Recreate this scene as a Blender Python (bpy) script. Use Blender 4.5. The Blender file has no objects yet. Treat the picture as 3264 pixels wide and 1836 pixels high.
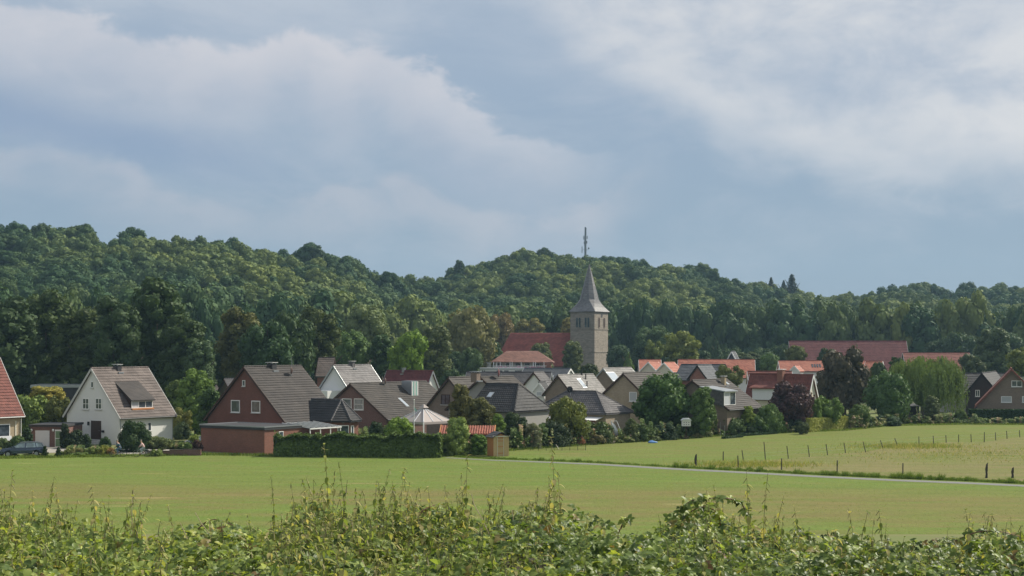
import bpy, bmesh, math, random
import numpy as np
from mathutils import Vector, Matrix

scene = bpy.context.scene
COL = scene.collection
R = math.radians

# ------------------------------------------------------------------ camera, sky, sun, exposure
# The place is laid out in metres; the eye stands on an embankment 11.5 m above the village street.
F, CX, HV, H = 4700.0, 1632.0, 1110.0, 11.5          # focal length and horizon of the photograph, eye height
cam_d = bpy.data.cameras.new('camera'); cam = bpy.data.objects.new('camera', cam_d); COL.objects.link(cam)
cam.location = (0, 0, H); cam.rotation_euler = (R(90), 0, 0)
cam_d.sensor_width = 36; cam_d.lens = 36 * F / 3264.0
cam_d.shift_y = (HV - 918) / 3264.0
cam_d.clip_start = 0.1; cam_d.clip_end = 6000
scene.camera = cam

SUN_AZ, SUN_EL = R(30), R(41)                          # azimuth measured from +X towards +Y (right, a little behind)
sdir = Vector((math.cos(SUN_AZ)*math.cos(SUN_EL), math.sin(SUN_AZ)*math.cos(SUN_EL), math.sin(SUN_EL)))
sun_d = bpy.data.lights.new('sun', 'SUN'); sun = bpy.data.objects.new('sun', sun_d); COL.objects.link(sun)
sun_d.energy = 5.0; sun_d.angle = R(0.9); sun_d.color = (1.0, 0.93, 0.80)
sun.rotation_euler = sdir.to_track_quat('Z', 'Y').to_euler(); sun.location = (60, 30, 80)
scene.view_settings.view_transform = 'Standard'; scene.view_settings.look = 'None'
scene.view_settings.exposure = 0.32; scene.view_settings.gamma = 1.0
scene.view_settings.use_curve_mapping = False
scene.cycles.volume_bounces = 0
scene.cycles.max_bounces = 6

class NT:
    """small helper for writing node trees"""
    def __init__(s, nt): s.nt = nt; s.n = nt.nodes; s.l = nt.links
    def new(s, t, **k):
        n = s.n.new(t)
        for a, b in k.items(): setattr(n, a, b)
        return n
    def put(s, sock, v):
        if isinstance(v, bpy.types.NodeSocket): s.l.new(v, sock)
        elif v is not None:
            if isinstance(v, tuple) and len(v) == 3 and sock.type == 'RGBA': v = (*v, 1)
            sock.default_value = v
    def m(s, op, a, b=None, c=None, clamp=False):
        n = s.new('ShaderNodeMath', operation=op, use_clamp=clamp)
        for i, x in enumerate((a, b, c)):
            if x is not None: s.put(n.inputs[i], x)
        return n.outputs[0]
    def mr(s, v, a, b, c=0.0, d=1.0, smooth=True):
        n = s.new('ShaderNodeMapRange', interpolation_type='SMOOTHSTEP' if smooth else 'LINEAR')
        for i, x in enumerate((v, a, b, c, d)): s.put(n.inputs[i], x)
        return n.outputs[0]
    def mix(s, f, a, b, mode='MIX'):
        n = s.new('ShaderNodeMix', data_type='RGBA', blend_type=mode)
        s.put(n.inputs[0], f); s.put(n.inputs[6], a); s.put(n.inputs[7], b)
        return n.outputs[2]
    def noise(s, vec, scale, detail=4.0, rough=0.55, dist=0.0, dim='3D'):
        n = s.new('ShaderNodeTexNoise'); n.noise_dimensions = dim
        if vec is not None: s.put(n.inputs['Vector'], vec)
        n.inputs['Scale'].default_value = scale; n.inputs['Detail'].default_value = detail
        n.inputs['Roughness'].default_value = rough; n.inputs['Distortion'].default_value = dist
        return n.outputs[0]
    def vscale(s, vec, sc, loc=(0, 0, 0), rot=(0, 0, 0)):
        n = s.new('ShaderNodeMapping'); s.put(n.inputs[0], vec)
        n.inputs[1].default_value = loc; n.inputs[2].default_value = rot; n.inputs[3].default_value = sc
        return n.outputs[0]
    def curve(s, v, pts):
        n = s.new('ShaderNodeFloatCurve'); c = n.mapping.curves[0]
        c.points[0].location = pts[0]; c.points[1].location = pts[-1]
        for p in pts[1:-1]: c.points.new(*p)
        n.mapping.update(); s.put(n.inputs['Value'], v)
        return n.outputs[0]

world = bpy.data.worlds.new('World'); scene.world = world; world.use_nodes = True
w = NT(world.node_tree); w.n.clear()
tc = w.new('ShaderNodeTexCoord'); sep = w.new('ShaderNodeSeparateXYZ'); w.l.new(tc.outputs['Generated'], sep.inputs[0])
dx, dy, dz = sep.outputs
az = w.m('ARCTAN2', dx, dy)
el = w.m('ARCSINE', dz)
stretch = w.vscale(tc.outputs['Generated'], (1, 1, 2.2))
nA = w.noise(stretch, 5.5, 8, 0.56, 0.25)
nB = w.noise(w.vscale(tc.outputs['Generated'], (1, 1, 1.7), (3.1, 1.7, 0.4)), 15, 9, 0.6, 0.3)
nC = w.noise(w.vscale(tc.outputs['Generated'], (1, 1, 2.3), (7, 2, 5), (0, R(14), 0)), 7, 6, 0.6, 0.4)
def cpt(u, v): return ((math.atan((u*1.267-CX)/F))/0.8 + 0.5, ((HV - v*1.267)/F)/0.25)
axx = w.m('ADD', w.m('DIVIDE', az, 0.8), 0.5, clamp=True)
eA = w.curve(axx, [(0, .93)] + [cpt(*p) for p in [(0, 70), (300, 95), (520, 130), (640, 110), (700, 82), (745, 72), (810, 112), (870, 118), (930, 98), (1000, 128), (1080, 178), (1150, 240), (1250, 292), (1400, 345), (1550, 400), (1700, 460)]] + [(1, .40)])
eB = w.curve(axx, [(0, 1.0), cpt(1250, 0), cpt(1380, 60), cpt(1450, 150), cpt(1600, 235), cpt(1750, 320), cpt(1850, 400), cpt(2000, 430), cpt(2200, 465), cpt(2500, 480), (1, .38)])
warp = w.m('MULTIPLY', w.m('SUBTRACT', nB, 0.5), 0.075)
warp2 = w.m('MULTIPLY', w.m('SUBTRACT', nA, 0.5), 0.11)
dA = w.m('SUBTRACT', w.m('ADD', w.m('MULTIPLY', eA, 0.25), warp), el)
mA = w.m('MULTIPLY', w.mr(dA, -0.003, 0.010), w.m('SUBTRACT', 1.0, w.mr(w.m('ADD', dA, warp2), 0.015, 0.095)))
dB = w.m('SUBTRACT', el, w.m('ADD', w.m('ADD', w.m('MULTIPLY', eB, 0.25), w.m('MULTIPLY', warp2, 0.55)), warp))
mA = w.m('MULTIPLY', mA, w.mr(az, 0.085, 0.0))
mB = w.mr(dB, -0.02, 0.028)
wisps = w.m('MULTIPLY', w.mr(nC, 0.42, 0.68), w.mr(el, 0.01, 0.09))
base = w.mix(w.mr(el, 0.02, 0.20), (0.275, 0.37, 0.475), (0.305, 0.395, 0.52))
# darker slate streak low on the left
dk = w.m('MULTIPLY', w.mr(w.m('ABSOLUTE', w.m('SUBTRACT', w.m('ADD', el, w.m('MULTIPLY', az, 0.157)), w.m('ADD', 0.094, w.m('MULTIPLY', warp2, .45)))), 0.030, 0.002), w.mr(az, -0.10, -0.26))
lt = w.mix(w.mr(w.m('ADD', w.m('MULTIPLY', nA, .45), w.m('MULTIPLY', nB, .55)), 0.40, 0.60), (0.40, 0.455, 0.555), (0.60, 0.60, 0.645))
col = w.mix(w.m('MULTIPLY', wisps, 0.5), base, (0.47, 0.52, 0.60))
veil = w.m('MULTIPLY', w.mr(el, 0.15, 0.235), w.mr(w.m('ADD', w.m('MULTIPLY', nA, .5), w.m('MULTIPLY', nC, .5)), .34, .6, .25, .85))
col = w.mix(veil, col, (0.50, 0.55, 0.625))
lt = w.mix(w.m('MULTIPLY', w.mr(dA, 0.045, 0.004), 0.65), lt, (0.67, 0.66, 0.69))
col = w.mix(w.m('MULTIPLY', mA, w.mr(nA, 0.25, 0.62, 0.5, 0.93)), col, lt)
col = w.mix(w.m('MULTIPLY', dk, 0.72), col, (0.245, 0.335, 0.49))
eC = w.curve(axx, [(0, .63)] + [cpt(*p) for p in [(0, 398), (95, 372), (160, 402), (300, 432), (520, 478), (700, 480), (900, 452), (1010, 432), (1130, 488), (1300, 540), (1500, 500), (1640, 415), (1750, 430), (1850, 520)]] + [(1, .35)])
dC = w.m('SUBTRACT', w.m('ADD', w.m('MULTIPLY', eC, 0.25), w.m('MULTIPLY', warp, .55)), el)
mC = w.m('MULTIPLY', w.mr(dC, -0.003, 0.010), w.m('SUBTRACT', 1.0, w.mr(w.m('ADD', dC, warp2), 0.005, 0.05)))
mC = w.m('MULTIPLY', mC, w.mr(az, 0.12, 0.04))
col = w.mix(w.m('MULTIPLY', mC, w.mr(nB, 0.3, 0.62, 0.15, 0.62)), col, (0.50, 0.515, 0.575))
ltB = w.mix(w.mr(w.m('ADD', w.m('MULTIPLY', nC, .5), w.m('MULTIPLY', nB, .5)), 0.36, 0.62), (0.43, 0.49, 0.585), (0.69, 0.695, 0.71))
ltB = w.mix(w.m('MULTIPLY', w.m('MULTIPLY', w.mr(az, .08, .26), w.mr(dB, .075, .015)), .6), ltB, (.74, .73, .73))
col = w.mix(w.m('MULTIPLY', mB, w.mr(nA, 0.2, 0.6, 0.5, 0.95)), col, ltB)
bg2 = w.new('ShaderNodeBackground'); w.l.new(col, bg2.inputs[0]); bg2.inputs[1].default_value = 0.87
sky = w.new('ShaderNodeTexSky', sky_type='NISHITA', sun_disc=False)
sky.sun_elevation = SUN_EL; sky.sun_rotation = math.pi/2 - SUN_AZ
bg1 = w.new('ShaderNodeBackground'); w.l.new(sky.outputs[0], bg1.inputs[0]); bg1.inputs[1].default_value = 0.05
mx = w.new('ShaderNodeMixShader'); mx.inputs[0].default_value = 0.88
w.l.new(bg1.outputs[0], mx.inputs[1]); w.l.new(bg2.outputs[0], mx.inputs[2])
wo = w.new('ShaderNodeOutputWorld'); w.l.new(mx.outputs[0], wo.inputs[0])

# ------------------------------------------------------------------ layout helpers
def X(u, D): return (u - CX)/F*D
def Z(v, D): return H - (v - HV)/F*D
def sm(t): t = min(1, max(0, t)); return t*t*(3-2*t)
SKY = [(-400, 716), (0, 712), (150, 712), (300, 725), (450, 735), (560, 752), (700, 762), (850, 778), (940, 796), (1000, 790), (1060, 786), (1130, 822), (1200, 852), (1290, 884), (1380, 880), (1440, 866), (1500, 838), (1560, 818), (1640, 795), (1700, 787), (1780, 789), (1870, 806), (1960, 810), (2060, 817), (2160, 842), (2250, 852), (2350, 882), (2430, 902), (2500, 912), (2600, 928), (2700, 944), (2760, 930), (2800, 918), (2850, 906), (2950, 903), (3020, 925), (3060, 915), (3130, 908), (3200, 917), (3264, 908), (3700, 900)]
RIDGE = [(-400, 600), (600, 610), (1000, 640), (1250, 700), (1500, 770), (2400, 800), (2700, 860), (3700, 880)]
FOOT = [(-400, 330), (700, 350), (1000, 400), (1300, 470), (2400, 480), (3000, 460), (3700, 440)]
def tab(T, u):
    return float(np.interp(u, [p[0] for p in T], [p[1] for p in T]))
def ground_z(x, y):
    if y < 60:
        if y < 12: return H - 1.78
        return (H - 1.78)*(1 - sm((y-12)/44.0)) if y < 56 else 0.0
    g = 3.0*sm((y-270)/140.0)
    if y > 300:
        u = CX + F*x/y; u = max(-400, min(3700, u))
        Rr = tab(RIDGE, u); F0 = tab(FOOT, u); a = (HV - tab(SKY, u))/F
        zr = H + a*Rr - 17.5
        if y <= Rr: g = g + (zr-3.0)*sm(((y-F0)/(Rr-F0))*0.5)*2 if y > F0 else g
        else: g = max(g, zr - 0.12*(y-Rr) - 6*sm((y-Rr)/40))
        if y > Rr: g = zr*max(0.0, 1 - (y-Rr)/260.0)
    return g

def tag(o, label=None, cat=None, group=None, kind=None):
    if label: o['label'] = label
    if cat: o['category'] = cat
    if group: o['group'] = group
    if kind: o['kind'] = kind
    return o
def empty(name, loc=(0, 0, 0), rz=0.0, label=None, cat=None, group=None):
    o = bpy.data.objects.new(name, None); COL.objects.link(o); o.empty_display_size = .3
    o.location = loc; o.rotation_euler = (0, 0, rz)
    return tag(o, label, cat, group)
def link(name, me, mat=None, parent=None):
    if mat and not me.materials: me.materials.append(mat)
    o = bpy.data.objects.new(name, me); COL.objects.link(o)
    if parent: o.parent = parent
    return o

class MB:
    def __init__(s): s.v = []; s.f = []
    def add(s, vs, fs):
        b = len(s.v); s.v += [tuple(p) for p in vs]; s.f += [tuple(i+b for i in f) for f in fs]; return s
    def box(s, a, b, T=None):
        x0, y0, z0 = a; x1, y1, z1 = b
        vs = [(x0, y0, z0), (x1, y0, z0), (x1, y1, z0), (x0, y1, z0), (x0, y0, z1), (x1, y0, z1), (x1, y1, z1), (x0, y1, z1)]
        if T: vs = [T(*p) for p in vs]
        return s.add(vs, [(0, 3, 2, 1), (4, 5, 6, 7), (0, 1, 5, 4), (1, 2, 6, 5), (2, 3, 7, 6), (3, 0, 4, 7)])
    def bar(s, p, q, wd, hg=None):
        hg = hg or wd; p = Vector(p); q = Vector(q); d = (q-p).normalized()
        up = Vector((0, 0, 1)) if abs(d.z) < .95 else Vector((1, 0, 0))
        a = d.cross(up).normalized()*wd/2; b = a.cross(d).normalized()*hg/2
        vs = [p-a-b, p+a-b, p+a+b, p-a+b, q-a-b, q+a-b, q+a+b, q-a+b]
        return s.add(vs, [(0, 3, 2, 1), (4, 5, 6, 7), (0, 1, 5, 4), (1, 2, 6, 5), (2, 3, 7, 6), (3, 0, 4, 7)])
    def tube(s, pts, rad, n=6):
        pts = [Vector(p) for p in pts]; rad = rad if isinstance(rad, (list, tuple)) else [rad]*len(pts)
        vs = []; fs = []
        for i, p in enumerate(pts):
            d = (pts[min(i+1, len(pts)-1)] - pts[max(i-1, 0)]).normalized()
            up = Vector((0, 0, 1)) if abs(d.z) < .9 else Vector((1, 0, 0))
            a = d.cross(up).normalized(); b = a.cross(d).normalized()
            for k in range(n):
                t = 2*math.pi*k/n; vs.append(p + (a*math.cos(t)+b*math.sin(t))*rad[i])
        for i in range(len(pts)-1):
            for k in range(n): fs.append((i*n+k, i*n+(k+1) % n, (i+1)*n+(k+1) % n, (i+1)*n+k))
        fs.append(tuple(range(n))[::-1]); fs.append(tuple(range((len(pts)-1)*n, len(pts)*n)))
        return s.add(vs, fs)
    def prism(s, poly, off):
        n = len(poly); off = Vector(off); vs = [Vector(p) for p in poly]; vs += [p+off for p in vs]
        return s.add(vs, [tuple(range(n))[::-1], tuple(range(n, 2*n))] + [(i, (i+1) % n, n+(i+1) % n, n+i) for i in range(n)])
    def ball(s, c, r, seg=8, rings=6):
        rr = r if isinstance(r, (tuple, list)) else (r, r, r); vs = []; fs = []
        for i in range(rings+1):
            t = math.pi*i/rings
            for k in range(seg):
                p = 2*math.pi*k/seg
                vs.append((c[0]+rr[0]*math.sin(t)*math.cos(p), c[1]+rr[1]*math.sin(t)*math.sin(p), c[2]+rr[2]*math.cos(t)))
        for i in range(rings):
            for k in range(seg): fs.append((i*seg+k, (i+1)*seg+k, (i+1)*seg+(k+1) % seg, i*seg+(k+1) % seg))
        return s.add(vs, fs)
    def mesh(s, name, mat=None, smooth=False):
        me = bpy.data.meshes.new(name); me.from_pydata(s.v, [], s.f); me.update()
        bm = bmesh.new(); bm.from_mesh(me); bmesh.ops.recalc_face_normals(bm, faces=bm.faces); bm.to_mesh(me); bm.free()
        if smooth: me.shade_smooth()
        if mat: me.materials.append(mat)
        return me
    def build(s, name, mat, parent=None, smooth=False): return link(name, s.mesh(name, mat, smooth), None, parent)

def np_mesh(name, verts, faces, mat, tint=None):
    """fast mesh from arrays; faces (n,k) with constant k"""
    me = bpy.data.meshes.new(name); nv = len(verts); nf, k = faces.shape
    me.vertices.add(nv); me.vertices.foreach_set('co', verts.astype(np.float32).ravel())
    me.loops.add(nf*k); me.loops.foreach_set('vertex_index', faces.astype(np.int32).ravel())
    me.polygons.add(nf); me.polygons.foreach_set('loop_start', np.arange(0, nf*k, k, dtype=np.int32))
    me.polygons.foreach_set('loop_total', np.full(nf, k, dtype=np.int32))
    if tint is not None:
        at = me.attributes.new('tint', 'FLOAT', 'POINT'); at.data.foreach_set('value', tint.astype(np.float32))
    me.update(calc_edges=True); me.validate()
    if mat: me.materials.append(mat)
    return me

# ------------------------------------------------------------------ materials
def material(name):
    m = bpy.data.materials.new(name); m.use_nodes = True; t = NT(m.node_tree); t.n.clear()
    p = t.new('ShaderNodeBsdfPrincipled'); o = t.new('ShaderNodeOutputMaterial'); t.l.new(p.outputs[0], o.inputs[0])
    return m, t, p, o
def M_plain(name, c, rough=.6, var=.12, scale=3.0, metal=0.0, spec=.3):
    m, t, p, o = material(name)
    tcn = t.new('ShaderNodeTexCoord').outputs['Object']
    n = t.noise(tcn, scale, 5, .6)
    t.put(p.inputs['Base Color'], t.mix(1.0, c, t.mix(n, (1-var,)*3, (1+var,)*3), 'MULTIPLY'))
    p.inputs['Roughness'].default_value = rough; p.inputs['Metallic'].default_value = metal
    p.inputs['Specular IOR Level'].default_value = spec
    b = t.new('ShaderNodeBump'); b.inputs['Strength'].default_value = .15; t.l.new(n, b.inputs['Height']); t.l.new(b.outputs[0], p.inputs['Normal'])
    return m
def M_roof(name, c, c2=None, rough=.75, tile=.3):
    m, t, p, o = material(name); c2 = c2 or tuple(x*1.25+.01 for x in c); c = tuple(x*.78 for x in c); c2 = tuple(x*.78 for x in c2)
    tcn = t.new('ShaderNodeTexCoord').outputs['Object']
    sp = t.new('ShaderNodeSeparateXYZ'); t.l.new(tcn, sp.inputs[0])
    n1 = t.noise(tcn, .55, 5, .65); n2 = t.noise(tcn, 6.0, 6, .7)
    oi = t.new('ShaderNodeObjectInfo').outputs['Random']
    col = t.mix(t.mr(n1, .35, .68), c, c2)
    # every tile keeps its own firing tone
    wn = t.new('ShaderNodeTexWhiteNoise', noise_dimensions='2D'); cb = t.new('ShaderNodeCombineXYZ')
    t.put(cb.inputs[0], t.m('FLOOR', t.m('DIVIDE', t.m('ADD', sp.outputs[0], sp.outputs[1]), tile))); t.put(cb.inputs[1], t.m('FLOOR', t.m('DIVIDE', sp.outputs[2], .27)))
    t.l.new(cb.outputs[0], wn.inputs[0])
    col = t.mix(1.0, col, t.mix(wn.outputs[0], (.8,)*3, (1.2,)*3), 'MULTIPLY')
    col = t.mix(1.0, col, t.mix(oi, (.93,)*3, (1.07,)*3), 'MULTIPLY')
    lich = t.mr(n2, .66, .76)
    col = t.mix(t.m('MULTIPLY', lich, .22), col, (.26, .25, .20))
    t.put(p.inputs['Base Color'], col); p.inputs['Roughness'].default_value = rough; p.inputs['Specular IOR Level'].default_value = .35
    b = t.new('ShaderNodeBump'); b.inputs['Strength'].default_value = .4; b.inputs['Distance'].default_value = .05
    t.put(b.inputs['Height'], t.m('ABSOLUTE', t.m('SINE', t.m('MULTIPLY', t.m('ADD', sp.outputs[0], sp.outputs[1]), math.pi/tile))))
    t.l.new(b.outputs[0], p.inputs['Normal'])
    return m
def M_brick(name, c, mortar=(.30, .27, .24), c2=None, bw=.25, rh=.075, rough=.85):
    m, t, p, o = material(name)
    tcn = t.new('ShaderNodeTexCoord').outputs['Object']
    sp = t.new('ShaderNodeSeparateXYZ'); t.l.new(tcn, sp.inputs[0]); cb = t.new('ShaderNodeCombineXYZ')
    t.put(cb.inputs[0], t.m('ADD', sp.outputs[0], sp.outputs[1])); t.l.new(sp.outputs[2], cb.inputs[1])
    br = t.new('ShaderNodeTexBrick'); t.l.new(cb.outputs[0], br.inputs['Vector'])
    t.put(br.inputs['Color1'], c); t.put(br.inputs['Color2'], c2 or tuple(x*.78 for x in c)); t.put(br.inputs['Mortar'], mortar)
    br.inputs['Scale'].default_value = 1; br.inputs['Mortar Size'].default_value = .008
    br.inputs['Brick Width'].default_value = bw; br.inputs['Row Height'].default_value = rh
    n = t.noise(tcn, .7, 5, .65)
    t.put(p.inputs['Base Color'], t.mix(1.0, br.outputs[0], t.mix(n, (.78,)*3, (1.2,)*3), 'MULTIPLY'))
    p.inputs['Roughness'].default_value = rough; p.inputs['Specular IOR Level'].default_value = .2
    return m
def M_leaf(name, use='object', c1=(.05, .09, .03), c2=(.1, .13, .04), trans=.25, rough=.55, nscale=.35, isv=.55, spec=.07):
    m, t, p, o = material(name)
    geo = t.new('ShaderNodeNewGeometry'); oi = t.new('ShaderNodeObjectInfo')
    isl = geo.outputs['Random Per Island']
    if use == 'object': base = oi.outputs['Color']
    elif use == 'instance':
        at = t.new('ShaderNodeAttribute', attribute_type='INSTANCER', attribute_name='tint')
        base = t.mix(t.m('ADD', at.outputs['Fac'], t.m('MULTIPLY', t.m('SUBTRACT', oi.outputs['Random'], .5), .35), clamp=True), c1, c2)
    else:
        at = t.new('ShaderNodeAttribute', attribute_type='GEOMETRY', attribute_name='tint')
        r = t.new('ShaderNodeValToRGB'); t.l.new(at.outputs['Fac'], r.inputs[0]); e = r.color_ramp.elements
        for i, (ps, cc) in enumerate(use):
            if i < 2: el_ = e[i]; el_.position = ps
            else: el_ = e.new(ps)
            el_.color = (*cc, 1)
        base = r.outputs[0]
    tcn = t.new('ShaderNodeTexCoord').outputs['Object']
    n = t.noise(geo.outputs['Position'], nscale, 4, .6)
    v = t.m('ADD', t.m('MULTIPLY', isl, isv), t.m('MULTIPLY', n, 1.1-isv))
    col = t.mix(1.0, base, t.mix(v, (.55, .6, .6), (1.5, 1.42, 1.25)), 'MULTIPLY')
    t.put(p.inputs['Base Color'], col); p.inputs['Roughness'].default_value = rough; p.inputs['Specular IOR Level'].default_value = spec
    tr = t.new('ShaderNodeBsdfTranslucent'); t.put(tr.inputs[0], t.mix(1.0, col, (1.5, 1.5, .7), 'MULTIPLY'))
    ms = t.new('ShaderNodeMixShader'); ms.inputs[0].default_value = trans
    t.l.new(p.outputs[0], ms.inputs[1]); t.l.new(tr.outputs[0], ms.inputs[2]); t.l.new(ms.outputs[0], o.inputs[0])
    return m
def M_glass(name='window_glass', c=(.035, .045, .055)):
    m, t, p, o = material(name); t.put(p.inputs['Base Color'], c); p.inputs['Roughness'].default_value = .08; p.inputs['Specular IOR Level'].default_value = .9
    n = t.noise(t.new('ShaderNodeTexCoord').outputs['Object'], 1.3, 3)
    t.put(p.inputs['Base Color'], t.mix(t.mr(n, .4, .7), c, tuple(x*2.4 for x in c)))
    return m

MAT = dict(
    white=M_plain('white_render', (.68, .68, .66), .8, .05, 1.2), cream=M_plain('cream_paint', (.62, .58, .48), .7),
    frame=M_plain('white_window_frame', (.78, .78, .76), .5, .03), sill=M_plain('pale_stone_sill', (.5, .5, .48), .8),
    glass=M_glass(), shutter=M_plain('grey_roller_shutter', (.42, .44, .45), .6, .05), curtain=M_plain('net_curtain', (.45, .47, .5), .8, .2, 9),
    darkwood=M_plain('dark_brown_wood', (.055, .03, .022), .6), wood=M_plain('honey_wood', (.50, .36, .19), .7, .2, 5), oldwood=M_plain('weathered_post_wood', (.055, .05, .042), .9, .3, 8),
    metal=M_plain('zinc_metal', (.34, .36, .37), .4, .1, 3, .6), steel=M_plain('mast_steel', (.22, .25, .27), .5, .1, 3, .4), dark=M_plain('dark_slate_cladding', (.045, .045, .048), .7), black=M_plain('black_rubber', (.02, .02, .02), .8),
    gutter=M_plain('dull_gutter_zinc', (.13, .13, .13), .6), ww=M_roof('grey_brown_tile', (.135, .108, .096), (.19, .155, .138)), brn=M_roof('dark_brown_tile', (.046, .039, .036), (.068, .058, .052)), brn2=M_roof('lichen_brown_tile', (.050, .043, .038), (.080, .069, .058)),
    drk=M_roof('anthracite_tile', (.038, .038, .041), (.058, .057, .057)), grey=M_roof('light_grey_tile', (.19, .18, .178), (.235, .222, .215)), lgrey=M_roof('pale_fibre_roof', (.24, .23, .215), (.30, .285, .27)),
    mgrey=M_roof('weathered_grey_tile', (.105, .10, .104), (.155, .147, .147)), slate=M_roof('blue_slate_roof', (.075, .085, .10), (.11, .12, .135)), red=M_roof('dark_red_tile', (.165, .050, .038), (.22, .075, .055)),
    wine=M_roof('wine_red_roof', (.13, .035, .04), (.17, .05, .05)), orange=M_roof('orange_clay_tile', (.42, .145, .095), (.50, .20, .135)), rust=M_roof('old_red_clay_tile', (.26, .09, .065), (.33, .125, .09)),
    nave=M_roof('nave_red_tile', (.25, .06, .045), (.32, .085, .06)), barn=M_roof('barn_plum_tile', (.185, .055, .055), (.23, .078, .072)),
    bbrick=M_brick('brown_red_brick', (.18, .066, .048), (.17, .13, .11)), gbrick=M_brick('orange_red_brick', (.25, .092, .062), (.22, .18, .15)), dbrick=M_brick('plum_brick', (.15, .055, .045)), beige=M_brick('beige_brick', (.40, .32, .22)), taupe=M_brick('taupe_brick', (.23, .17, .13), (.25, .22, .2)),
    yellowb=M_brick('yellow_sandstone_brick', (.42, .33, .20)), redb=M_brick('red_brick', (.26, .08, .06)), greyw=M_plain('grey_render', (.34, .33, .31), .85), timber=M_plain('dark_timber_boards', (.05, .04, .042), .8, .3, 4),
    leaf=M_leaf('tree_foliage', trans=.14), bark=M_plain('tree_bark', (.09, .07, .05), .9, .3, 4),
    asphalt=M_plain('asphalt', (.07, .07, .07), .9), pave=M_plain('pale_paving', (.30, .28, .25), .9, .15, 2), stone=M_plain('garden_stone', (.33, .27, .22), .9, .3, 3),
    green=M_plain('green_door', (.16, .25, .14), .5), blue=M_plain('blue_plastic', (.12, .26, .55), .4), pink=M_plain('pink_blossom', (.5, .22, .32), .8), yellow=M_plain('yellow_paint', (.6, .45, .06), .6),
    canvas=M_plain('beige_canvas', (.36, .32, .30), .85, .06), whitecloth=M_plain('white_cloth', (.62, .64, .66), .8, .08), orangew=M_plain('orange_stained_wood', (.50, .22, .09), .6),
    panel=M_plain('solar_panel_glass', (.42, .47, .52), .15, .08, 2, .2, .9), copper=M_plain('verdigris_metal', (.30, .50, .44), .6),
    skin=M_plain('skin', (.5, .31, .23), .6, .04), navy=M_plain('dark_teal_jacket', (.05, .10, .14), .8), jeans=M_plain('blue_jeans', (.12, .18, .28), .8), pale=M_plain('pale_pink_top', (.62, .42, .42), .8), greytr=M_plain('light_grey_trousers', (.38, .42, .47), .8), hair=M_plain('grey_hair', (.28, .24, .2), .8),
    carpaint=M_plain('dark_blue_car_paint', (.06, .08, .12), .25, .03, 2, .5, .8), silver=M_plain('silver_car_paint', (.42, .45, .46), .3, .03, 2, .5, .8), carglass=M_glass('car_glass', (.17, .22, .23)), lamp=M_plain('headlamp_lens', (.75, .75, .7), .1, .02, 2, 0, 1.0), plate=M_plain('number_plate', (.7, .7, .7), .5),  # car glass colour is pale because bright reflections are painted into it
    terracotta=M_plain('terracotta', (.42, .17, .10), .8), ivy=M_plain('dark_ivy', (.03, .05, .025), .8),
)

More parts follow.
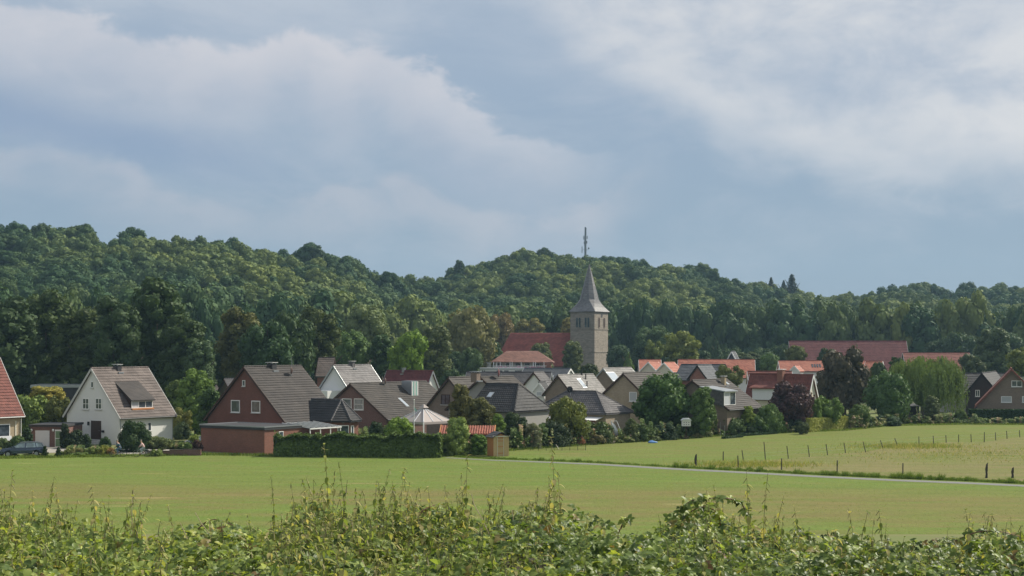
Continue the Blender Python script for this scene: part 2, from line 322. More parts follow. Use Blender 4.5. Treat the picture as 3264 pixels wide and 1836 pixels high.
# ------------------------------------------------------------------ ground, field, path
def G(u, v, z=0.0):                                   # point on the flat valley floor seen at (u, v)
    D = (H - z)*F/(v - HV); return (X(u, D), D)
def M_ground():
    m, t, p, o = material('garden_and_forest_floor')
    pos = t.new('ShaderNodeNewGeometry').outputs['Position']
    n = t.noise(pos, .12, 6, .65); n2 = t.noise(pos, 1.7, 5, .7)
    col = t.mix(t.mr(n, .35, .6), (.10, .17, .04), (.16, .16, .07))
    sp = t.new('ShaderNodeSeparateXYZ'); t.l.new(pos, sp.inputs[0])
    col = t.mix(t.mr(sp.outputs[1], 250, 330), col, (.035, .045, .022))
    col = t.mix(t.mr(n2, .55, .75), col, (.12, .10, .07))
    t.put(p.inputs['Base Color'], col); p.inputs['Roughness'].default_value = .95; p.inputs['Specular IOR Level'].default_value = .1
    return m
def M_field(name, g, tan, pasture=False):
    m, t, p, o = material(name)
    pos = t.new('ShaderNodeNewGeometry').outputs['Position']
    sp = t.new('ShaderNodeSeparateXYZ'); t.l.new(pos, sp.inputs[0])
    big = t.noise(t.vscale(pos, (.012, .075, 1), rot=(0, 0, R(3))), 1.0, 5, .55)
    mid = t.noise(t.vscale(pos, (.16, .42, 1), rot=(0, 0, R(4))), 1.0, 6, .6)
    fine = t.noise(t.vscale(pos, (3.2, 1.0, 1)), 1.0, 8, .8)
    speck = t.noise(t.vscale(pos, (5, 1.4, 1), (4, 2, 0)), 1.0, 6, .8)
    if pasture:
        f = t.mr(t.m('ADD', t.m('MULTIPLY', big, .5), t.m('MULTIPLY', mid, .5)), .36, .6)
    else:
        # windrow-dried stripes lie across the slope: brownish swath about 100-128 m out on the left, 93-107 m on the right
        yy = t.m('ADD', t.m('ADD', sp.outputs[1], t.m('MULTIPLY', sp.outputs[0], .20)), t.m('MULTIPLY', t.m('ADD', t.m('SUBTRACT', big, .5), t.m('MULTIPLY', t.m('SUBTRACT', mid, .5), .5)), 52))
        band = t.m('MULTIPLY', t.mr(yy, 90, 112), t.mr(yy, 132, 108))
        band2 = t.mr(yy, 95, 82)
        far = t.m('MULTIPLY', t.mr(yy, 146, 164), .4)
        f = t.m('ADD', t.m('MULTIPLY', t.m('MAXIMUM', t.m('MAXIMUM', band, band2), far), .72), t.m('MULTIPLY', t.m('SUBTRACT', mid, .44), 2.0), clamp=True)
    col = t.mix(f, g, tan)
    col = t.mix(1.0, col, t.mix(fine, (.52, .55, .52), (1.5, 1.46, 1.42)), 'MULTIPLY')
    col = t.mix(t.m('MULTIPLY', t.mr(speck, .62, .8), .5), col, (.40, .34, .18))
    col = t.mix(t.m('MULTIPLY', t.mr(t.noise(t.vscale(pos, (.05, .5, 1), (3, 9, 0)), 1.0, 4, .5), .66, .74), .5), col, (.42, .33, .17))
    t.put(p.inputs['Base Color'], col); p.inputs['Roughness'].default_value = .95; p.inputs['Specular IOR Level'].default_value = .05
    pt = t.noise(t.vscale(pos, (.10, .30, 1), (11, 5, 0)), 1.0, 7, .72)
    col = t.mix(1.0, col, t.mix(pt, (.74, .80, .74), (1.26, 1.20, 1.26)), 'MULTIPLY')
    col = t.mix(t.m('MULTIPLY', t.mr(pt, .60, .70), .35), col, (.27, .24, .12))
    mow = t.m('SINE', t.m('ADD', t.m('MULTIPLY', sp.outputs[1], 1.9), t.m('ADD', t.m('MULTIPLY', sp.outputs[0], .22), t.m('MULTIPLY', mid, 3.0))))
    col = t.mix(1.0, col, t.mix(t.mr(mow, -1, 1), (.978,)*3, (1.022,)*3), 'MULTIPLY')
    t.put(p.inputs['Base Color'], col)
    b = t.new('ShaderNodeBump'); b.inputs['Strength'].default_value = .5; b.inputs['Distance'].default_value = .08
    t.l.new(fine, b.inputs['Height']); t.l.new(b.outputs[0], p.inputs['Normal'])
    return m

ys = list(np.arange(-30, 60, 3.0)) + list(np.arange(60, 260, 10.0)) + list(np.arange(260, 1180, 9.0)) + [1250, 1400, 1700]
xs = list(np.arange(-560, 620, 9.0))
gv = np.array([(x, y, ground_z(x, y) if y > -29 else H-1.78) for y in ys for x in xs])
nx = len(xs); gi = np.array([(j*nx+i, j*nx+i+1, (j+1)*nx+i+1, (j+1)*nx+i) for j in range(len(ys)-1) for i in range(nx-1)])
gm = np_mesh('ground', gv, gi, M_ground()); gm.shade_smooth()
tag(link('ground', gm), kind='structure')

EDGE = [(-700, 1462), (0, 1461), (300, 1456), (640, 1450), (870, 1453), (1392, 1459), (1420, 1451), (1600, 1438), (1900, 1416), (2080, 1406), (2300, 1390), (2480, 1381), (2620, 1375), (2700, 1372), (2840, 1357), (3080, 1353), (3264, 1354), (3900, 1354)]
def edge_y(u): return G(u, tab(EDGE, u))[1]
us = list(np.arange(-700, 3901, 40)); NR = 14
fv = []; ff = []
for i, u in enumerate(us):
    Y1 = edge_y(u) + .5*math.sin(u*.031)
    for j in range(NR+1):
        D = 58 + (Y1-58)*j/NR; fv.append((X(u, D), D, .004))
for i in range(len(us)-1):
    for j in range(NR): a = i*(NR+1)+j; ff.append((a, a+NR+1, a+NR+2, a+1))
fm = np_mesh('field', np.array(fv), np.array(ff), M_field('mown_meadow', (.122, .172, .040), (.162, .148, .057)))
tag(link('field', fm), kind='structure')
# rough pasture between the two post rows
back = [(2230, 1484), (2370, 1470), (2440, 1467), (2513, 1461), (2580, 1456), (2638, 1450), (2695, 1443), (2760, 1441), (2815, 1429), (2861, 1420), (2929, 1419), (3016, 1409), (3056, 1408), (3096, 1409), (3137, 1409), (3174, 1403), (3210, 1398), (3251, 1393), (3600, 1372), (3900, 1366)]
front = [(2230, 1487), (2370, 1496), (2491, 1500), (2668, 1512), (2878, 1520), (3143, 1530), (3228, 1534), (3600, 1556), (3900, 1578)]
pu = np.linspace(2230, 3900, 60); pv = []; pf = []
for u in pu:
    p0 = G(u, tab(front, u)); p1 = G(u, tab(back, u))
    for j in range(7):
        s = j/6; D = p0[1]+(p1[1]-p0[1])*s; pv.append((X(u, D), D, .009))
for i in range(len(pu)-1):
    for j in range(6): a = i*7+j; pf.append((a, a+7, a+8, a+1))
tag(link('pasture', np_mesh('pasture', np.array(pv), np.array(pf), M_field('rough_pasture', (.132, .158, .046), (.18, .162, .075), True))), kind='structure')
# gravel path
PATH = [(1420, 1459), (1560, 1467), (1700, 1472), (1900, 1480), (2164, 1496), (2400, 1508), (2600, 1519), (2850, 1531), (3100, 1541), (3264, 1549), (3600, 1566), (3900, 1584)]
m_, t_, p_, o_ = material('path_gravel')
n_ = t_.noise(t_.new('ShaderNodeNewGeometry').outputs['Position'], 5, 6, .7)
t_.put(p_.inputs['Base Color'], t_.mix(n_, (.12, .12, .12), (.20, .195, .19))); p_.inputs['Roughness'].default_value = .95
qv = []; qf = []
pts = [Vector((*G(u, tab(PATH, u)), .014)) for u in np.linspace(1420, 3900, 70)]
for i, q in enumerate(pts):
    d = (pts[min(i+1, len(pts)-1)]-pts[max(i-1, 0)]).normalized(); n = Vector((-d.y, d.x, 0)); wd = .28 + .52*min(1, i/16)
    wd *= 1 + .08*math.sin(i*1.7)
    qv += [tuple(q-n*wd), tuple(q+n*wd)]
    if i: b = 2*i; qf.append((b-2, b-1, b+1, b))
tag(link('path', np_mesh('path', np.array(qv), np.array(qf), m_)), kind='structure')
# paved yard in front of the left houses
MBp = MB(); a = G(-300, 1459); 
yard = [G(-100, 1447), G(60, 1447), G(220, 1441), G(440, 1448), G(600, 1444), G(600, 1433), G(420, 1431), G(240, 1428), G(200, 1424), G(90, 1424), G(-100, 1430)]
MBp.add([(x, y, .006) for x, y in yard], [tuple(range(len(yard)))])
tag(MBp.build('driveway', MAT['pave']), kind='structure')

# ------------------------------------------------------------------ foliage
def ico(sub):
    bm = bmesh.new(); bmesh.ops.create_icosphere(bm, subdivisions=sub, radius=1); bm.verts.ensure_lookup_table()
    v = np.array([x.co[:] for x in bm.verts]); f = np.array([[y.index for y in x.verts] for x in bm.faces]); bm.free(); return v, f
ICO = ico(2); ICO1 = ico(1)
def leaf_cards(rng, P, N, ls, aspect=(.6, 1.1)):
    """rhombus leaf clumps at P with normals N"""
    n = len(P); N = N/np.linalg.norm(N, axis=1, keepdims=True)
    r = rng.normal(size=(n, 3)); A = np.cross(N, r); A /= np.linalg.norm(A, axis=1, keepdims=True); B = np.cross(N, A)
    s = ls*rng.uniform(.55, 1.45, (n, 1)); a = s*rng.uniform(*aspect, (n, 1))
    fold = N*s*.25
    V = np.stack([P-A*a, P-B*s+fold, P+A*a, P+B*s-fold], 1).reshape(-1, 3)
    return V, np.arange(4*n).reshape(n, 4)
def crown(name, seed, shape='round', nl=16, n=3000, ls=.055, core=True, lr=(.26, .42), A=1.0, rnd=.40):
    """crown of leaf clumps on many lobes; A is the height:width ratio it will be stretched to"""
    rng = np.random.default_rng(seed); C = []; Rr = []
    for i in range(nl):
        z = -.8 + 1.62*(i+rng.uniform(.1, .9))/nl; th = i*2.4 + rng.uniform(-.5, .5)
        if shape == 'cone': e = max(.08, (1-z)/2.0)*1.0; r = .16+.26*e; rad = max(0, e-r*.8)
        elif shape == 'column': e = (1-abs(z)**3)*.9+.1; r = rng.uniform(.3, .42)*.9; rad = max(0, e-r)*rng.uniform(.6, 1)
        elif shape == 'flat': e = math.sqrt(max(.05, 1-max(z, -.3)**2)); r = rng.uniform(*lr); rad = max(0, e-r)*rng.uniform(.6, 1)
        else: e = math.sqrt(max(.08, 1-z*z)); r = rng.uniform(*lr)*(.7+.3*e); rad = max(0, e-r)*rng.uniform(.65, 1.05)
        C.append((rad*math.cos(th), rad*math.sin(th), z*(1-r*.35) if shape != 'cone' else z*.9)); Rr.append(r)
    if shape != 'cone': C.append((0, 0, -.05)); Rr.append(.55)
    C = np.array(C); Rr = np.array(Rr)
    if A != 1:
        C[:, 2] = C[:, 2]*(A-.35)/.65 if A > 1 else C[:, 2]*A
        if A > 1:
            for q in (-.5, .45): C = np.concatenate([C, [[0, 0, q*A]]]); Rr = np.append(Rr, .5)
        else: Rr = Rr*min(1, A*1.35)
    L = rng.choice(len(C), int(n*1.7), p=Rr**2/np.sum(Rr**2))
    d = rng.normal(size=(len(L), 3)); d /= np.linalg.norm(d, axis=1, keepdims=True)
    P = C[L] + d*(Rr[L]*rng.uniform(.80, 1.12, len(L)))[:, None]
    dist = np.linalg.norm(P[:, None, :]-C[None], axis=2)/Rr[None]; dist[np.arange(len(L)), L] = 9
    keep = dist.min(1) > .84; P = P[keep][:n]; d = d[keep][:n]
    V, Fc = leaf_cards(rng, P, d*.9+rng.normal(size=d.shape)*rnd, ls)
    if core:
        vs = [V]; fs = [Fc]; off = len(V); iv, if_ = ICO1 if n < 1500 else ICO
        for c, r in zip(C, Rr):
            k = iv*(r*.80)*(1+rng.uniform(-.12, .12, (len(iv), 1)))+c
            vs.append(k); fs.append(np.concatenate([if_, if_[:, 2:3]], 1)+off); off += len(k)
        V = np.concatenate(vs)
        # triangles written as degenerate quads are split off into true triangles
        tris = np.concatenate(fs[1:])[:, :3]; quads = fs[0]
        t1 = quads[:, [0, 1, 2]]; t2 = quads[:, [0, 2, 3]]
        Fc = np.concatenate([t1, t2, tris])
    if A != 1: V = V/np.array([1, 1, A])
    if shape != 'cone':
        rr_ = np.percentile(np.hypot(V[:, 0], V[:, 1]), 98); V[:, :2] /= rr_; V[:, 2] = (V[:, 2]-(np.percentile(V[:, 2], 99.5)+np.percentile(V[:, 2], .5))/2)/((np.percentile(V[:, 2], 99.5)-np.percentile(V[:, 2], .5))/2)
    return np_mesh(name, V, Fc, None)
def willow_mesh(name, seed, strands=520):
    rng = np.random.default_rng(seed); Ps = []; Ns = []; br_ = [(i*2.4+rng.uniform(-.3, .3), ((i+.5)/60)**.55, rng.uniform(-.16, .12)) for i in range(60)]
    for i in range(strands*2):
        b_ = br_[rng.integers(0, 60)]; th = b_[0]+rng.normal()*.15; q = float(np.clip(b_[1]+rng.normal()*.05, 0, 1)); rad = .12+.82*q
        lump = b_[2]+.04*rng.normal()
        top = math.sqrt(max(0, 1-(rad*.88)**2))*.95+rng.uniform(-.06, .03)+lump*.7
        L = rng.uniform(.45, 1.2)*(.5+.8*q); 
        for k in range(int(L/.045)):
            z = top-k*.045
            if z < -.95: break
            out = rad+lump+.10*math.sin(k*.09)+.03*rng.normal()
            Ps.append((out*math.cos(th)+.02*rng.normal(), out*math.sin(th)+.02*rng.normal(), z)); Ns.append((math.cos(th), math.sin(th), .15))
    P = np.array(Ps); N = np.array(Ns)+rng.normal(size=P.shape)*.5; N /= np.linalg.norm(N, axis=1, keepdims=True)
    n = len(P); dn = np.array([[0, 0, -1.0]])+rng.normal(size=(n, 3))*.2; A = np.cross(N, dn); A /= np.linalg.norm(A, axis=1, keepdims=True)
    s = rng.uniform(.03, .055, (n, 1)); a = A*.014*rng.uniform(.7, 1.6, (n, 1))
    V = np.stack([P-a, P+dn*s, P+a, P-dn*s], 1).reshape(-1, 3)
    Fq = np.arange(4*n).reshape(n, 4); tr = np.concatenate([Fq[:, [0, 1, 2]], Fq[:, [0, 2, 3]]])
    iv, if_ = ICO; k = iv*np.array([.62, .62, .66])*(1+rng.uniform(-.1, .1, (len(iv), 1)))
    return np_mesh(name, np.concatenate([V, k]), np.concatenate([tr, if_+len(V)]), None)
def spruce_mesh(name, seed):
    rng = np.random.default_rng(seed); Ps = []; Ns = []
    for i in range(26):
        z = -.95+1.9*i/26; e = (1-z)/2*.95+.04
        for b in range(9):
            th = b*.7+i*1.3+rng.uniform(-.2, .2); ee = e*rng.uniform(.7, 1.12)
            for k in range(7):
                q = (k+1)/7; Ps.append((ee*q*math.cos(th), ee*q*math.sin(th), z-.12*q*e+.02*rng.normal())); Ns.append((math.cos(th)*.4, math.sin(th)*.4, 1))
    P = np.array(Ps); V, Fq = leaf_cards(rng, P, np.array(Ns)+rng.normal(size=P.shape)*.35, .075)
    return np_mesh(name, V, Fq, None)
CR = dict(
    tall=[crown('crown_tall', 201+i, 'round', 34, 5200, .055, True, (.24, .36), 1.7) for i in range(4)],
    vtall=[crown('crown_tall', 221+i, 'round', 44, 6000, .060, True, (.26, .40), 2.5) for i in range(3)],
    wide=[crown('crown_wide', 241+i, 'round', 20, 3200, .050, True, (.24, .36), .6) for i in range(3)],
    round=[crown('crown_round', 11+i, 'round', 20+2*i, 4200, .048) for i in range(4)],
    loose=[crown('crown_loose', 31+i, 'round', 15, 3000, .055, True, (.2, .36)) for i in range(3)],
    dome=[crown('crown_dome', 71+i, 'flat', 22, 4200, .045, True, (.2, .3)) for i in range(2)],
    cone=[crown('crown_cone', 41+i, 'cone', 26, 2800, .05) for i in range(2)],
    column=[crown('crown_column', 51+i, 'column', 16, 3200, .055) for i in range(2)],
    shrub=[crown('crown_shrub', 61+i, 'round', 12, 1300, .085) for i in range(4)],
    willow=[willow_mesh('crown_willow', 5)], spruce=[spruce_mesh('crown_spruce', 8)])
for L_ in CR.values():
    for me in L_: me.materials.append(MAT['leaf'])
def trunk_mesh(seed):
    rng = random.Random(seed); mb = MB()
    mb.tube([(0, 0, -.04), (.01, 0, .3), (-.01, .01, .6), (0, 0, .95)], [.055, .04, .03, .012], 8)
    for i in range(6):
        z = .38+.09*i; th = i*2.1+rng.random(); l = .22*(1.2-z)
        mb.tube([(0, 0, z), (l*math.cos(th), l*math.sin(th), z+.1), (2*l*math.cos(th), 2*l*math.sin(th), z+.24)], [.018, .012, .005], 5)
    return mb.mesh('trunk', MAT['bark'])
TRUNK = [trunk_mesh(i) for i in range(3)]
rt = random.Random(7); tree_count = [0]
def tree(name, label, shape, u, vt, vb, hw, D, color, cat='tree', group=None, trunk=True, depth=1.0):
    """tree whose crown spans vt..vb and +-hw at distance D"""
    i = tree_count[0]; tree_count[0] += 1
    x = X(u, D); gz = ground_z(x, D); rx = hw/F*D; zt = Z(vt, D); zb = max(gz+.02 if not trunk else gz+.3, Z(vb, D))
    if not trunk: zb = zb-.35*(zt-zb)
    zt = max(zt, zb+.3); rz = (zt-zb)/2; zc = (zt+zb)/2-gz
    root = empty(name, (x, D, gz), 0, label, cat, group)
    ar = rz/rx
    if shape in ('round', 'loose', 'shrub', 'column'):
        if ar > 2.1: shape = 'vtall'
        elif ar > 1.35: shape = 'tall'
        elif ar < .75: shape = 'wide'
    me = CR[shape][i % len(CR[shape])]
    c = link('crown' if trunk else 'foliage', me, None, root); c.location = (0, 0, zc); c.scale = (rx, rx*depth, rz); c.rotation_euler = (0, 0, rt.uniform(0, 6.28))
    if depth != 1.0: c.rotation_euler = (0, 0, rt.choice([0, math.pi]))
    v = rt.uniform(1.22, 1.48); c.color = (color[0]*v, color[1]*v, color[2]*v, 1)
    if trunk:
        tr = link('trunk', TRUNK[i % 3], None, root); h = zc+rz*.6; tr.scale = (h*.8, h*.8, h)
    return root

# hillside woods: crowns standing on the slope, thousands of them
FV = [crown('wood_crown', 101+i, 'round' if i < 4 else 'column', 12, 2400, .060, True, (.30, .44), 1.0, .26) for i in range(6)]
fm_mat = M_leaf('hill_wood_foliage', 'instance', (.046, .090, .042), (.165, .205, .065), .12, .65, .05, .35)
for me in FV: me.materials.append(fm_mat)
rf = np.random.default_rng(3); fp = []; fs_ = []; fr = []; fi = []; ft = []
def lownoise(x, y): return .5+.25*math.sin(x*.031+y*.017+1.3)+.25*math.sin(x*.013-y*.027+4.1)*math.cos(y*.021+x*.009)
y = 330.0
while y < 905:
    x = -.43*y-20
    while x < .43*y+20:
        px = x+rf.uniform(-3.2, 3.2); py = y+rf.uniform(-3.2, 3.2); u = CX+F*px/py
        Rr = tab(RIDGE, max(-400, min(3700, u))); F0 = tab(FOOT, max(-400, min(3700, u)))
        if F0 < py < Rr+14:
            k = rf.uniform(.62, 1.35)*(1.25 if rf.random() > .9 else 1); big = rf.random()
            rx = 6.2*k*(1.25 if big > .85 else 1); rz = 5.6*k*rf.uniform(.85, 1.2)
            gz = ground_z(px, py); top = 14.6+rf.normal()*2.2
            if py > Rr-16: top = 15.6+rf.normal()*1.9
            if py < F0+26: rz = 11.5; top = 21.5+rf.normal()*1.8; rx = 6.4*k
            fp.append((px, py, gz+top-rz)); fs_.append((rx, rx, rz)); fr.append((rf.normal()*.08, rf.normal()*.08, rf.uniform(0, 6.28)))
            fi.append(rf.integers(0, 4) if rf.random() > .12 else rf.integers(4, 6)); ft.append(np.clip((lownoise(px, py)-.5)*1.3+.40+rf.normal()*.22-(.25 if py < F0+26 else 0), 0, 1))  # front row tinted darker: shade of the wood edge painted into the leaves
            if py < F0+20:
                fp.append((px+2, py-4, gz+4)); fs_.append((5.2, 5.2, 5.2)); fr.append((0, 0, rf.uniform(0, 6))); fi.append(rf.integers(0, 4)); ft.append(.15)  # low foot crowns carry the same painted shade in their tint
        x += 8.3
    y += 8.3
pm = bpy.data.meshes.new('hill_wood'); pm.vertices.add(len(fp)); pm.vertices.foreach_set('co', np.array(fp, dtype=np.float32).ravel())
for nm, ty, arr, key in (('rot', 'FLOAT_VECTOR', fr, 'vector'), ('scl', 'FLOAT_VECTOR', fs_, 'vector'), ('idx', 'INT', fi, 'value'), ('tint', 'FLOAT', ft, 'value')):
    at = pm.attributes.new(nm, ty, 'POINT'); at.data.foreach_set(key, np.array(arr, dtype=np.int32 if ty == 'INT' else np.float32).ravel())
wood = tag(link('hill_wood', pm), 'dense green mixed wood covering the hills behind the village', 'woodland', None, 'stuff')
ng = bpy.data.node_groups.new('wood_scatter', 'GeometryNodeTree')
ng.interface.new_socket('Geometry', in_out='INPUT', socket_type='NodeSocketGeometry'); ng.interface.new_socket('Geometry', in_out='OUTPUT', socket_type='NodeSocketGeometry')
gi_ = ng.nodes.new('NodeGroupInput'); go_ = ng.nodes.new('NodeGroupOutput')
g2i = ng.nodes.new('GeometryNodeGeometryToInstance')
for i, me in enumerate(FV):
    so = bpy.data.objects.new('wood_tree', me)         # source shape, used only through the scatter
    oi = ng.nodes.new('GeometryNodeObjectInfo'); oi.inputs['Object'].default_value = so; oi.inputs['As Instance'].default_value = True
    if i == 0: jn = ng.nodes.new('GeometryNodeJoinGeometry')
    ng.links.new(oi.outputs['Geometry'], jn.inputs[0])
iop = ng.nodes.new('GeometryNodeInstanceOnPoints'); iop.inputs['Pick Instance'].default_value = True
def nattr(nm, ty):
    n = ng.nodes.new('GeometryNodeInputNamedAttribute'); n.data_type = ty; n.inputs['Name'].default_value = nm
    return [o for o in n.outputs if o.enabled and o.name == 'Attribute'][0]
ng.links.new(gi_.outputs[0], iop.inputs['Points']); ng.links.new(jn.outputs[0], iop.inputs['Instance'])
ng.links.new(nattr('idx', 'INT'), iop.inputs['Instance Index']); ng.links.new(nattr('rot', 'FLOAT_VECTOR'), iop.inputs['Rotation']); ng.links.new(nattr('scl', 'FLOAT_VECTOR'), iop.inputs['Scale'])
ng.links.new(iop.outputs[0], go_.inputs[0])
wood.modifiers.new('scatter', 'NODES').node_group = ng
print('wood trees', len(fp))

# closed box of thin summer haze round the whole place
hz = MB().box((-600, -40, -1.2), (660, 1720, 112)); hzo = hz.build('haze', None); tag(hzo, kind='stuff')
hm = bpy.data.materials.new('thin_haze'); hm.use_nodes = True; ht = NT(hm.node_tree); ht.n.clear()
pvn = ht.new('ShaderNodeVolumePrincipled'); pvn.inputs['Color'].default_value = (.48, .76, 1, 1); pvn.inputs['Density'].default_value = .00012; pvn.inputs['Anisotropy'].default_value = .1
ho = ht.new('ShaderNodeOutputMaterial'); ht.l.new(pvn.outputs[0], ho.inputs['Volume']); hzo.data.materials.append(hm)

# ------------------------------------------------------------------ houses
def span(C, d, u):
    t = (u-CX)/F; return (t*C[1]-C[0])/(d[0]-t*d[1])
rr = random.Random(21)
def tiled(parent, a, b, c, d, mat, spacing, objs=True, name='tile_row'):
    """courses of tiles on the slope a-b (eave) c-d (ridge), each course lapping the one below"""
    a, b, c, d = map(Vector, (a, b, c, d)); ln = ((d+c)/2-(a+b)/2).length; n = max(3, round(ln/spacing))
    nrm = (b-a).cross(d-a if (d-a).length > .1 else c-a).normalized()
    if nrm.z < 0: nrm = -nrm
    allm = MB()
    for i in range(n):
        t0 = i/n; t1 = min(1, (i+1.18)/n); mb = MB() if objs else allm
        L0, R0 = a.lerp(d, t0), b.lerp(c, t0); L1, R1 = a.lerp(d, t1), b.lerp(c, t1)
        m = max(2, min(10, int((R0-L0).length/1.1))); vs = []; fs = []
        for k in range(m+1):
            q = k/m; j = rr.uniform(-.010, .014)
            p0 = L0.lerp(R0, q); p1 = L1.lerp(R1, q)
            up = (p1-p0).normalized()*.05; vs += [p0+up+nrm*.004, p0+nrm*(.078+j), p1+nrm*(.018+j*.3)]
        for k in range(m):
            e = 3*k; fs += [(e, e+3, e+4, e+1), (e+1, e+4, e+5, e+2)]
        mb.add(vs, fs)
        if objs: mb.build(name, mat, parent)
    if not objs: tag(allm.build('roof_tiles', mat, parent), kind='stuff')

class House:
    def __init__(s, name, label, u0, D, yaw, uL, uR, vE, vA, wall, roof, near='L', oh=.4, og=.25, hip0=0, hipL=0, spacing=.42, rows=True, board='darkwood', cat='house', group=None, base=-.3, W=None, L=None, gutter='gutter', courses=('front',)):
        y = R(yaw); lx = Vector((math.cos(y), math.sin(y), 0)); ly = Vector((-math.sin(y), math.cos(y), 0))
        C = Vector((X(u0, D), D, 0))
        if near == 'L':
            W = W or span(C, ly, uL); L = L or span(C, lx, uR); O = C.copy()
        else:
            L = L or span(C, -lx, uL); W = W or span(C, ly, uR); O = C - lx*L
        gz = ground_z(O.x, O.y); O.z = gz; s.O, s.lx, s.ly, s.W, s.L, s.oh, s.og, s.gz = O, lx, ly, W, L, oh, og, gz
        s.ze = Z(vE, D)-gz
        ap = C + ly*(W/2) if near == 'L' else C + ly*(W/2)
        s.zr = Z(vA, ap.y)-gz; s.mw, s.mr = wall, roof
        s.root = empty(name, O, y, label, cat, group); ze, zr, W, L = s.ze, s.zr, s.W, s.L
        s.slope = (zr-ze)/(W/2); zw = ze+s.slope*oh-.16   # wall top at the inset line
        # wall body
        mb = MB(); x0, x1, y0, y1 = og, L-og, oh, W-oh
        zt = lambda yy: ze + s.slope*min(yy, W-yy) - .2
        if hip0 or hipL:
            mb.box((x0, y0, base), (x1, y1, ze+.05))
        else:
            prof = [(x0, y0, base), (x0, y1, base), (x0, y1, zt(y1)), (x0, W/2, zt(W/2)), (x0, y0, zt(y0))]
            mb.prism(prof, (x1-x0, 0, 0))
        mb.build('wall', MAT[wall], s.root)
        # roof slabs
        a, b, c, d = (0, 0, ze), (L, 0, ze), (L-hipL, W/2, zr), (hip0, W/2, zr)
        a2, b2 = (0, W, ze), (L, W, ze)
        rb = MB(); th = (0, 0, -.18)
        rb.prism([a, b, c, d], th); rb.prism([b2, a2, d, c], th)
        if hip0: rb.prism([a2, a, d], th)
        if hipL: rb.prism([b, b2, c], th)
        s.roof = rb.build('roof', MAT[roof], s.root)
        if 'front' in courses: tiled(s.roof, a, b, c, d, MAT[roof], spacing, rows)
        if hip0: tiled(s.roof, a2, a, d, d, MAT[roof], spacing, rows)
        if hipL: tiled(s.roof, b, b2, c, c, MAT[roof], spacing, rows)
        # ridge caps
        rc = MB(); k = max(3, int((L-hip0-hipL)/.42))
        for i in range(k):
            xa = hip0+(L-hip0-hipL)*i/k; xb = hip0+(L-hip0-hipL)*(i+1.1)/k
            rc.tube([(xa, W/2, zr+.03), (min(xb, L-hipL), W/2, zr+.06)], [.13, .10], 6)
        for (p, q) in ([((0, 0, ze), (hip0, W/2, zr)), ((0, W, ze), (hip0, W/2, zr))] if hip0 else []) + ([((L, 0, ze), (L-hipL, W/2, zr)), ((L, W, ze), (L-hipL, W/2, zr))] if hipL else []):
            p, q = Vector(p), Vector(q); kk = int((q-p).length/.4)
            for i in range(kk): rc.tube([p.lerp(q, i/kk)+Vector((0, 0, .05)), p.lerp(q, (i+1)/kk)+Vector((0, 0, .07))], [.13, .09], 6)
        rc.build('ridge_cap', MAT[roof], s.roof)
        # bargeboards
        if not (hip0 or hipL):
            for xx, sg in ((-.035, 0), (L+.035, 1)):
                bb = MB()
                for (p, q) in (((xx, -.02, ze-.10), (xx, W/2, zr-.10)), ((xx, W+.02, ze-.10), (xx, W/2, zr-.10))): bb.bar(p, q, .06, .24)
                bb.build('bargeboard', MAT[board], s.root)
        if gutter:
            g = MB(); g.tube([(0, -.07, ze-.06), (L, -.07, ze-.06)], .065, 6)
            g.build('gutter', MAT[gutter], s.root)
    # planes: gable at x=og seen from the left, gable at x=L-og seen from the right, long front wall
    def pm(s, plane):
        if plane == 'left': return lambda a, z, d: (s.og-d, a, z)
        if plane == 'right': return lambda a, z, d: (s.L-s.og+d, a, z)
        return lambda a, z, d: (a, s.oh-d, z)
    def loc(s, plane, u, v):
        if plane == 'left': P, d = s.O+s.lx*s.og, s.ly
        elif plane == 'right': P, d = s.O+s.lx*(s.L-s.og), s.ly
        else: P, d = s.O+s.ly*s.oh, s.lx
        a = span(P, d, u); q = P+d*a; return a, Z(v, q.y)-s.gz
    def window(s, plane, u0, v0, u1, v1, mull=1, trans=0, pane='glass', frame='frame', sill=True, name='window', label=None):
        a0, z1 = s.loc(plane, u0, v0); a1, z0 = s.loc(plane, u1, v1)
        if a0 > a1: a0, a1 = a1, a0
        if z0 > z1: z0, z1 = z1, z0
        T = s.pm(plane); T2 = lambda x, y_, z: T(x, z, y_); fw = min(.09, (a1-a0)*.14); mb = MB()
        mb.box((a0, .002, z0), (a1, .06, z0+fw), T2); mb.box((a0, .002, z1-fw), (a1, .06, z1), T2)
        mb.box((a0, .002, z0+fw), (a0+fw, .06, z1-fw), T2); mb.box((a1-fw, .002, z0+fw), (a1, .06, z1-fw), T2)
        for i in range(1, mull+1):
            c = a0+(a1-a0)*i/(mull+1); mb.box((c-fw*.4, .002, z0+fw), (c+fw*.4, .055, z1-fw), T2)
        for i in range(1, trans+1):
            c = z0+(z1-z0)*i/(trans+1); mb.box((a0+fw, .002, c-fw*.3), (a1-fw, .05, c+fw*.3), T2)
        o = mb.build(name, MAT[frame], s.root)
        if label: o['label'] = label
        MB().box((a0+fw*.6, .004, z0+fw*.6), (a1-fw*.6, .022, z1-fw*.6), T2).build('pane', MAT[pane], o)
        if sill: MB().box((a0-.06, .003, z0-.09), (a1+.06, .14, z0-.002), T2).build('sill', MAT['sill'], o)
        return o
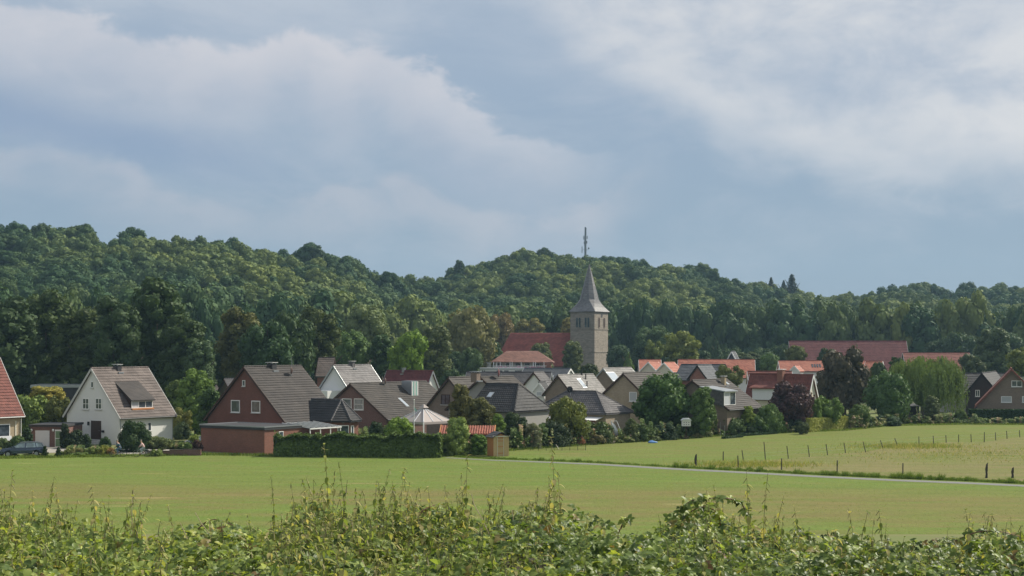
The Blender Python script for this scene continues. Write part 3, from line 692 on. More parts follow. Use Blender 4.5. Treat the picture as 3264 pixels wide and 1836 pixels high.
    def door(s, plane, u0, v0, u1, v1, mat='darkwood', name='door'):
        a0, z1 = s.loc(plane, u0, v0); a1, z0 = s.loc(plane, u1, v1)
        if a0 > a1: a0, a1 = a1, a0
        T = s.pm(plane); T2 = lambda x, y_, z: T(x, z, y_); mb = MB()
        mb.box((a0, .002, z0), (a1, .05, z1), T2); 
        o = mb.build(name, MAT[mat], s.root)
        fr = MB(); fr.box((a0-.09, .003, z0), (a0-.003, .08, z1+.09), T2); fr.box((a1+.003, .003, z0), (a1+.09, .08, z1+.09), T2); fr.box((a0-.001, .003, z1+.003), (a1+.001, .08, z1+.09), T2)
        fr.build('door_frame', MAT[mat], o)
        pn = MB()
        for k in range(3): pn.box((a0+(a1-a0)*.15, .052, z0+(z1-z0)*(.08+.3*k)), (a0+(a1-a0)*.85, .065, z0+(z1-z0)*(.32+.3*k)), T2)
        pn.build('door_panel', MAT[mat], o)
        MB().box((a0+.1, .07, (z0+z1)/2-.03), (a0+.22, .11, (z0+z1)/2), T2).build('handle', MAT['metal'], o)
        return o
    def chimney(s, u, vt, w=.75, l=.55, mat='bbrick', cap='sill', y=None, pots=1, side=.5):
        # stands through the roof on the line y (default just before the ridge)
        y = y if y is not None else s.W*side; P = s.O+s.ly*y; x = span(P, s.lx, u); q = P+s.lx*x; zt = Z(vt, q.y)-s.gz
        zb = s.ze+s.slope*min(y, s.W-y)-.6
        o = MB().box((x-l/2, y-w/2, zb), (x+l/2, y+w/2, zt)).build('chimney', MAT[mat], s.roof)
        mb = MB().box((x-l/2-.12, y-w/2-.12, zt+.10), (x+l/2+.12, y+w/2+.12, zt+.17))
        for sx in (-1, 1):
            for sy in (-1, 1): mb.box((x+sx*l*.4-.04, y+sy*w*.4-.04, zt), (x+sx*l*.4+.04, y+sy*w*.4+.04, zt+.10))
        c = mb.build('chimney_cap', MAT[cap], s.root)
        fz = s.ze+s.slope*(y-w/2); MB().box((x-l/2-.08, y-w/2-.32, fz-.20), (x+l/2+.08, y-w/2-.01, fz-.02)).build('chimney_flashing', MAT['metal'], s.root)
    def on_roof(s, u, v):
        """point of the front slope seen at (u, v), in house coordinates"""
        C = Vector((0, 0, H)); ray = Vector(((u-CX)/F, 1, -(v-HV)/F))
        n = Vector((0, -s.slope, 1)).normalized(); rot = Matrix((s.lx, s.ly, Vector((0, 0, 1))))
        c = rot @ (C-s.O); r = rot @ ray; p0 = Vector((0, 0, s.ze)); t = (p0-c).dot(n)/r.dot(n); p = c+r*t
        return p, n
    def roof_window(s, u0, v0, u1, v1, name='roof_window', mat='panel', frame='metal', w=.9, lift=.10):
        p, n = s.on_roof(u0, v0); q, _ = s.on_roof(u1, v1)
        x0, x1 = min(p.x, q.x), max(p.x, q.x); ya, yb = min(p.y, q.y), max(p.y, q.y)
        if x1-x0 < w or w > .5: x0 = (x0+x1)/2-w/2; x1 = x0+w
        if yb-ya < .5: yb = ya+.8
        def T(x, y, z): return (x, y - n.y*0 + n.y*z, s.ze+s.slope*y + n.z*z)
        o = MB().box((x0, ya, .02), (x1, yb, lift), T).build(name, MAT[frame], s.root)
        MB().box((x0+.08, ya+.08, lift+.003), (x1-.08, yb-.08, lift+.02), T).build('pane', MAT[mat], o)
    def dish(s, u, v, mat='darkwood', r=.42, mastv=None):
        p, n = s.on_roof(u, mastv or v+14); zt = Z(v, (s.O+s.lx*p.x+s.ly*p.y).y)-s.gz
        o = MB().tube([tuple(p), (p.x, p.y, zt+.15)], .035, 6).build('dish_mast', MAT['metal'], s.root)
        bm = MB(); C = Vector((p.x, p.y-.12, zt)); 
        # dish looks away to the right; a shallow bowl
        rot = Matrix(((math.cos(.5), -math.sin(.5), 0), (math.sin(.5), math.cos(.5), 0), (0, 0, 1)))
        vs = []; fs = []; K = 14
        for j, (rad, dep) in enumerate(((0.001, .10), (r*.5, .07), (r*.85, .025), (r, 0), (r*.97, -.02), (r*.5, .035), (.001, .065))):
            for k in range(K):
                t = 2*math.pi*k/K; vv = rot @ Vector((rad*math.cos(t), -dep*1.4, rad*1.05*math.sin(t))); vs.append(C+vv)
        for j in range(6):
            for k in range(K): fs.append((j*K+k, j*K+(k+1) % K, (j+1)*K+(k+1) % K, (j+1)*K+k))
        bm.add(vs, fs); d = bm.build('dish', MAT[mat], s.root, True)
        MB().bar(C+rot @ Vector((0, .02, -r*.9)), C+rot @ Vector((.0, -.45, -.1)), .03).build('feed_arm', MAT['metal'], s.root)
    def pipe(s, x, y, mat='metal', z0=-.1, z1=None):
        MB().tube([(x, y, z0), (x, y, z1 or s.ze-.1)], .045, 6).build('downpipe', MAT[mat], s.root)
    def shed_dormer(s, u0, u1, vtop, vbot, roofv, roofmat, cheek='dark', panes=3, mat='frame', box=None):
        """flat-pitched dormer whose window front spans u0..u1 / vtop..vbot"""
        pl, _ = s.on_roof(u0, vbot); pr, _ = s.on_roof(u1, vbot)
        y = (pl.y+pr.y)/2; P = s.O+s.ly*y; xa, xb = span(P, s.lx, u0), span(P, s.lx, u1); q = P+s.lx*xa
        zb = s.ze+s.slope*y; zt = Z(vtop, q.y)-s.gz; yt = (Z(roofv, q.y+1.8)-s.gz-s.ze)/s.slope; yt = max(y+.8, min(yt, s.W/2-.15)); zrt = s.ze+s.slope*yt
        root = MB().prism([(xa, y, zb-.2), (xa, y, zt), (xa, yt, zrt-.05), (xa, yt, zrt-1.6)], (xb-xa, 0, 0)).build('dormer', MAT[cheek], s.root)
        MB().prism([(xa-.2, y-.3, zt+.0), (xa-.2, y-.3, zt+.14), (xa-.2, yt+.1, zrt+.20), (xa-.2, yt+.1, zrt+.06)], (xb-xa+.4, 0, 0)).build('dormer_roof', MAT[roofmat], root)
        fr = MB(); f = .08
        fr.box((xa+.02, y-.06, zb+.02), (xb-.02, y-.003, zb+.02+f)); fr.box((xa+.02, y-.06, zt-f-.02), (xb-.02, y-.003, zt-.02))
        for i in range(panes+1):
            xx = xa+.02+(xb-xa-.04-f)*i/panes; fr.box((xx, y-.058, zb+.02+f), (xx+f, y-.004, zt-f-.02))
        fr.build('window_frame', MAT[mat], root)
        for i in range(panes):
            x_ = xa+.02+(xb-xa-.04-f)*i/panes+f; x2 = x_+(xb-xa-.04-f)/panes-f
            MB().box((x_, y-.03, zb+.1), (x2, y-.002, zt-.1)).build('pane', MAT['glass' if i != 0 else 'curtain'], root)
        return dict(y=y, xa=xa, xb=xb, zb=zb, zt=zt, root=root)

# ---- white house on the left
h1 = House('white_house', 'white rendered house with steep grey-brown tiled roof, shed dormer and dark front door', 383, 175, 55.4, 201, 563, 1334, 1174, 'white', 'ww', spacing=.43, board='sill', base=-.1)
h1.window('left', 290, 1216, 299, 1236, 0, 0)
h1.window('left', 264, 1269, 284, 1305, 1, 1); h1.window('left', 305, 1269, 325, 1305, 1, 1)
h1.door('left', 293, 1343, 321, 1401, 'darkwood')
h1.chimney(374, 1165, .85, .6, 'dark')
dm = h1.shed_dormer(418, 486, 1279, 1301, 1222, 'brn', 'darkwood', 3)
MB().box((dm['xa']-.02, dm['y']-.28, dm['zb']-.16), (dm['xb']+.02, dm['y']-.07, dm['zb']+.02)).build('flower_box', MAT['orangew'], h1.root)
h1.window('front', 470, 1346, 482, 1374, 0, 0)
a_, z_ = h1.loc('left', 284, 1349); MB().box((h1.og-.22, a_-.08, z_-.25), (h1.og-.01, a_+.08, z_+.2)).build('wall_lantern', MAT['black'], h1.root)
a_, z_ = h1.loc('left', 329, 1375); MB().box((h1.og-.12, a_-.2, z_-.13), (h1.og-.004, a_+.2, z_+.13)).build('letter_box', MAT['black'], h1.root)
a_, z_ = h1.loc('left', 307, 1401)
for k in range(4): MB().box((h1.og-.3-.3*(4-k)+.0, a_-1.1+.003*k, -.1), (h1.og-.004, a_+1.1-.003*k, z_-(3-k)*.17-.01)).build('doorstep', MAT['sill'], h1.root)
h1.pipe(.35, h1.oh-.06); h1.pipe(h1.L-.35, h1.oh-.06)

# ---- house cut by the left edge: red roof, sandstone wall
h0 = House('red_roofed_house', 'cropped house at the left edge with red tiled roof, sandstone wall and big picture window', -151, 157.6, 55.4, None, 78, 1337, 1139, 'yellowb', 'red', spacing=.40, board='sill', W=9.0, base=-.1, gutter='white', og=.3)
h0.window('front', -52, 1355, 31, 1392, 1, 0)
a0_, z0_ = h0.loc('front', -56, 1394); a1_, z1_ = h0.loc('front', 33, 1404)
MB().box((a0_, h0.oh-.22, z1_), (a1_, h0.oh-.003, z0_)).build('window_box', MAT['whitecloth'], h0.root)
h0.pipe(h0.L-.22, h0.oh-.09, 'white')
MB().box((h0.L-.95, h0.oh-.05, -.1), (h0.L-.8, h0.oh-.003, h0.ze-.5)).build('corner_board', MAT['cream'], h0.root)

# ---- big brown brick house
h2 = House('brick_house', 'large brown brick house with steep dark tiled roof behind the flat-roofed brick garage', 909, 171, 55.4, 650, 1090, 1347, 1169, 'bbrick', 'brn', spacing=.40, base=-.1)
h2.window('left', 737, 1275, 765, 1315, 0, 0); h2.window('left', 802, 1277, 830, 1316, 0, 0)
h2.window('left', 773, 1212, 782, 1231, 0, 0)
h2.chimney(866, 1159, .95, .75, 'dark')
h2.dish(927, 1180, 'darkwood', .42, 1200)
p_, n_ = h2.on_roof(930, 1202); zt_ = Z(1138, 174); MB().tube([tuple(p_), (p_.x, p_.y, zt_)], .03, 6).build('aerial_mast', MAT['metal'], h2.root)
# annex: wing with half-octagon end running out towards the field
dirn = h2.ly*-1
def h2x(u, y): P = h2.O+h2.ly*y; return span(P, h2.lx, u)
xa = h2.L-5.6; xb = h2.L-.5; yc = -3.2; zE = 2.95; zT = 5.35; xm = (xa+xb)/2
ax = empty('brick_annex', h2.O, R(55.4), 'brick annex with dark polygonal hipped roof joined to the brown brick house', 'annex')
E = [(xa, 1.2), (xa, yc), (xa+1.6, yc-1.7), (xb-1.6, yc-1.7), (xb, yc), (xb, 1.2)]
apex = (xm, yc+.6, zT); back = (xm, 2.2, zT)
wl = [(xa+.4, 1.2), (xa+.4, yc+.15), (xa+1.8, yc-1.35), (xb-1.8, yc-1.35), (xb-.4, yc+.15), (xb-.4, 1.2)]
MB().prism([(x, y, -.1) for x, y in wl], (0, 0, zE+.05)).build('wall', MAT['gbrick'], ax)
rb = MB(); th = (0, 0, -.16); Ez = [(x, y, zE) for x, y in E]
for pl in ([Ez[0], Ez[1], apex, back], [Ez[1], Ez[2], apex], [Ez[2], Ez[3], apex], [Ez[3], Ez[4], apex], [Ez[4], Ez[5], back, apex]): rb.prism(pl, th)
axr = rb.build('roof', MAT['drk'], ax)
tiled(axr, Ez[0], Ez[1], apex, back, MAT['drk'], .38); tiled(axr, Ez[1], Ez[2], apex, apex, MAT['drk'], .38); tiled(axr, Ez[2], Ez[3], apex, apex, MAT['drk'], .38); tiled(axr, Ez[3], Ez[4], apex, apex, MAT['drk'], .38)
hb = MB()
for p in Ez[1:5]:
    p, q = Vector(p), Vector(apex); kk = int((q-p).length/.38)
    for i in range(kk): hb.tube([p.lerp(q, i/kk)+Vector((0, 0, .05)), p.lerp(q, (i+1)/kk)+Vector((0, 0, .08))], [.13, .09], 6)
hb.tube([(xm, yc+.6, zT+.05), (xm, 2.2, zT+.05)], .12, 6); hb.build('hip_cap', MAT['mgrey'], axr)
def awin(p, q, z0, z1, s0, s1):
    p, q = Vector((*p, 0)), Vector((*q, 0)); d = (q-p).normalized(); n = Vector((d.y, -d.x, 0)); Ls = (q-p).length
    T = lambda x, y, z: tuple(p+d*x+n*y+Vector((0, 0, z))); a0, a1 = Ls*s0, Ls*s1; mb = MB(); f = .09
    mb.box((a0, .003, z0), (a0+f, .07, z1), T); mb.box((a1-f, .003, z0), (a1, .07, z1), T); mb.box((a0+f, .003, z1-f), (a1-f, .07, z1), T); mb.box((a0+f, .003, z0), (a1-f, .07, z0+f), T)
    o = mb.build('window', MAT['frame'], ax); MB().box((a0+f*.5, .004, z0+f*.5), (a1-f*.5, .03, z1-f*.5), T).build('pane', MAT['glass'], o)
awin(wl[1], wl[2], .3, 2.45, .3, .95); awin(wl[2], wl[3], .3, 2.4, .1, .45); awin(wl[3], wl[4], .3, 2.4, .25, .7)

# ---- flat roofed brick garage in front
gD = 159.4; gC = Vector((X(843, gD), gD, 0)); glx, gly = Vector((math.sin(R(34.6)), math.cos(R(34.6)), 0)), Vector((-math.cos(R(34.6)), math.sin(R(34.6)), 0))
gL = span(gC, glx, 958); gW = span(gC, gly, 641)
ga = empty('brick_garage', gC, R(55.4), 'flat-roofed brick garage with dark fascia standing at the field edge', 'garage')
MB().box((0, 0, -.1), (gL, gW, 2.62)).build('wall', MAT['gbrick'], ga)
rf_ = MB().box((-.12, -.12, 2.623), (gL+.12, gW+.12, 2.96)).build('roof', MAT['dark'], ga)
tr_ = MB(); [tr_.box(a_, b_) for a_, b_ in (((-.16, -.16, 2.90), (gL+.16, -.08, 3.03)), ((-.16, gW+.08, 2.90), (gL+.16, gW+.16, 3.03)), ((-.16, -.079, 2.90), (-.08, gW+.079, 3.03)), ((gL+.08, -.079, 2.90), (gL+.16, gW+.079, 3.03)))]; tr_.build('roof_trim', MAT['metal'], rf_)
o_ = MB().box((2.2, -.06, 1.75), (2.9, -.003, 2.4)).build('window', MAT['frame'], ga); MB().box((2.27, -.075, 1.82), (2.83, -.062, 2.33)).build('pane', MAT['glass'], o_)
# terrace roof between garage and annex
pr = empty('terrace_canopy', gC, R(55.4), 'glazed terrace canopy on white posts between the garage and the annex', 'canopy')
cx0, cx1 = gL+.15, gL+5.4
cp = MB().prism([(cx0, -1.2, 2.60), (cx1, -1.2, 2.60), (cx1, 3.0, 3.05), (cx0, 3.0, 3.05)], (0, 0, -.05)).build('roof_sheet', M_plain('smoky_sheet', (.045, .055, .055), .6, .1, 2, 0, .15), pr)
MB().bar((cx0, -1.28, 2.55), (cx1, -1.28, 2.55), .1, .14).build('gutter', MAT['white'], pr)
for k in range(4): MB().box((cx0+.1+(cx1-cx0-.2)*k/3-.05, -1.25, -.1), (cx0+.1+(cx1-cx0-.2)*k/3+.05, -1.15, 2.5)).build('post', MAT['white'], pr)
for k in range(7): MB().bar((cx0+.05+(cx1-cx0-.1)*k/6, -1.2, 2.64), (cx0+.05+(cx1-cx0-.1)*k/6, 3.0, 3.09), .05, .06).build('rafter', MAT['white'], pr)

# ---- white house with pale grey roof behind
h3 = House('white_gabled_house', 'white gabled house with pale grey tiled roof behind the brown brick house', 1138, 214, 55.4, 988, 1256, 1285, 1165, 'white', 'grey', spacing=.42, board='metal')
h3.chimney(1122, 1154, .7, .6, 'mgrey', 'sill')
MB().box((-2.6, 3.4, 0), (h3.og-.01, 7.6, 5.3)).build('side_wing', MAT['white'], h3.root)
# ---- second brown house
h4 = House('brown_house', 'brown brick house with lichen-spotted roof, zinc dormer box and satellite dish behind the annex', 1235, 191, 55.4, 1000, 1475, 1337, 1223, 'dbrick', 'brn2', spacing=.42)
h4.window('left', 1091, 1270, 1121, 1306, 0, 0, 'glass'); h4.window('left', 1129, 1270, 1159, 1307, 0, 1, 'glass')
h4.roof_window(1272, 1270, 1299, 1297, mat='panel', w=.62)
h4.dish(1226, 1214, 'darkwood', .42, 1228)
q_, n_ = h4.on_roof(1318, 1262)
zb_ = MB().box((q_.x-.5, q_.y, q_.z-.3), (q_.x+.9, q_.y+1.7, q_.z+2.05)).build('zinc_dormer', MAT['metal'], h4.root)
for k in range(5): MB().box((q_.x-.42+.3*k, q_.y-.06, q_.z-.1), (q_.x-.24+.3*k, q_.y-.003, q_.z+1.95)).build('cladding_strip', MAT['copper' if k % 2 else 'frame'], zb_)
# ---- wine red roof, white gable facing right
h5 = House('wine_red_roofed_house', 'house with wine red roof and bright white gable behind the brown house', 1352, 236, -34.6, 1205, 1408, 1262, 1183, 'white', 'wine', near='R', spacing=.45, board='metal')
h5.chimney(1287, 1176, .5, .4, 'metal', 'metal')
# ---- beige gable house with short ridge
h6 = House('beige_gabled_house', 'beige brick gabled house with dark window behind the olive shrub', 1512, 188, 55.4, 1348, 1590, 1312, 1204, 'taupe', 'brn2', spacing=.42, L=5.2)
h6.window('left', 1406, 1257, 1434, 1290, 1, 0, 'glass', 'darkwood')
# ---- its neighbour with the dark hipped slope and wine red dish
h7 = House('hipped_brown_house', 'brown-roofed house with wine red satellite dish on the ridge and pale wall below', 1650, 181, 55.4, 1480, 1752, 1312, 1203, 'greyw', 'brn2', spacing=.42, hipL=0, W=11.2)
h7.chimney(1516, 1188, .9, .8, 'taupe', 'metal', y=h7.W*.5); h7.dish(1587, 1188, 'wine', .52, 1212)
h7b = House('dark_hipped_wing', 'dark tiled hipped wing facing left in front of the brown-roofed house', 1640, 176, -34.6, 1488, 1668, 1312, 1226, 'greyw', 'drk', near='R', spacing=.42, hip0=0, hipL=2.2, board='sill', cat='house wing', W=8.2)
h7b.roof_window(1555, 1268, 1566, 1260, mat='panel', w=.7)
# ---- long pale roof behind with little white-trimmed dormer
h8 = House('long_grey_roofed_house', 'long house with plain pale grey roof and small white-trimmed gable dormer', 1762, 236, 55.4, 1640, 1800, 1262, 1187, 'white', 'mgrey', spacing=.5, L=3)
h8b = House('pale_grey_house', 'pale grey roof stretching left behind the wine red dish', 1745, 240, -10, 1470, 1790, 1262, 1187, 'greyw', 'mgrey', near='R', spacing=.5, board='metal', W=9)
dd = House('gable_dormer', 'small dark gable dormer with white trim and pale window on the grey roof', 1738, 226, 75, 1697, 1742, 1246, 1219, 'white', 'drk', spacing=.4, L=4.2, oh=.15, og=.15, board='frame', cat='dormer', base=2.8, gutter=None)
dd.window('left', 1709, 1248, 1728, 1263, 0, 0, 'curtain')
# ---- slate roof before the hotel
h9 = House('slate_roofed_house', 'house with dark blue slate roof and white gable peak below the church', 1790, 272, -22, 1640, 1836, 1222, 1175, 'white', 'slate', near='R', spacing=.5, rows=False, board='frame', W=10)
h9.roof_window(1752, 1207, 1762, 1198, mat='panel', w=.8)
# ---- pale roof with one skylight
h10 = House('skylight_house', 'brown gabled house with pale roof and one large bluish roof panel', 1828, 222, 55.4, 1728, 1940, 1262, 1196, 'taupe', 'lgrey', spacing=.45, rows=False, board='darkwood')
h10.roof_window(1840, 1208, 1868, 1237, mat='panel', w=1.1)
for uu, vv in ((1855, 1197), (1867, 1210), (1871, 1234)):
    p_, n_ = h10.on_roof(uu, vv); MB().tube([tuple(p_), (p_.x, p_.y, p_.z+.9)], .09, 7).build('flue_pipe', MAT['black'], h10.root)
h11 = House('solar_panel_house', 'dark gabled house with pale roof carrying a broad white solar array', 1974, 252, 55.4, 1872, 2062, 1236, 1174, 'taupe', 'lgrey', spacing=.45, rows=False, board='metal')
h11.roof_window(1946, 1187, 1963, 1215, 'solar_panel', 'panel', w=2.7)
# ---- hipped bungalow
h13 = House('hipped_bungalow', 'low bungalow with broad hipped grey tiled roof and red-brown hip tiles', 1931, 189, -34.6, 1690, 2019, 1319, 1250, 'beige', 'mgrey', near='R', spacing=.42, hip0=3.6, hipL=3.6, board='sill')
h13.dish(1818, 1241, 'black', .4, 1262)
aw = empty('awning', h13.O, R(-34.6), 'white terrace awning along the front of the bungalow', 'awning')
MB().prism([(h13.L-8.5, -1.6, 2.25), (h13.L-.6, -1.6, 2.25), (h13.L-.6, h13.oh-.01, 2.6), (h13.L-8.5, h13.oh-.01, 2.6)], (0, 0, .06)).build('awning_cloth', MAT['white'], aw)
MB().bar((h13.L-8.5, -1.64, 2.2), (h13.L-.6, -1.64, 2.2), .1, .16).build('front_bar', MAT['wine'], aw)
for k in range(3): MB().box((h13.L-8.3+3.7*k, -1.6, -.05), (h13.L-8.2+3.7*k, -1.5, 2.2)).build('awning_post', MAT['metal'], aw)
# ---- big beige gable
h12 = House('sand_gabled_house', 'sand-coloured gabled house with shuttered window behind the big garden tree', 2074, 203, 55.4, 1900, 2190, 1278, 1190, 'beige', 'brn2', spacing=.42)
h12.window('left', 2006, 1249, 2030, 1280, 0, 0, 'shutter')
# ---- brown house with white dormer window
h15 = House('white_dormer_house', 'brown-roofed house with boxy white-framed dormer window and orange chimney', 2324, 193, 55.4, 2092, 2432, 1306, 1213, 'taupe', 'brn', spacing=.42)
h15.shed_dormer(2307, 2344, 1250, 1292, 1236, 'metal', 'mgrey', 2)
h15.chimney(2306, 1202, .6, .5, 'yellowb', 'sill', y=h15.W*.42); h15.roof_window(2313, 1227, 2322, 1220, mat='panel', w=.6)
# ---- red house
h14 = House('red_tiled_house', 'big house with deep red roof, orange brick chimney and white gable trim on the right', 2576, 222, -34.6, 2372, 2610, 1276, 1195, 'cream', 'red', near='R', spacing=.45, board='frame')
h14.chimney(2490, 1180, 1.1, .9, 'gbrick', 'frame', y=h14.W*.42)
p_, n_ = h14.on_roof(2445, 1262)
o_ = MB().box((p_.x-2.2, p_.y-.6, p_.z-.6), (p_.x+2.0, p_.y+2.4, p_.z+1.15)).build('dormer', MAT['whitecloth'], h14.root)
MB().prism([(p_.x-2.6, p_.y-1.0, p_.z+1.1), (p_.x+2.4, p_.y-1.0, p_.z+1.1), (p_.x+1.0, p_.y+3.4, p_.z+3.1), (p_.x-.6, p_.y+3.4, p_.z+3.1)], (0, 0, .18)).build('dormer_roof', MAT['red'], o_)
h14b = House('red_ridge_house', 'low red roof ridge showing just behind the red tiled house', 2530, 248, -5, 2386, 2560, 1225, 1184, 'cream', 'red', near='R', spacing=.5, rows=False, board='frame', W=6)
# ---- slate/brick crossing gables
h16 = House('slate_and_brick_house', 'dark slate roofed house with red brick gable before the orange roofs', 2290, 262, -25, 2146, 2330, 1212, 1163, 'redb', 'slate', near='R', spacing=.5, rows=False, board='black', W=9)
h16b = House('brick_cross_gable', 'red brick cross gable under dark slate in front of the slate roof', 2255, 255, 62, 2190, 2290, 1210, 1165, 'redb', 'slate', spacing=.5, rows=False, board='black', L=7, cat='gable wing')
# ---- twin pink-orange gables and the long orange roof
h17 = House('orange_gabled_house', 'left of two twin houses with light orange roofs, pale gable facing left', 2096, 300, 55.4, 2036, 2128, 1186, 1154, 'cream', 'orange', spacing=.5, rows=False, board='frame')
h18 = House('orange_gabled_house', 'right of two twin houses with light orange roofs, yellowish gable facing left', 2146, 296, 55.4, 2086, 2180, 1187, 1156, 'cream', 'orange', spacing=.5, rows=False, board='frame')
h19 = House('orange_row_house', 'orange tiled roof peeping out behind the twin gabled houses', 2110, 318, -3, 2038, 2150, 1186, 1147, 'cream', 'orange', near='R', spacing=.5, rows=False, board='frame', W=9)
h20 = House('long_orange_roofed_house', 'very long house with orange-red tiled roof and white gable edge', 2408, 312, -8, 2159, 2424, 1205, 1147, 'white', 'orange', near='R', spacing=.5, rows=False, board='frame', W=11)
h21 = House('long_orange_dormer_house', 'orange roofed house with small white gable dormer right of the green gap', 2780, 318, -5, 2487, 2800, 1184, 1151, 'white', 'orange', near='R', spacing=.5, rows=False, board='frame', W=9)
h21d = House('white_gable_dormer', 'small white gable dormer with orange roof on the orange house', 2549, 309, 65, 2514, 2556, 1184, 1166, 'white', 'orange', spacing=.5, rows=False, board='frame', L=4, cat='dormer', oh=.2, og=.2, base=2, gutter=None)
for k in range(4): h21.roof_window(2612-k*8, 1172, 2615-k*8, 1162, 'roof_hatch', 'glass', 'black', w=.35)
h22 = House('orange_end_house', 'orange roofed house end with white gable trim between the dark tree and the willow', 2800, 300, -25, 2745, 2826, 1200, 1152, 'white', 'orange', near='R', spacing=.5, rows=False, board='frame', W=9)
# ---- great barn and its lower range
h23 = House('red_barn', 'great barn with huge plum red roof and pale stone gable tip', 2904, 400, -6, 2522, 2935, 1186, 1087, 'yellowb', 'barn', near='R', spacing=.6, rows=False, board='sill', W=16)
h24 = House('low_red_barn', 'lower barn range with faded red tile roof right of the great barn', 3110, 375, -4, 2893, 3135, 1196, 1125, 'yellowb', 'rust', near='R', spacing=.6, rows=False, board='sill', W=13)
h25 = House('dark_roofed_cottage', 'cottage with wide anthracite roof beside the dark timber gable', 3230, 262, -3, 3010, 3290, 1262, 1190, 'greyw', 'drk', near='R', spacing=.5, rows=False, board='black', W=10)
h26 = House('dark_timber_house', 'dark timber-clad gabled house with white verge left of the red-brown house', 3190, 246, 66, 3070, 3230, 1262, 1190, 'timber', 'drk', spacing=.5, rows=False, board='black')
h26.window('left', 3109, 1243, 3123, 1264, 1, 0)
h27 = House('red_brown_gabled_house', 'red-brown brick house at the right edge with broad rust roof edge and white windows', 3345, 231, 72, 3106, 3420, 1300, 1176, 'taupe', 'rust', spacing=.5, rows=False, board='rust', og=.5, L=12)
h27.window('left', 3224, 1213, 3258, 1233, 1, 0); h27.window('left', 3191, 1263, 3225, 1283, 0, 0, 'shutter'); h27.window('left', 3258, 1263, 3292, 1283, 0, 0, 'shutter')
# ---- far bits of roofs among the trees
h28 = House('far_brown_house', 'brown roof half hidden among trees behind the white gabled house', 1058, 262, 0, 1006, 1075, 1200, 1140, 'redb', 'ww', near='R', spacing=.6, rows=False, W=8)
h29 = House('hidden_grey_house', 'grey roofed house hidden by trees left of the brick house', 740, 215, 20, 690, 800, 1262, 1208, 'taupe', 'mgrey', spacing=.6, rows=False)
h30 = House('green_hidden_house', 'brown roof hidden in greenery between white house and brick house', 680, 228, 55.4, 612, 700, 1245, 1196, 'taupe', 'brn', spacing=.6, rows=False)
h31 = House('white_tip_house', 'tiny far gable with white bargeboards among trees above the long orange roof', 2345, 352, 50, 2318, 2356, 1146, 1120, 'slate', 'slate', spacing=.6, rows=False, board='frame')
# flat grey building behind the yellow shrub
fb = empty('flat_grey_building', (X(100, 225), 225, 0), R(8), 'flat-roofed grey building with pale parapet behind the yellowish shrub', 'building')
fL = 165/F*225
MB().box((0, 0, -.1), (fL, 8, Z(1236, 225))).build('wall', MAT['dark'], fb)
MB().box((-.15, -.15, Z(1236, 225)+.003), (fL+.15, 8.15, Z(1227, 225))).build('parapet', MAT['metal'], fb)

# small red-brown garage with white door
sD = 172; sg = empty('small_brick_garage', (X(97, sD), sD, 0), R(-3), 'small red-brown garage with white door and greenish glass door beside the white house', 'garage')
sw = (213-97)/F*sD; st = Z(1353, sD)
MB().box((0, 0, -.1), (sw, 5.5, st-.25)).build('wall', MAT['dbrick'], sg)
MB().box((-.15, -.2, st-.247), (sw+.12, 5.6, st)).build('roof', MAT['dark'], sg)
def gx(u): return (u-97)/F*sD
d_ = MB(); d_.box((gx(113), -.05, 0), (gx(159), -.003, Z(1372, sD)))
d_ = d_.build('garage_door', MAT['whitecloth'], sg)
for k in range(5): MB().box((gx(113)+.04, -.065, .06+.36*k), (gx(159)-.04, -.052, .38+.36*k)).build('door_slat', MAT['whitecloth'], d_)
gd = MB().box((gx(177), -.05, 0), (gx(198), -.003, Z(1369, sD))).build('side_door', MAT['frame'], sg)
for z0, z1 in ((.08, .95), (1.03, 1.85)): MB().box((gx(179), -.07, z0), (gx(196), -.052, z1)).build('pane', MAT['green'], gd)
for uu in (102, 172): MB().ball((gx(uu), -.15, Z(1371, sD)), (.13, .12, .17)).build('wall_lamp', MAT['frame'], sg, True)

# ------------------------------------------------------------------ church
cD = 425; cy_ = R(61); C = Vector((X(1895, cD), cD, 0)); clx = Vector((math.cos(cy_), math.sin(cy_), 0)); cly = Vector((-math.sin(cy_), math.cos(cy_), 0))
tw = span(C, cly, 1818); tl = span(C, clx, 1938); gz = ground_z(C.x, C.y); zs = Z(992, cD)-gz
def M_stone(name, c):
    m = M_brick(name, c, tuple(x*.7 for x in c), tuple(x*.72 for x in c), .75, .34); return m
MAT['tower'] = M_stone('tower_sandstone', (.32, .28, .23))
ch = empty('church', (C.x, C.y, gz), cy_, 'village church with square stone tower, flared slate spire and dark red nave roof', 'church')
zw_ = [zs*0-.3, zs-16.2, zs-6.3, zs]
twr = MB().box((0, 0, -.3), (tl, tw, zs)).build('tower', MAT['tower'], ch)
for z in (Z(1122, cD)-gz, Z(1049, cD)-gz, zs-.25):
    MB().box((-.12, -.12, z-.13), (tl+.12, tw+.12, z+.13)).build('string_course', MAT['tower'], twr)
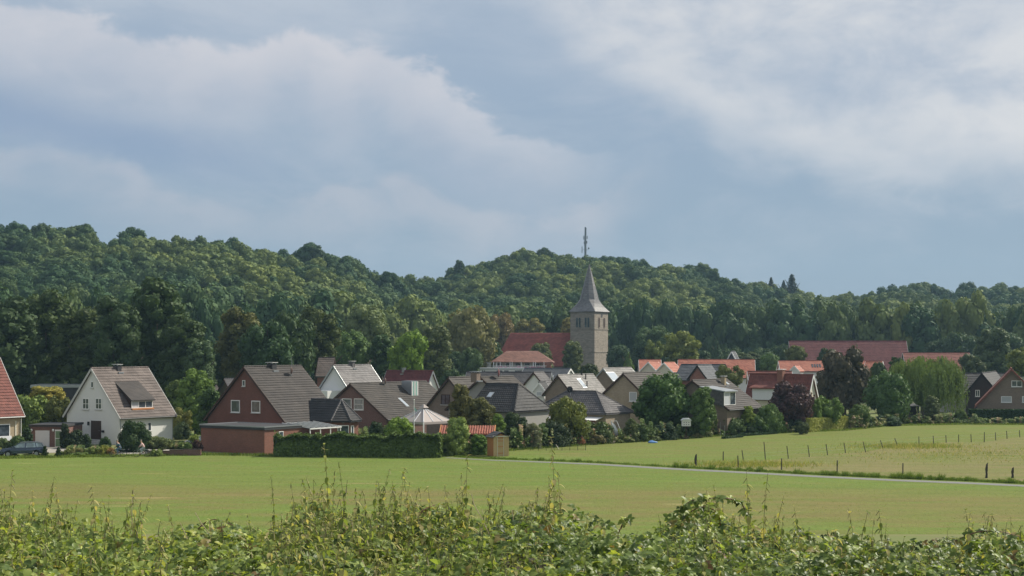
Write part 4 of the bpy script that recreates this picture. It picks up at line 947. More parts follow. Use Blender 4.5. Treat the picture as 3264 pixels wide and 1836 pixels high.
# bell openings, pairs with round heads
def arch(T, a, w, z0, z1, n=8):
    pts = [(a-w/2, z0), (a+w/2, z0), (a+w/2, z1-w/2)] + [(a+w/2*math.cos(math.pi*k/n), z1-w/2+w/2*math.sin(math.pi*k/n)) for k in range(1, n)] + [(a-w/2, z1-w/2)]
    return [T(p[0], p[1]) for p in pts]
zb0, zb1 = Z(1043, cD)-gz, Z(1012, cD)-gz
for a in (tw*.30, tw*.66):
    fr = MB().prism(arch(lambda p, z: (-.02, p, z), a, 1.75, zb0-.2, zb1+.25), (-.10, 0, 0)).build('bell_opening', MAT['tower'], twr)
    for q in (-.42, .42): MB().prism(arch(lambda p, z: (-.125, p, z), a+q, .62, zb0, zb1), (-.02, 0, 0)).build('louvre', MAT['glass'], ch)
for a in (tl*.33, tl*.72):
    fr = MB().prism(arch(lambda p, z: (p, -.02, z), a, 1.15, zb0-.2, zb1+.2), (0, -.08, 0)).build('bell_opening', MAT['tower'], twr)
    MB().prism(arch(lambda p, z: (p, -.105, z), a, .8, zb0, zb1), (0, -.02, 0)).build('louvre', MAT['darkwood'], ch)
k_ = MB().prism([(tl*.53+.55*math.cos(t), -.003, Z(1005, cD)-gz+.55*math.sin(t)) for t in np.linspace(0, 2*math.pi, 14)[:-1]], (0, -.08, 0)).build('clock_face', MAT['mgrey'], ch)
MB().bar((tl*.53, -.11, Z(1005, cD)-gz), (tl*.53, -.11, Z(1005, cD)-gz+.45), .07).build('clock_hand', MAT['black'], ch)
# spire: square eaves flare into an octagonal needle
cxm, cym = tl/2, tw/2; rings = []
def oct_(hx, hy, cut, z): # square with cut corners
    return [(cxm-hx+cut*hx, cym-hy, z), (cxm+hx-cut*hx, cym-hy, z), (cxm+hx, cym-hy+cut*hy, z), (cxm+hx, cym+hy-cut*hy, z), (cxm+hx-cut*hx, cym+hy, z), (cxm-hx+cut*hx, cym+hy, z), (cxm-hx, cym+hy-cut*hy, z), (cxm-hx, cym-hy+cut*hy, z)]
zsp = Z(838, cD)-gz; hh = zsp-zs
prof = [(1.12, .02, -.05), (1.05, .03, .02*hh), (.86, .08, .09*hh), (.72, .22, .165*hh), (.62, .45, .25*hh), (.42, .55, .52*hh), (.21, .55, .77*hh), (.012, .55, hh)]
sp = MB(); vs = []; fs = []
for k, c, z in prof: vs += oct_(tl/2*k, tw/2*k, c, zs+z)
for i in range(len(prof)-1):
    for j in range(8): fs.append((i*8+j, i*8+(j+1) % 8, (i+1)*8+(j+1) % 8, (i+1)*8+j))
fs.append(tuple(range(8))[::-1]); sp.add(vs, fs)
MAT['spire'] = M_roof('spire_slate', (.17, .165, .17), (.22, .215, .21), .55, .5)
spr = sp.build('spire', MAT['spire'], ch)
MB().tube([(cxm, cym, zs+hh-.4), (cxm, cym, zs+hh+1.6)], .06, 6).build('finial', MAT['black'], spr)
MB().box((cxm-.35, cym-.04, zs+hh+.9), (cxm+.35, cym+.04, zs+hh+1.02)).build('cross_arm', MAT['black'], spr)
# nave: ridge runs left from the tower
nD = 432; nyaw = R(-4); N0 = Vector((X(1600, nD), nD-4, 0)); nl = (1826-1600)/F*nD; ze_, zr_ = Z(1166, nD-4)-gz, Z(1061, nD+4)-gz
n_root = MB()
def nT(x, y, z): v = N0+Vector((math.cos(nyaw)*x-math.sin(nyaw)*y, math.sin(nyaw)*x+math.cos(nyaw)*y, z)); d = v-Vector((C.x, C.y, 0)); return (d.dot(clx), d.dot(cly), z)
nx0 = -2.6
MB().box((.3, .4, -.3), (nl, 12.5, ze_+.1), nT).build('nave_wall', MAT['tower'], ch)
nr = MB()
for pl in ([(nx0, 0, ze_), (nl, 0, ze_), (nl, 6.5, zr_), (2.1, 6.5, zr_)], [(nx0, 13, ze_), (2.1, 6.5, zr_), (nl, 6.5, zr_), (nl, 13, ze_)], [(nx0, 0, ze_), (2.1, 6.5, zr_), (nx0, 13, ze_)]):
    nr.prism([nT(*p) for p in pl], (0, 0, -.25))
nvr = nr.build('nave_roof', MAT['nave'], ch)
tiled(nvr, nT(nx0, 0, ze_), nT(nl, 0, ze_), nT(nl, 6.5, zr_), nT(2.1, 6.5, zr_), MAT['nave'], .7, False)

# ------------------------------------------------------------------ inn with balcony in front of the church
iD = 345; inn = empty('balcony_inn', (X(1570, iD), iD, ground_z(X(1570, iD), iD)), R(-3), 'inn with hipped red-brown roof and white balcony posts in front of the church', 'inn'); igz = inn.location.z
def ix(u): return (u-1570)/F*iD
def iz(v): return Z(v, iD)-igz
MB().box((.5, 1.6, -.2), (ix(1752), 9, iz(1152))).build('wall', MAT['cream'], inn)
ir = MB(); A_, B_, C_, D_ = (ix(1566), -.3, iz(1153)), (ix(1764), -.3, iz(1155)), (ix(1712), 4.6, iz(1119)), (ix(1612), 4.6, iz(1119)); A2, B2 = (ix(1566), 9.5, iz(1153)), (ix(1764), 9.5, iz(1155))
for pl in ([A_, B_, C_, D_], [B_, B2, C_], [A2, A_, D_], [B2, A2, D_, C_]): ir.prism(pl, (0, 0, -.15))
MAT['innroof'] = M_roof('inn_clay_tile', (.24, .12, .09), (.30, .155, .12))
irf = ir.build('roof', MAT['innroof'], inn); tiled(irf, A_, B_, C_, D_, MAT['innroof'], .5, False); tiled(irf, B_, B2, C_, C_, MAT['innroof'], .5, False)
MB().box((-.1, -.6, iz(1176)), (ix(1742), 1.6, iz(1173))).build('balcony_floor', MAT['sill'], inn)
rail = MB(); 
for k in range(60): rail.box((.1+k*.205, -.56, iz(1173)), (.15+k*.205, -.52, iz(1167)))
rail.box((0, -.58, iz(1167)), (ix(1742), -.50, iz(1165.6))); rail.build('balcony_rail', MAT['frame'], inn)
for uu in (1573, 1583, 1594, 1625, 1632, 1661, 1699, 1706, 1733): MB().box((ix(uu), -.45, iz(1174)), (ix(uu)+.16, -.3, iz(1154))).build('balcony_post', MAT['frame'], inn)
for k in range(5): 
    o_ = MB().box((ix(1580+30*k), 1.5, iz(1172)), (ix(1600+30*k), 1.597, iz(1157))).build('window', MAT['frame'], inn); MB().box((ix(1582+30*k), 1.47, iz(1171)), (ix(1598+30*k), 1.497, iz(1158))).build('pane', MAT['glass'], o_)
fl = MB()
for k in range(40): fl.ball((ix(1580+rr.uniform(0, 150)), -.68, iz(1171)+rr.uniform(-.1, .15)), .16, 5, 3)
tag(fl.build('balcony_flowers', MAT['pink'], inn), kind='stuff')
MB().box((ix(1730), -.3, -.2), (ix(1756), 4, iz(1157))).build('end_wall', MAT['gbrick'], inn)
tb = empty('white_flat_annex', (X(1522, 322), 322, ground_z(X(1522, 322), 322)), R(-2), 'white flat-roofed building with dark window band below the inn', 'building'); tz = tb.location.z
def tx(u): return (u-1522)/F*322
MB().box((0, 0, -.2), (tx(1690), 9, Z(1177, 322)-tz)).build('wall', MAT['white'], tb)
MB().box((-.1, -.1, Z(1177, 322)-tz+.003), (tx(1692), 9.1, Z(1173.5, 322)-tz)).build('roof_edge', MAT['metal'], tb)
for a, b in ((1536, 1541), (1542, 1547), (1582, 1602), (1606, 1622), (1640, 1668)):
    o_ = MB().box((tx(a), -.06, Z(1187, 322)-tz), (tx(b), -.003, Z(1180, 322)-tz)).build('window', MAT['frame'], tb); MB().box((tx(a)+.06, -.08, Z(1186.4, 322)-tz), (tx(b)-.06, -.063, Z(1180.6, 322)-tz)).build('pane', MAT['glass'], o_)
tb2 = empty('white_box_building', (X(1538, 350), 350, ground_z(X(1538, 350), 350)), 0, 'small white cube building left of the balcony inn', 'building')
MB().box((0, 0, -.2), (27/F*350, 5, Z(1156, 350)-tb2.location.z)).build('wall', MAT['white'], tb2); MB().box((-.1, -.1, Z(1156, 350)-tb2.location.z+.003), (27/F*350+.1, 5.1, Z(1154, 350)-tb2.location.z)).build('roof_edge', MAT['metal'], tb2)

# ------------------------------------------------------------------ radio mast on the hill
mD = 790; mx_ = X(1866, mD); mz = ground_z(mx_, mD)
ms = empty('radio_mast', (mx_, mD, mz), 0, 'slender steel radio mast with aerial panels on the hilltop above the church spire', 'mast')
MB().tube([(0, 0, 0), (0, 0, Z(770, mD)-mz), (0, 0, Z(724, mD)-mz)], [.75, .62, .40], 10).build('pole', MAT['steel'], ms)
for k, (dx_, v0, v1) in enumerate(((.9, 752, 762), (-.9, 752, 764), (.75, 768, 776), (-.7, 770, 778), (.3, 726, 750))): MB().box((dx_-.22, -.7, Z(v1, mD)-mz), (dx_+.22, -.3, Z(v0, mD)-mz)).build('aerial_panel', MAT['steel'], ms)
MB().tube([(-1.8, 0, Z(806, mD)-mz), (-1.8, 0, Z(786, mD)-mz)], .22, 6).build('side_aerial', MAT['steel'], ms)
MB().ball((1.8, 0, Z(791, mD)-mz), (.5, .3, .5)).build('microwave_dish', MAT['steel'], ms, True)
MB().bar((-1.8, 0, Z(796, mD)-mz), (1.8, 0, Z(796, mD)-mz), .15).build('bracket', MAT['steel'], ms)

# ------------------------------------------------------------------ trees one can tell apart
DG, MG, LG, YG, OL, BR, PU = (.040, .064, .030), (.060, .105, .032), (.085, .135, .035), (.13, .155, .035), (.085, .095, .038), (.12, .10, .045), (.038, .026, .030)
BG = (.055, .085, .045)
T = []
def t(*a, **k): T.append(tree(*a, **k))
# old dark trees behind the white house
t('oak_tree', 'dark oak at the left edge above the red-roofed house', 'round', 20, 955, 1290, 110, 232, DG)
t('oak_tree', 'dark oak second from the left with lighter crown top', 'loose', 150, 930, 1260, 95, 248, (.05, .075, .028))
t('oak_tree', 'olive green oak rising behind the flat grey building', 'round', 265, 985, 1250, 90, 236, (.048, .068, .026))
t('oak_tree', 'dark oak directly behind the chimney of the white house', 'round', 372, 950, 1240, 85, 226, DG)
t('oak_tree', 'tallest dark oak with rounded top right of the white house chimney', 'round', 500, 892, 1230, 105, 238, (.040, .066, .026))
t('oak_tree', 'broad dark oak leaning over the right side of the white house', 'loose', 585, 1010, 1270, 85, 228, (.045, .070, .030))
t('oak_tree', 'pale grey-green tree standing in front of the tall oaks', 'loose', 640, 1090, 1260, 55, 222, BG)
t('lime_tree', 'yellowish topped tree left of the brick house roof', 'round', 770, 985, 1230, 80, 258, (.08, .085, .03))
t('lime_tree', 'dark tree behind the chimney of the brick house', 'round', 850, 1030, 1220, 88, 246, (.034, .062, .028))
t('lime_tree', 'tall dark green tree behind the ridge of the brick house', 'round', 925, 1000, 1230, 86, 262, (.040, .066, .028))
t('lime_tree', 'olive tree right of the brick house aerial', 'loose', 1010, 985, 1180, 72, 270, (.060, .080, .030))
t('bush_tree', 'bright leafy bush between the white house and the brick house', 'round', 625, 1180, 1420, 62, 196, LG)
t('bush_tree', 'mid green bush climbing up the left gable of the brick house', 'loose', 562, 1215, 1440, 48, 202, (.07, .10, .03))
t('bush_tree', 'small yellowish tree close behind the right wall of the white house', 'loose', 578, 1300, 1425, 36, 191, (.10, .11, .035))
t('bush_tree', 'shaded leafy tree left of the brick garage', 'round', 668, 1240, 1440, 42, 184, (.05, .085, .03))
t('sumac_tree', 'green bush with yellow-orange top beside the small garage', 'round', 100, 1262, 1375, 82, 186, (.10, .14, .04))
t('sumac_tree', 'golden crown of blossoms above the green bush left of the white house', 'dome', 150, 1232, 1300, 66, 190, (.22, .20, .05))
t('sumac_tree', 'olive bush close to the left corner of the white house', 'loose', 190, 1265, 1365, 45, 183, (.085, .10, .035))
t('round_tree', 'big domed tree with feathery rim above the pale grey roof', 'round', 1166, 970, 1120, 78, 322, (.105, .135, .062))
t('round_tree', 'rounded green tree in front of the big domed tree', 'round', 1118, 1056, 1190, 66, 290, (.070, .115, .038))
t('round_tree', 'dark column-like tree between the rounded and the bright maple', 'column', 1215, 1068, 1200, 42, 288, (.042, .075, .03))
t('maple_tree', 'bright yellow-green maple behind the wine red roof', 'loose', 1305, 1056, 1215, 66, 278, (.10, .16, .028))
t('lime_tree', 'tall grey-green tree right of the bright maple', 'column', 1385, 1040, 1215, 58, 286, (.085, .105, .050))
t('lime_tree', 'huge olive lime tree left of the church nave', 'round', 1502, 982, 1200, 88, 352, (.125, .125, .058))
t('lime_tree', 'brownish lime crown behind the huge olive lime tree', 'round', 1600, 1000, 1120, 46, 470, (.15, .12, .055))
t('lime_tree', 'low golden-green tree above the nave roof', 'dome', 1692, 1015, 1085, 52, 462, (.15, .145, .055))
t('lime_tree', 'golden tree edge peeping out left of the tower', 'round', 1812, 1012, 1100, 24, 452, (.16, .15, .05))
t('lime_tree', 'small round tree left of the balcony inn', 'round', 1502, 1110, 1195, 40, 318, (.070, .105, .048))
t('hazel_tree', 'bushy tree rising over the right end of the inn roof', 'dome', 1725, 1094, 1180, 42, 372, (.085, .10, .045))
t('hazel_tree', 'tall oval tree at the foot of the church tower', 'column', 1826, 1088, 1195, 33, 380, (.085, .105, .045))
t('hazel_tree', 'dark low tree right of the tower foot', 'round', 1880, 1160, 1215, 34, 290, (.045, .06, .028))
t('hazel_tree', 'low rounded tree in shade right of the tower', 'round', 1975, 1100, 1190, 42, 395, (.045, .075, .040))
t('cypress_tree', 'small pointed conifer beside the tower foot', 'cone', 2003, 1120, 1185, 21, 330, (.075, .125, .035))
t('walnut_tree', 'tall blue-green tree behind the yellow-green one right of the church', 'round', 2080, 1040, 1150, 62, 400, (.060, .095, .045))
t('walnut_tree', 'yellow-green tree with stepped crown above the twin orange gables', 'loose', 2170, 1058, 1165, 66, 360, (.125, .15, .042))
t('walnut_tree', 'light green tree left of the stepped yellow-green crown', 'loose', 2085, 1085, 1160, 32, 350, (.105, .135, .042))
t('fir_tree', 'slim dim conifer above the long orange roof', 'cone', 2287, 1085, 1160, 26, 385, (.045, .075, .042))
t('round_tree', 'low grey-green tree right of the tiny white gable', 'dome', 2385, 1122, 1165, 45, 372, (.075, .10, .055))
t('round_tree', 'round green tree in the gap between the orange roofs', 'round', 2452, 1128, 1200, 38, 338, (.060, .105, .038))
t('round_tree', 'olive tree in front of the left end of the great barn', 'round', 2538, 1102, 1165, 35, 352, (.085, .10, .035))
t('round_tree', 'dark little tree before the middle of the great barn', 'round', 2636, 1110, 1165, 30, 350, (.050, .075, .038))
t('acacia_tree', 'olive tree growing between the slate house and the red roof', 'loose', 2325, 1164, 1245, 48, 248, (.085, .10, .038))
t('apple_tree', 'big broad garden tree in front of the sand-coloured gable', 'round', 2115, 1192, 1385, 98, 196, (.055, .100, .032))
t('apple_tree', 'drooping tree half merged with the big garden tree, on its right', 'column', 2238, 1236, 1385, 44, 190, (.065, .105, .034))
t('copper_beech', 'low dark purple beech in front of the red tiled house', 'round', 2520, 1218, 1380, 72, 204, (.058, .036, .042))
t('copper_beech', 'tall blackish tree with brown top left of the willow', 'loose', 2690, 1112, 1350, 88, 238, (.055, .052, .038))
t('ash_tree', 'dense mid green tree between the blackish tree and the willow', 'round', 2835, 1185, 1352, 78, 224, (.050, .088, .032))
t('ash_tree', 'small dark tree above the green one, before the barn', 'round', 2800, 1155, 1230, 28, 262, (.045, .070, .034))
T.append(tree('willow_tree', 'large pale weeping willow with hanging branches', 'willow', 2958, 1138, 1356, 112, 236, (.095, .135, .046)))
t('birch_tree', 'grey-green birch beneath the willow', 'column', 2970, 1262, 1350, 26, 226, (.09, .115, .06))
t('poplar_tree', 'tall grey-green tree at the right above the dark roofs', 'loose', 3165, 1048, 1210, 58, 330, (.075, .105, .055))
t('poplar_tree', 'dim feathery tree in front of the low barn roof', 'loose', 3095, 1130, 1210, 44, 320, (.060, .080, .042))
t('poplar_tree', 'yellow-green layered tree at the right edge', 'loose', 3250, 1108, 1200, 48, 300, (.115, .14, .038))
t('plum_tree', 'light green bushy tree right of the purple beech', 'loose', 2640, 1265, 1375, 50, 208, (.085, .135, .036))
t('plum_tree', 'slender young green tree between purple beech and light bush', 'loose', 2600, 1272, 1370, 24, 205, (.09, .14, .038))
t('plum_tree', 'low green tree behind the trimmed yellow hedge', 'round', 2740, 1290, 1372, 36, 212, (.065, .10, .032))
t('spruce_tree', 'dark spruce standing out of the skyline right of the church', 'spruce', 2524, 872, 945, 36, 812, (.030, .050, .040))
t('spruce_tree', 'thin fir on the skyline left of the dark spruce', 'spruce', 2458, 882, 945, 24, 806, (.045, .065, .042))
t('spruce_tree', 'little fir just left of the skyline spruce', 'spruce', 2498, 892, 945, 20, 808, (.032, .052, .040))
t('skyline_tree', 'lone round tree standing free in the saddle of the skyline', 'loose', 1465, 830, 905, 20, 740, (.035, .06, .032))
t('skyline_tree', 'big dark crown on the left ridge end', 'round', 1005, 784, 880, 34, 634, (.040, .065, .036))
t('skyline_tree', 'dark crown on the highest point of the left ridge', 'round', 130, 712, 790, 32, 598, (.045, .072, .036))
t('skyline_tree', 'dark broad crown on the skyline near the right edge', 'round', 3085, 900, 985, 40, 852, (.045, .075, .04))
t('skyline_tree', 'dark rounded crown at the top of the hill left of the mast', 'dome', 1735, 790, 860, 34, 768, (.042, .068, .036))

# garden shrubs and hedges
def sh(label, u, vt, vb, hw, D, color, shape='shrub', name='garden_shrub', cat='shrub', group=None):
    return tree(name, label, shape, u, vt, vb, hw, D, color, cat, group, trunk=False)
sh('large dark round shrub in front of the right wall of the white house', 425, 1343, 1432, 55, 164, (.035, .060, .025), 'round')
sh('dark ivy mass left of the front door of the white house', 238, 1372, 1428, 42, 170, (.022, .036, .018))
sh('ivy spilling over the roof end of the small garage', 206, 1351, 1426, 16, 170.5, (.025, .038, .018))
sh('low dark shrub left of the front steps', 270, 1385, 1428, 22, 170, (.022, .038, .018))
sh('small dark shrub right of the front steps', 335, 1392, 1430, 20, 166, (.035, .065, .025))
sh('clipped dark bush beside the downpipe of the cropped house', 86, 1366, 1414, 18, 168, (.032, .055, .028), 'round')
sh('rounded clipped bush under the picture window', 54, 1388, 1430, 27, 158, (.060, .095, .035), 'round')
sh('pale rounded bush at the left edge under the picture window', 8, 1396, 1430, 22, 157.5, (.070, .095, .045), 'round')
sh('yellowish bush at the left edge behind the parked car', -4, 1418, 1452, 20, 157, (.13, .14, .04))
sh('greyish bush below the right wall of the white house', 505, 1392, 1424, 42, 165, (.10, .125, .055))
sh('bush in dark shade beside the right wall corner', 578, 1345, 1425, 30, 186, (.040, .060, .028), 'round')
sh('small bright plant at the wall left of the brick garage', 618, 1385, 1416, 20, 170, (.13, .17, .04))
sh('small round bush before the silver car', 598, 1412, 1434, 16, 160, (.06, .095, .03), 'round')
sh('red-leaved bush beside the brick garage', 628, 1402, 1432, 20, 162, (.065, .038, .035))
for (u, vt, lab) in ((143, 1421, 'spiral topiary bush just right of the parked car'), (186, 1425, 'smaller topiary bush second right of the parked car')):
    D = 155.5; x = X(u, D); r_ = empty('topiary', (x, D, 0), 0, lab, 'topiary')
    h = Z(vt, D)
    for (zc, rx, rz) in ((h*.28, .40, .30), (h*.62, .27, .22), (h*.86, .18, .16)):
        c = link('leaf_ball', CR['shrub'][1], None, r_); c.location = (0, 0, zc*1.0); c.scale = (rx, rx, rz*1.1); c.color = (.03, .055, .02, 1)
    MB().tube([(0, 0, 0), (0, 0, h*.9)], .04, 6).build('stem', MAT['bark'], r_)
for i, (u, vt, w, c, lab) in enumerate([(212, 1434, 20, (.10, .12, .04), 'low yellow-green border plants right of the topiary'), (246, 1428, 26, (.12, .12, .05), 'ochre border plants before the white house drive'), (290, 1426, 26, (.10, .13, .04), 'green and rusty border plants before the white house'), (330, 1420, 22, (.16, .17, .04), 'bright yellow-green cushion plant before the white house'), (352, 1426, 14, (.19, .12, .05), 'rusty orange plants left of the dark cyclist'), (262, 1440, 40, (.09, .13, .04), 'weedy border tufts along the drive edge'), (500, 1432, 22, (.12, .16, .05), 'low plants right of the second cyclist'), (42, 1448, 22, (.11, .13, .05), 'grassy tuft under the parked car front'), (100, 1452, 30, (.12, .15, .05), 'tall grass before the parked car')]):
    sh(lab, u, vt, 1456, w, 158-.15*i, c, name='border_plants', cat='plants')
MBs = MB()
def hedge(name, label, p0, p1, v0t, v1t, wd, color, clipped=False, cat='hedge', n=7000, ls=.11):
    """hedge from ground point p0 to p1 (x,y), top heights v0t/v1t in metres"""
    rng = np.random.default_rng(len(label)); p0, p1 = np.array(p0), np.array(p1); L = np.linalg.norm(p1-p0); d = (p1-p0)/L; nn = np.array([-d[1], d[0]])
    root = empty(name, (p0[0], p0[1], 0), math.atan2(d[1], d[0]), label, cat)
    s = rng.uniform(0, L, n); f = rng.random(n); hgt = v0t+(v1t-v0t)*s/L
    kn = rng.normal(size=int(L/.55)+3); kb = rng.normal(size=int(L/.9)+3)
    lump = (0 if clipped else .24)*np.interp(s, np.arange(len(kn))*.55, kn)+(.03 if clipped else .10)*rng.normal(size=n)
    P = np.zeros((n, 3)); N = np.zeros((n, 3)); hh_ = hgt+lump
    a = f < .46; b = (f >= .46) & (f < .82); c = (f >= .82) & (f < .91); e = f >= .91
    z = rng.uniform(0, 1, n)
    jit = rng.normal(size=n)*(.03 if clipped else .09)
    bul = (0 if clipped else .26)*np.interp(s, np.arange(len(kb))*.9, kb)*(1-.4*z); bul = bul-(0 if clipped else .75*z**2.2-.1)
    P[:, 0] = s; P[:, 1] = np.where(a, 0+jit-bul, np.where(b, rng.uniform(0, wd, n), np.where(c | e, rng.uniform(0, wd, n), 0))); P[:, 2] = np.where(b, hh_, z*hh_)
    P[:, 0] = np.where(c, 0+jit, np.where(e, L+jit, s)); N[a] = (0, -1, .2); N[b] = (0, 0, 1); N[c] = (-1, 0, .1); N[e] = (1, 0, .1)
    P[:, 1] += 0
    V, Fq = leaf_cards(rng, P, N+rng.normal(size=N.shape)*.45, ls)
    o = link('foliage', np_mesh('hedge_foliage', V, Fq, MAT['leaf']), None, root); o.color = (*color, 1)
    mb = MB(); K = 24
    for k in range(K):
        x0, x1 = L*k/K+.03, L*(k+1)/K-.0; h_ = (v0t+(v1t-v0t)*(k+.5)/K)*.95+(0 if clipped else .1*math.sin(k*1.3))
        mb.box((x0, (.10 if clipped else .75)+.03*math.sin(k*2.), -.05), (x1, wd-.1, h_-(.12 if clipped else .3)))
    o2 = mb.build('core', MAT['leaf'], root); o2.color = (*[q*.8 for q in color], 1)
    return root
a_ = G(876, 1455); b_ = G(1398, 1459.5)
hedge('dark_hedge', 'long dark green hedge along the field edge right of the brick garage', a_, b_, 2.1, 2.4, 1.8, (.085, .130, .040), n=19000, ls=.13)
a_ = G(2580, 1378); b_ = G(2703, 1367)
hedge('yellow_hedge', 'neatly trimmed yellow-green hedge block left of the willow', a_, b_, 1.85, 1.65, 1.6, (.30, .32, .09), True, n=9000)
a_ = (X(3092, 228), 228); b_ = (X(3380, 226), 226)
hedge('tall_dark_hedge', 'tall smooth dark green hedge at the right edge below the red-brown house', a_, b_, 2.0, 2.0, 1.5, (.035, .065, .028), True, n=9000)
a_ = G(2350, 1392); b_ = G(2478, 1383)
hedge('low_box_hedge', 'very low dark box edging on the lawn left of the pink flowers', a_, b_, .28, .28, .5, (.03, .06, .025), True, n=1800, ls=.07)
a_ = G(2310, 1399); b_ = G(2368, 1394)
hedge('low_box_hedge', 'short low dark box edging beside the round mound bush', a_, b_, .25, .25, .5, (.03, .06, .025), True, n=900, ls=.07)
SH = [
 ('bright round ball-shaped maple behind the dark hedge', 1273, 1331, 1400, 48, 165, (.11, .17, .035), 'round'),
 ('bright feathery bush at the right end of the dark hedge', 1458, 1332, 1452, 47, 158.4, (.15, .20, .065), 'shrub'),
 ('dark bush directly behind the brick annex corner', 1200, 1345, 1400, 30, 172, (.03, .05, .025), 'shrub'),
 ('tall olive bush with pointed top before the beige gable', 1468, 1228, 1385, 38, 174, (.095, .095, .035), 'loose'),
 ('broad olive bush right of the pointed one', 1530, 1270, 1395, 52, 172, (.080, .085, .036), 'round'),
 ('bright green shrub above the orange-roofed shed', 1588, 1320, 1385, 24, 168, (.10, .16, .035), 'shrub'),
 ('leafy green shrub in front of the dark shed wall', 1527, 1385, 1446, 30, 159, (.075, .13, .03), 'shrub'),
 ('dark bush behind the wooden shed', 1640, 1318, 1425, 46, 172, (.040, .060, .028), 'round'),
 ('pale flowering shrub right of the wooden shed', 1700, 1350, 1425, 30, 164, (.14, .15, .10), 'shrub'),
 ('little light green tree on a thin stem by the shed', 1652, 1375, 1440, 20, 160, (.08, .13, .04), 'shrub'),
 ('round yellow-topped tree in front of the bungalow', 1808, 1268, 1390, 70, 176, (.095, .11, .03), 'round'),
 ('dark shrub filling the shade under the yellow-topped tree', 1770, 1345, 1420, 60, 172, (.03, .045, .025), 'round'),
 ('climbing shrub below the awning', 1915, 1345, 1402, 42, 174, (.06, .085, .035), 'shrub'),
 ('small bush right of the folded parasol', 2012, 1335, 1405, 26, 178, (.07, .09, .04), 'shrub'),
 ('reddish-green garden bed left of the folded parasol', 1880, 1378, 1418, 50, 167, (.11, .10, .05), 'shrub'),
 ('rusty red perennials before the bungalow', 1850, 1392, 1420, 16, 166, (.19, .09, .05), 'shrub'),
 ('mixed green garden bed at the lawn edge right of the parasol', 1965, 1388, 1414, 55, 170, (.10, .12, .045), 'shrub'),
 ('green bed running below the big garden tree', 2060, 1385, 1408, 50, 176, (.07, .09, .04), 'shrub'),
 ('dark understorey shrub beneath the big garden tree', 2115, 1350, 1404, 44, 182, (.03, .05, .028), 'round'),
 ('leafy shrub left under the big garden tree', 2040, 1352, 1402, 32, 180, (.055, .085, .035), 'shrub'),
 ('pale pinkish heather mound on the lawn edge', 2175, 1388, 1402, 22, 176, (.17, .14, .10), 'shrub'),
 ('ochre perennial mound right of the pink one', 2215, 1380, 1400, 24, 178, (.15, .15, .07), 'shrub'),
 ('clipped grey-green mound beside the ochre perennials', 2254, 1374, 1396, 20, 180, (.09, .11, .05), 'round'),
 ('round bright green mound bush on the lawn', 2300, 1368, 1396, 27, 181, (.075, .12, .035), 'round'),
 ('tall bush at the foot of the white dormer house', 2330, 1328, 1392, 48, 190, (.055, .085, .035), 'round'),
 ('yellow-green top bush right below the dormer house', 2385, 1296, 1385, 26, 193, (.12, .16, .035), 'shrub'),
 ('wide mid green shrub in front of the dormer house', 2392, 1318, 1388, 55, 189, (.055, .095, .035), 'round'),
 ('large dark shadowed shrub by the box edging', 2380, 1345, 1386, 50, 186, (.035, .055, .03), 'round'),
 ('green bush right of the dormer house by the purple beech', 2450, 1290, 1380, 45, 195, (.065, .105, .035), 'round'),
 ('round bush right of the pink flowers', 2490, 1340, 1378, 22, 194, (.07, .115, .035), 'round'),
 ('dark shrub under the purple beech', 2535, 1335, 1374, 34, 198, (.032, .050, .028), 'round'),
 ('greyish bush left of the trimmed yellow hedge', 2560, 1345, 1376, 20, 197, (.07, .09, .045), 'shrub'),
 ('dark undergrowth beneath the blackish tree', 2730, 1320, 1368, 50, 216, (.028, .045, .028), 'round'),
 ('undergrowth at the foot of the dense green tree', 2830, 1325, 1360, 50, 219, (.035, .06, .03), 'round'),
 ('rounded bush right of the willow', 3062, 1305, 1345, 22, 226, (.075, .11, .04), 'round'),
 ('pale green weeds before the tall dark hedge', 3130, 1332, 1353, 34, 224, (.12, .16, .06), 'shrub'),
 ('dark bush behind the picket fence under the willow', 2925, 1325, 1350, 36, 228, (.03, .05, .03), 'round'),
 ('undergrowth between the sheds and the willow trunk', 2985, 1318, 1345, 50, 238, (.03, .05, .03), 'round'),
]
for a in SH:
    Dm = a[5]
    if 1640 < a[1] < 2560: Dm = max(Dm, edge_y(a[1]) + .7*a[4]/F*Dm)
    sh(a[0], a[1], a[2], a[3], a[4], Dm, a[6], a[7])
# green filling behind the roofs, where lower trees close the gaps
FILL = [(30, 1200, 55, 245), (560, 1150, 60, 240), (700, 1110, 55, 262), (1075, 1120, 40, 300), (1250, 1150, 50, 310), (1440, 1120, 45, 330), (1440, 1180, 45, 262), (1560, 1080, 45, 372), (1900, 1130, 40, 440), (1950, 1130, 40, 440), (2040, 1120, 45, 400), (2230, 1120, 50, 392), (2330, 1110, 45, 410), (2430, 1110, 50, 400), (2490, 1100, 40, 420), (3000, 1080, 60, 432), (3060, 1060, 60, 425), (3220, 1060, 60, 415), (2860, 1140, 30, 262), (3180, 1140, 50, 330), (1340, 1110, 40, 330), (900, 1100, 50, 300)]
FL = ['behind the red-roofed house', 'behind the white house and the tall oaks', 'left of the brick house ridge', 'over the far brown house', 'above the wine red roof', 'over the wine red gable', 'between wine red house and beige gable', 'left of the nave', 'just right of the tower', 'second right of the tower', 'left of the stepped crown', 'right of the stepped crown', 'above the tiny white gable', 'over the gap in the orange roofs', 'left of the great barn', 'above the low barn', 'right above the low barn', 'above the red-brown house', 'between dark tree and willow', 'above the timber house', 'behind the bright maple', 'behind the brick house aerial']
for (u, vt, hw, D), l in zip(FILL, FL): t('background_tree', 'dark background tree '+l, 'round', u, vt, vt+130, hw, D, (.042, .070, .034))

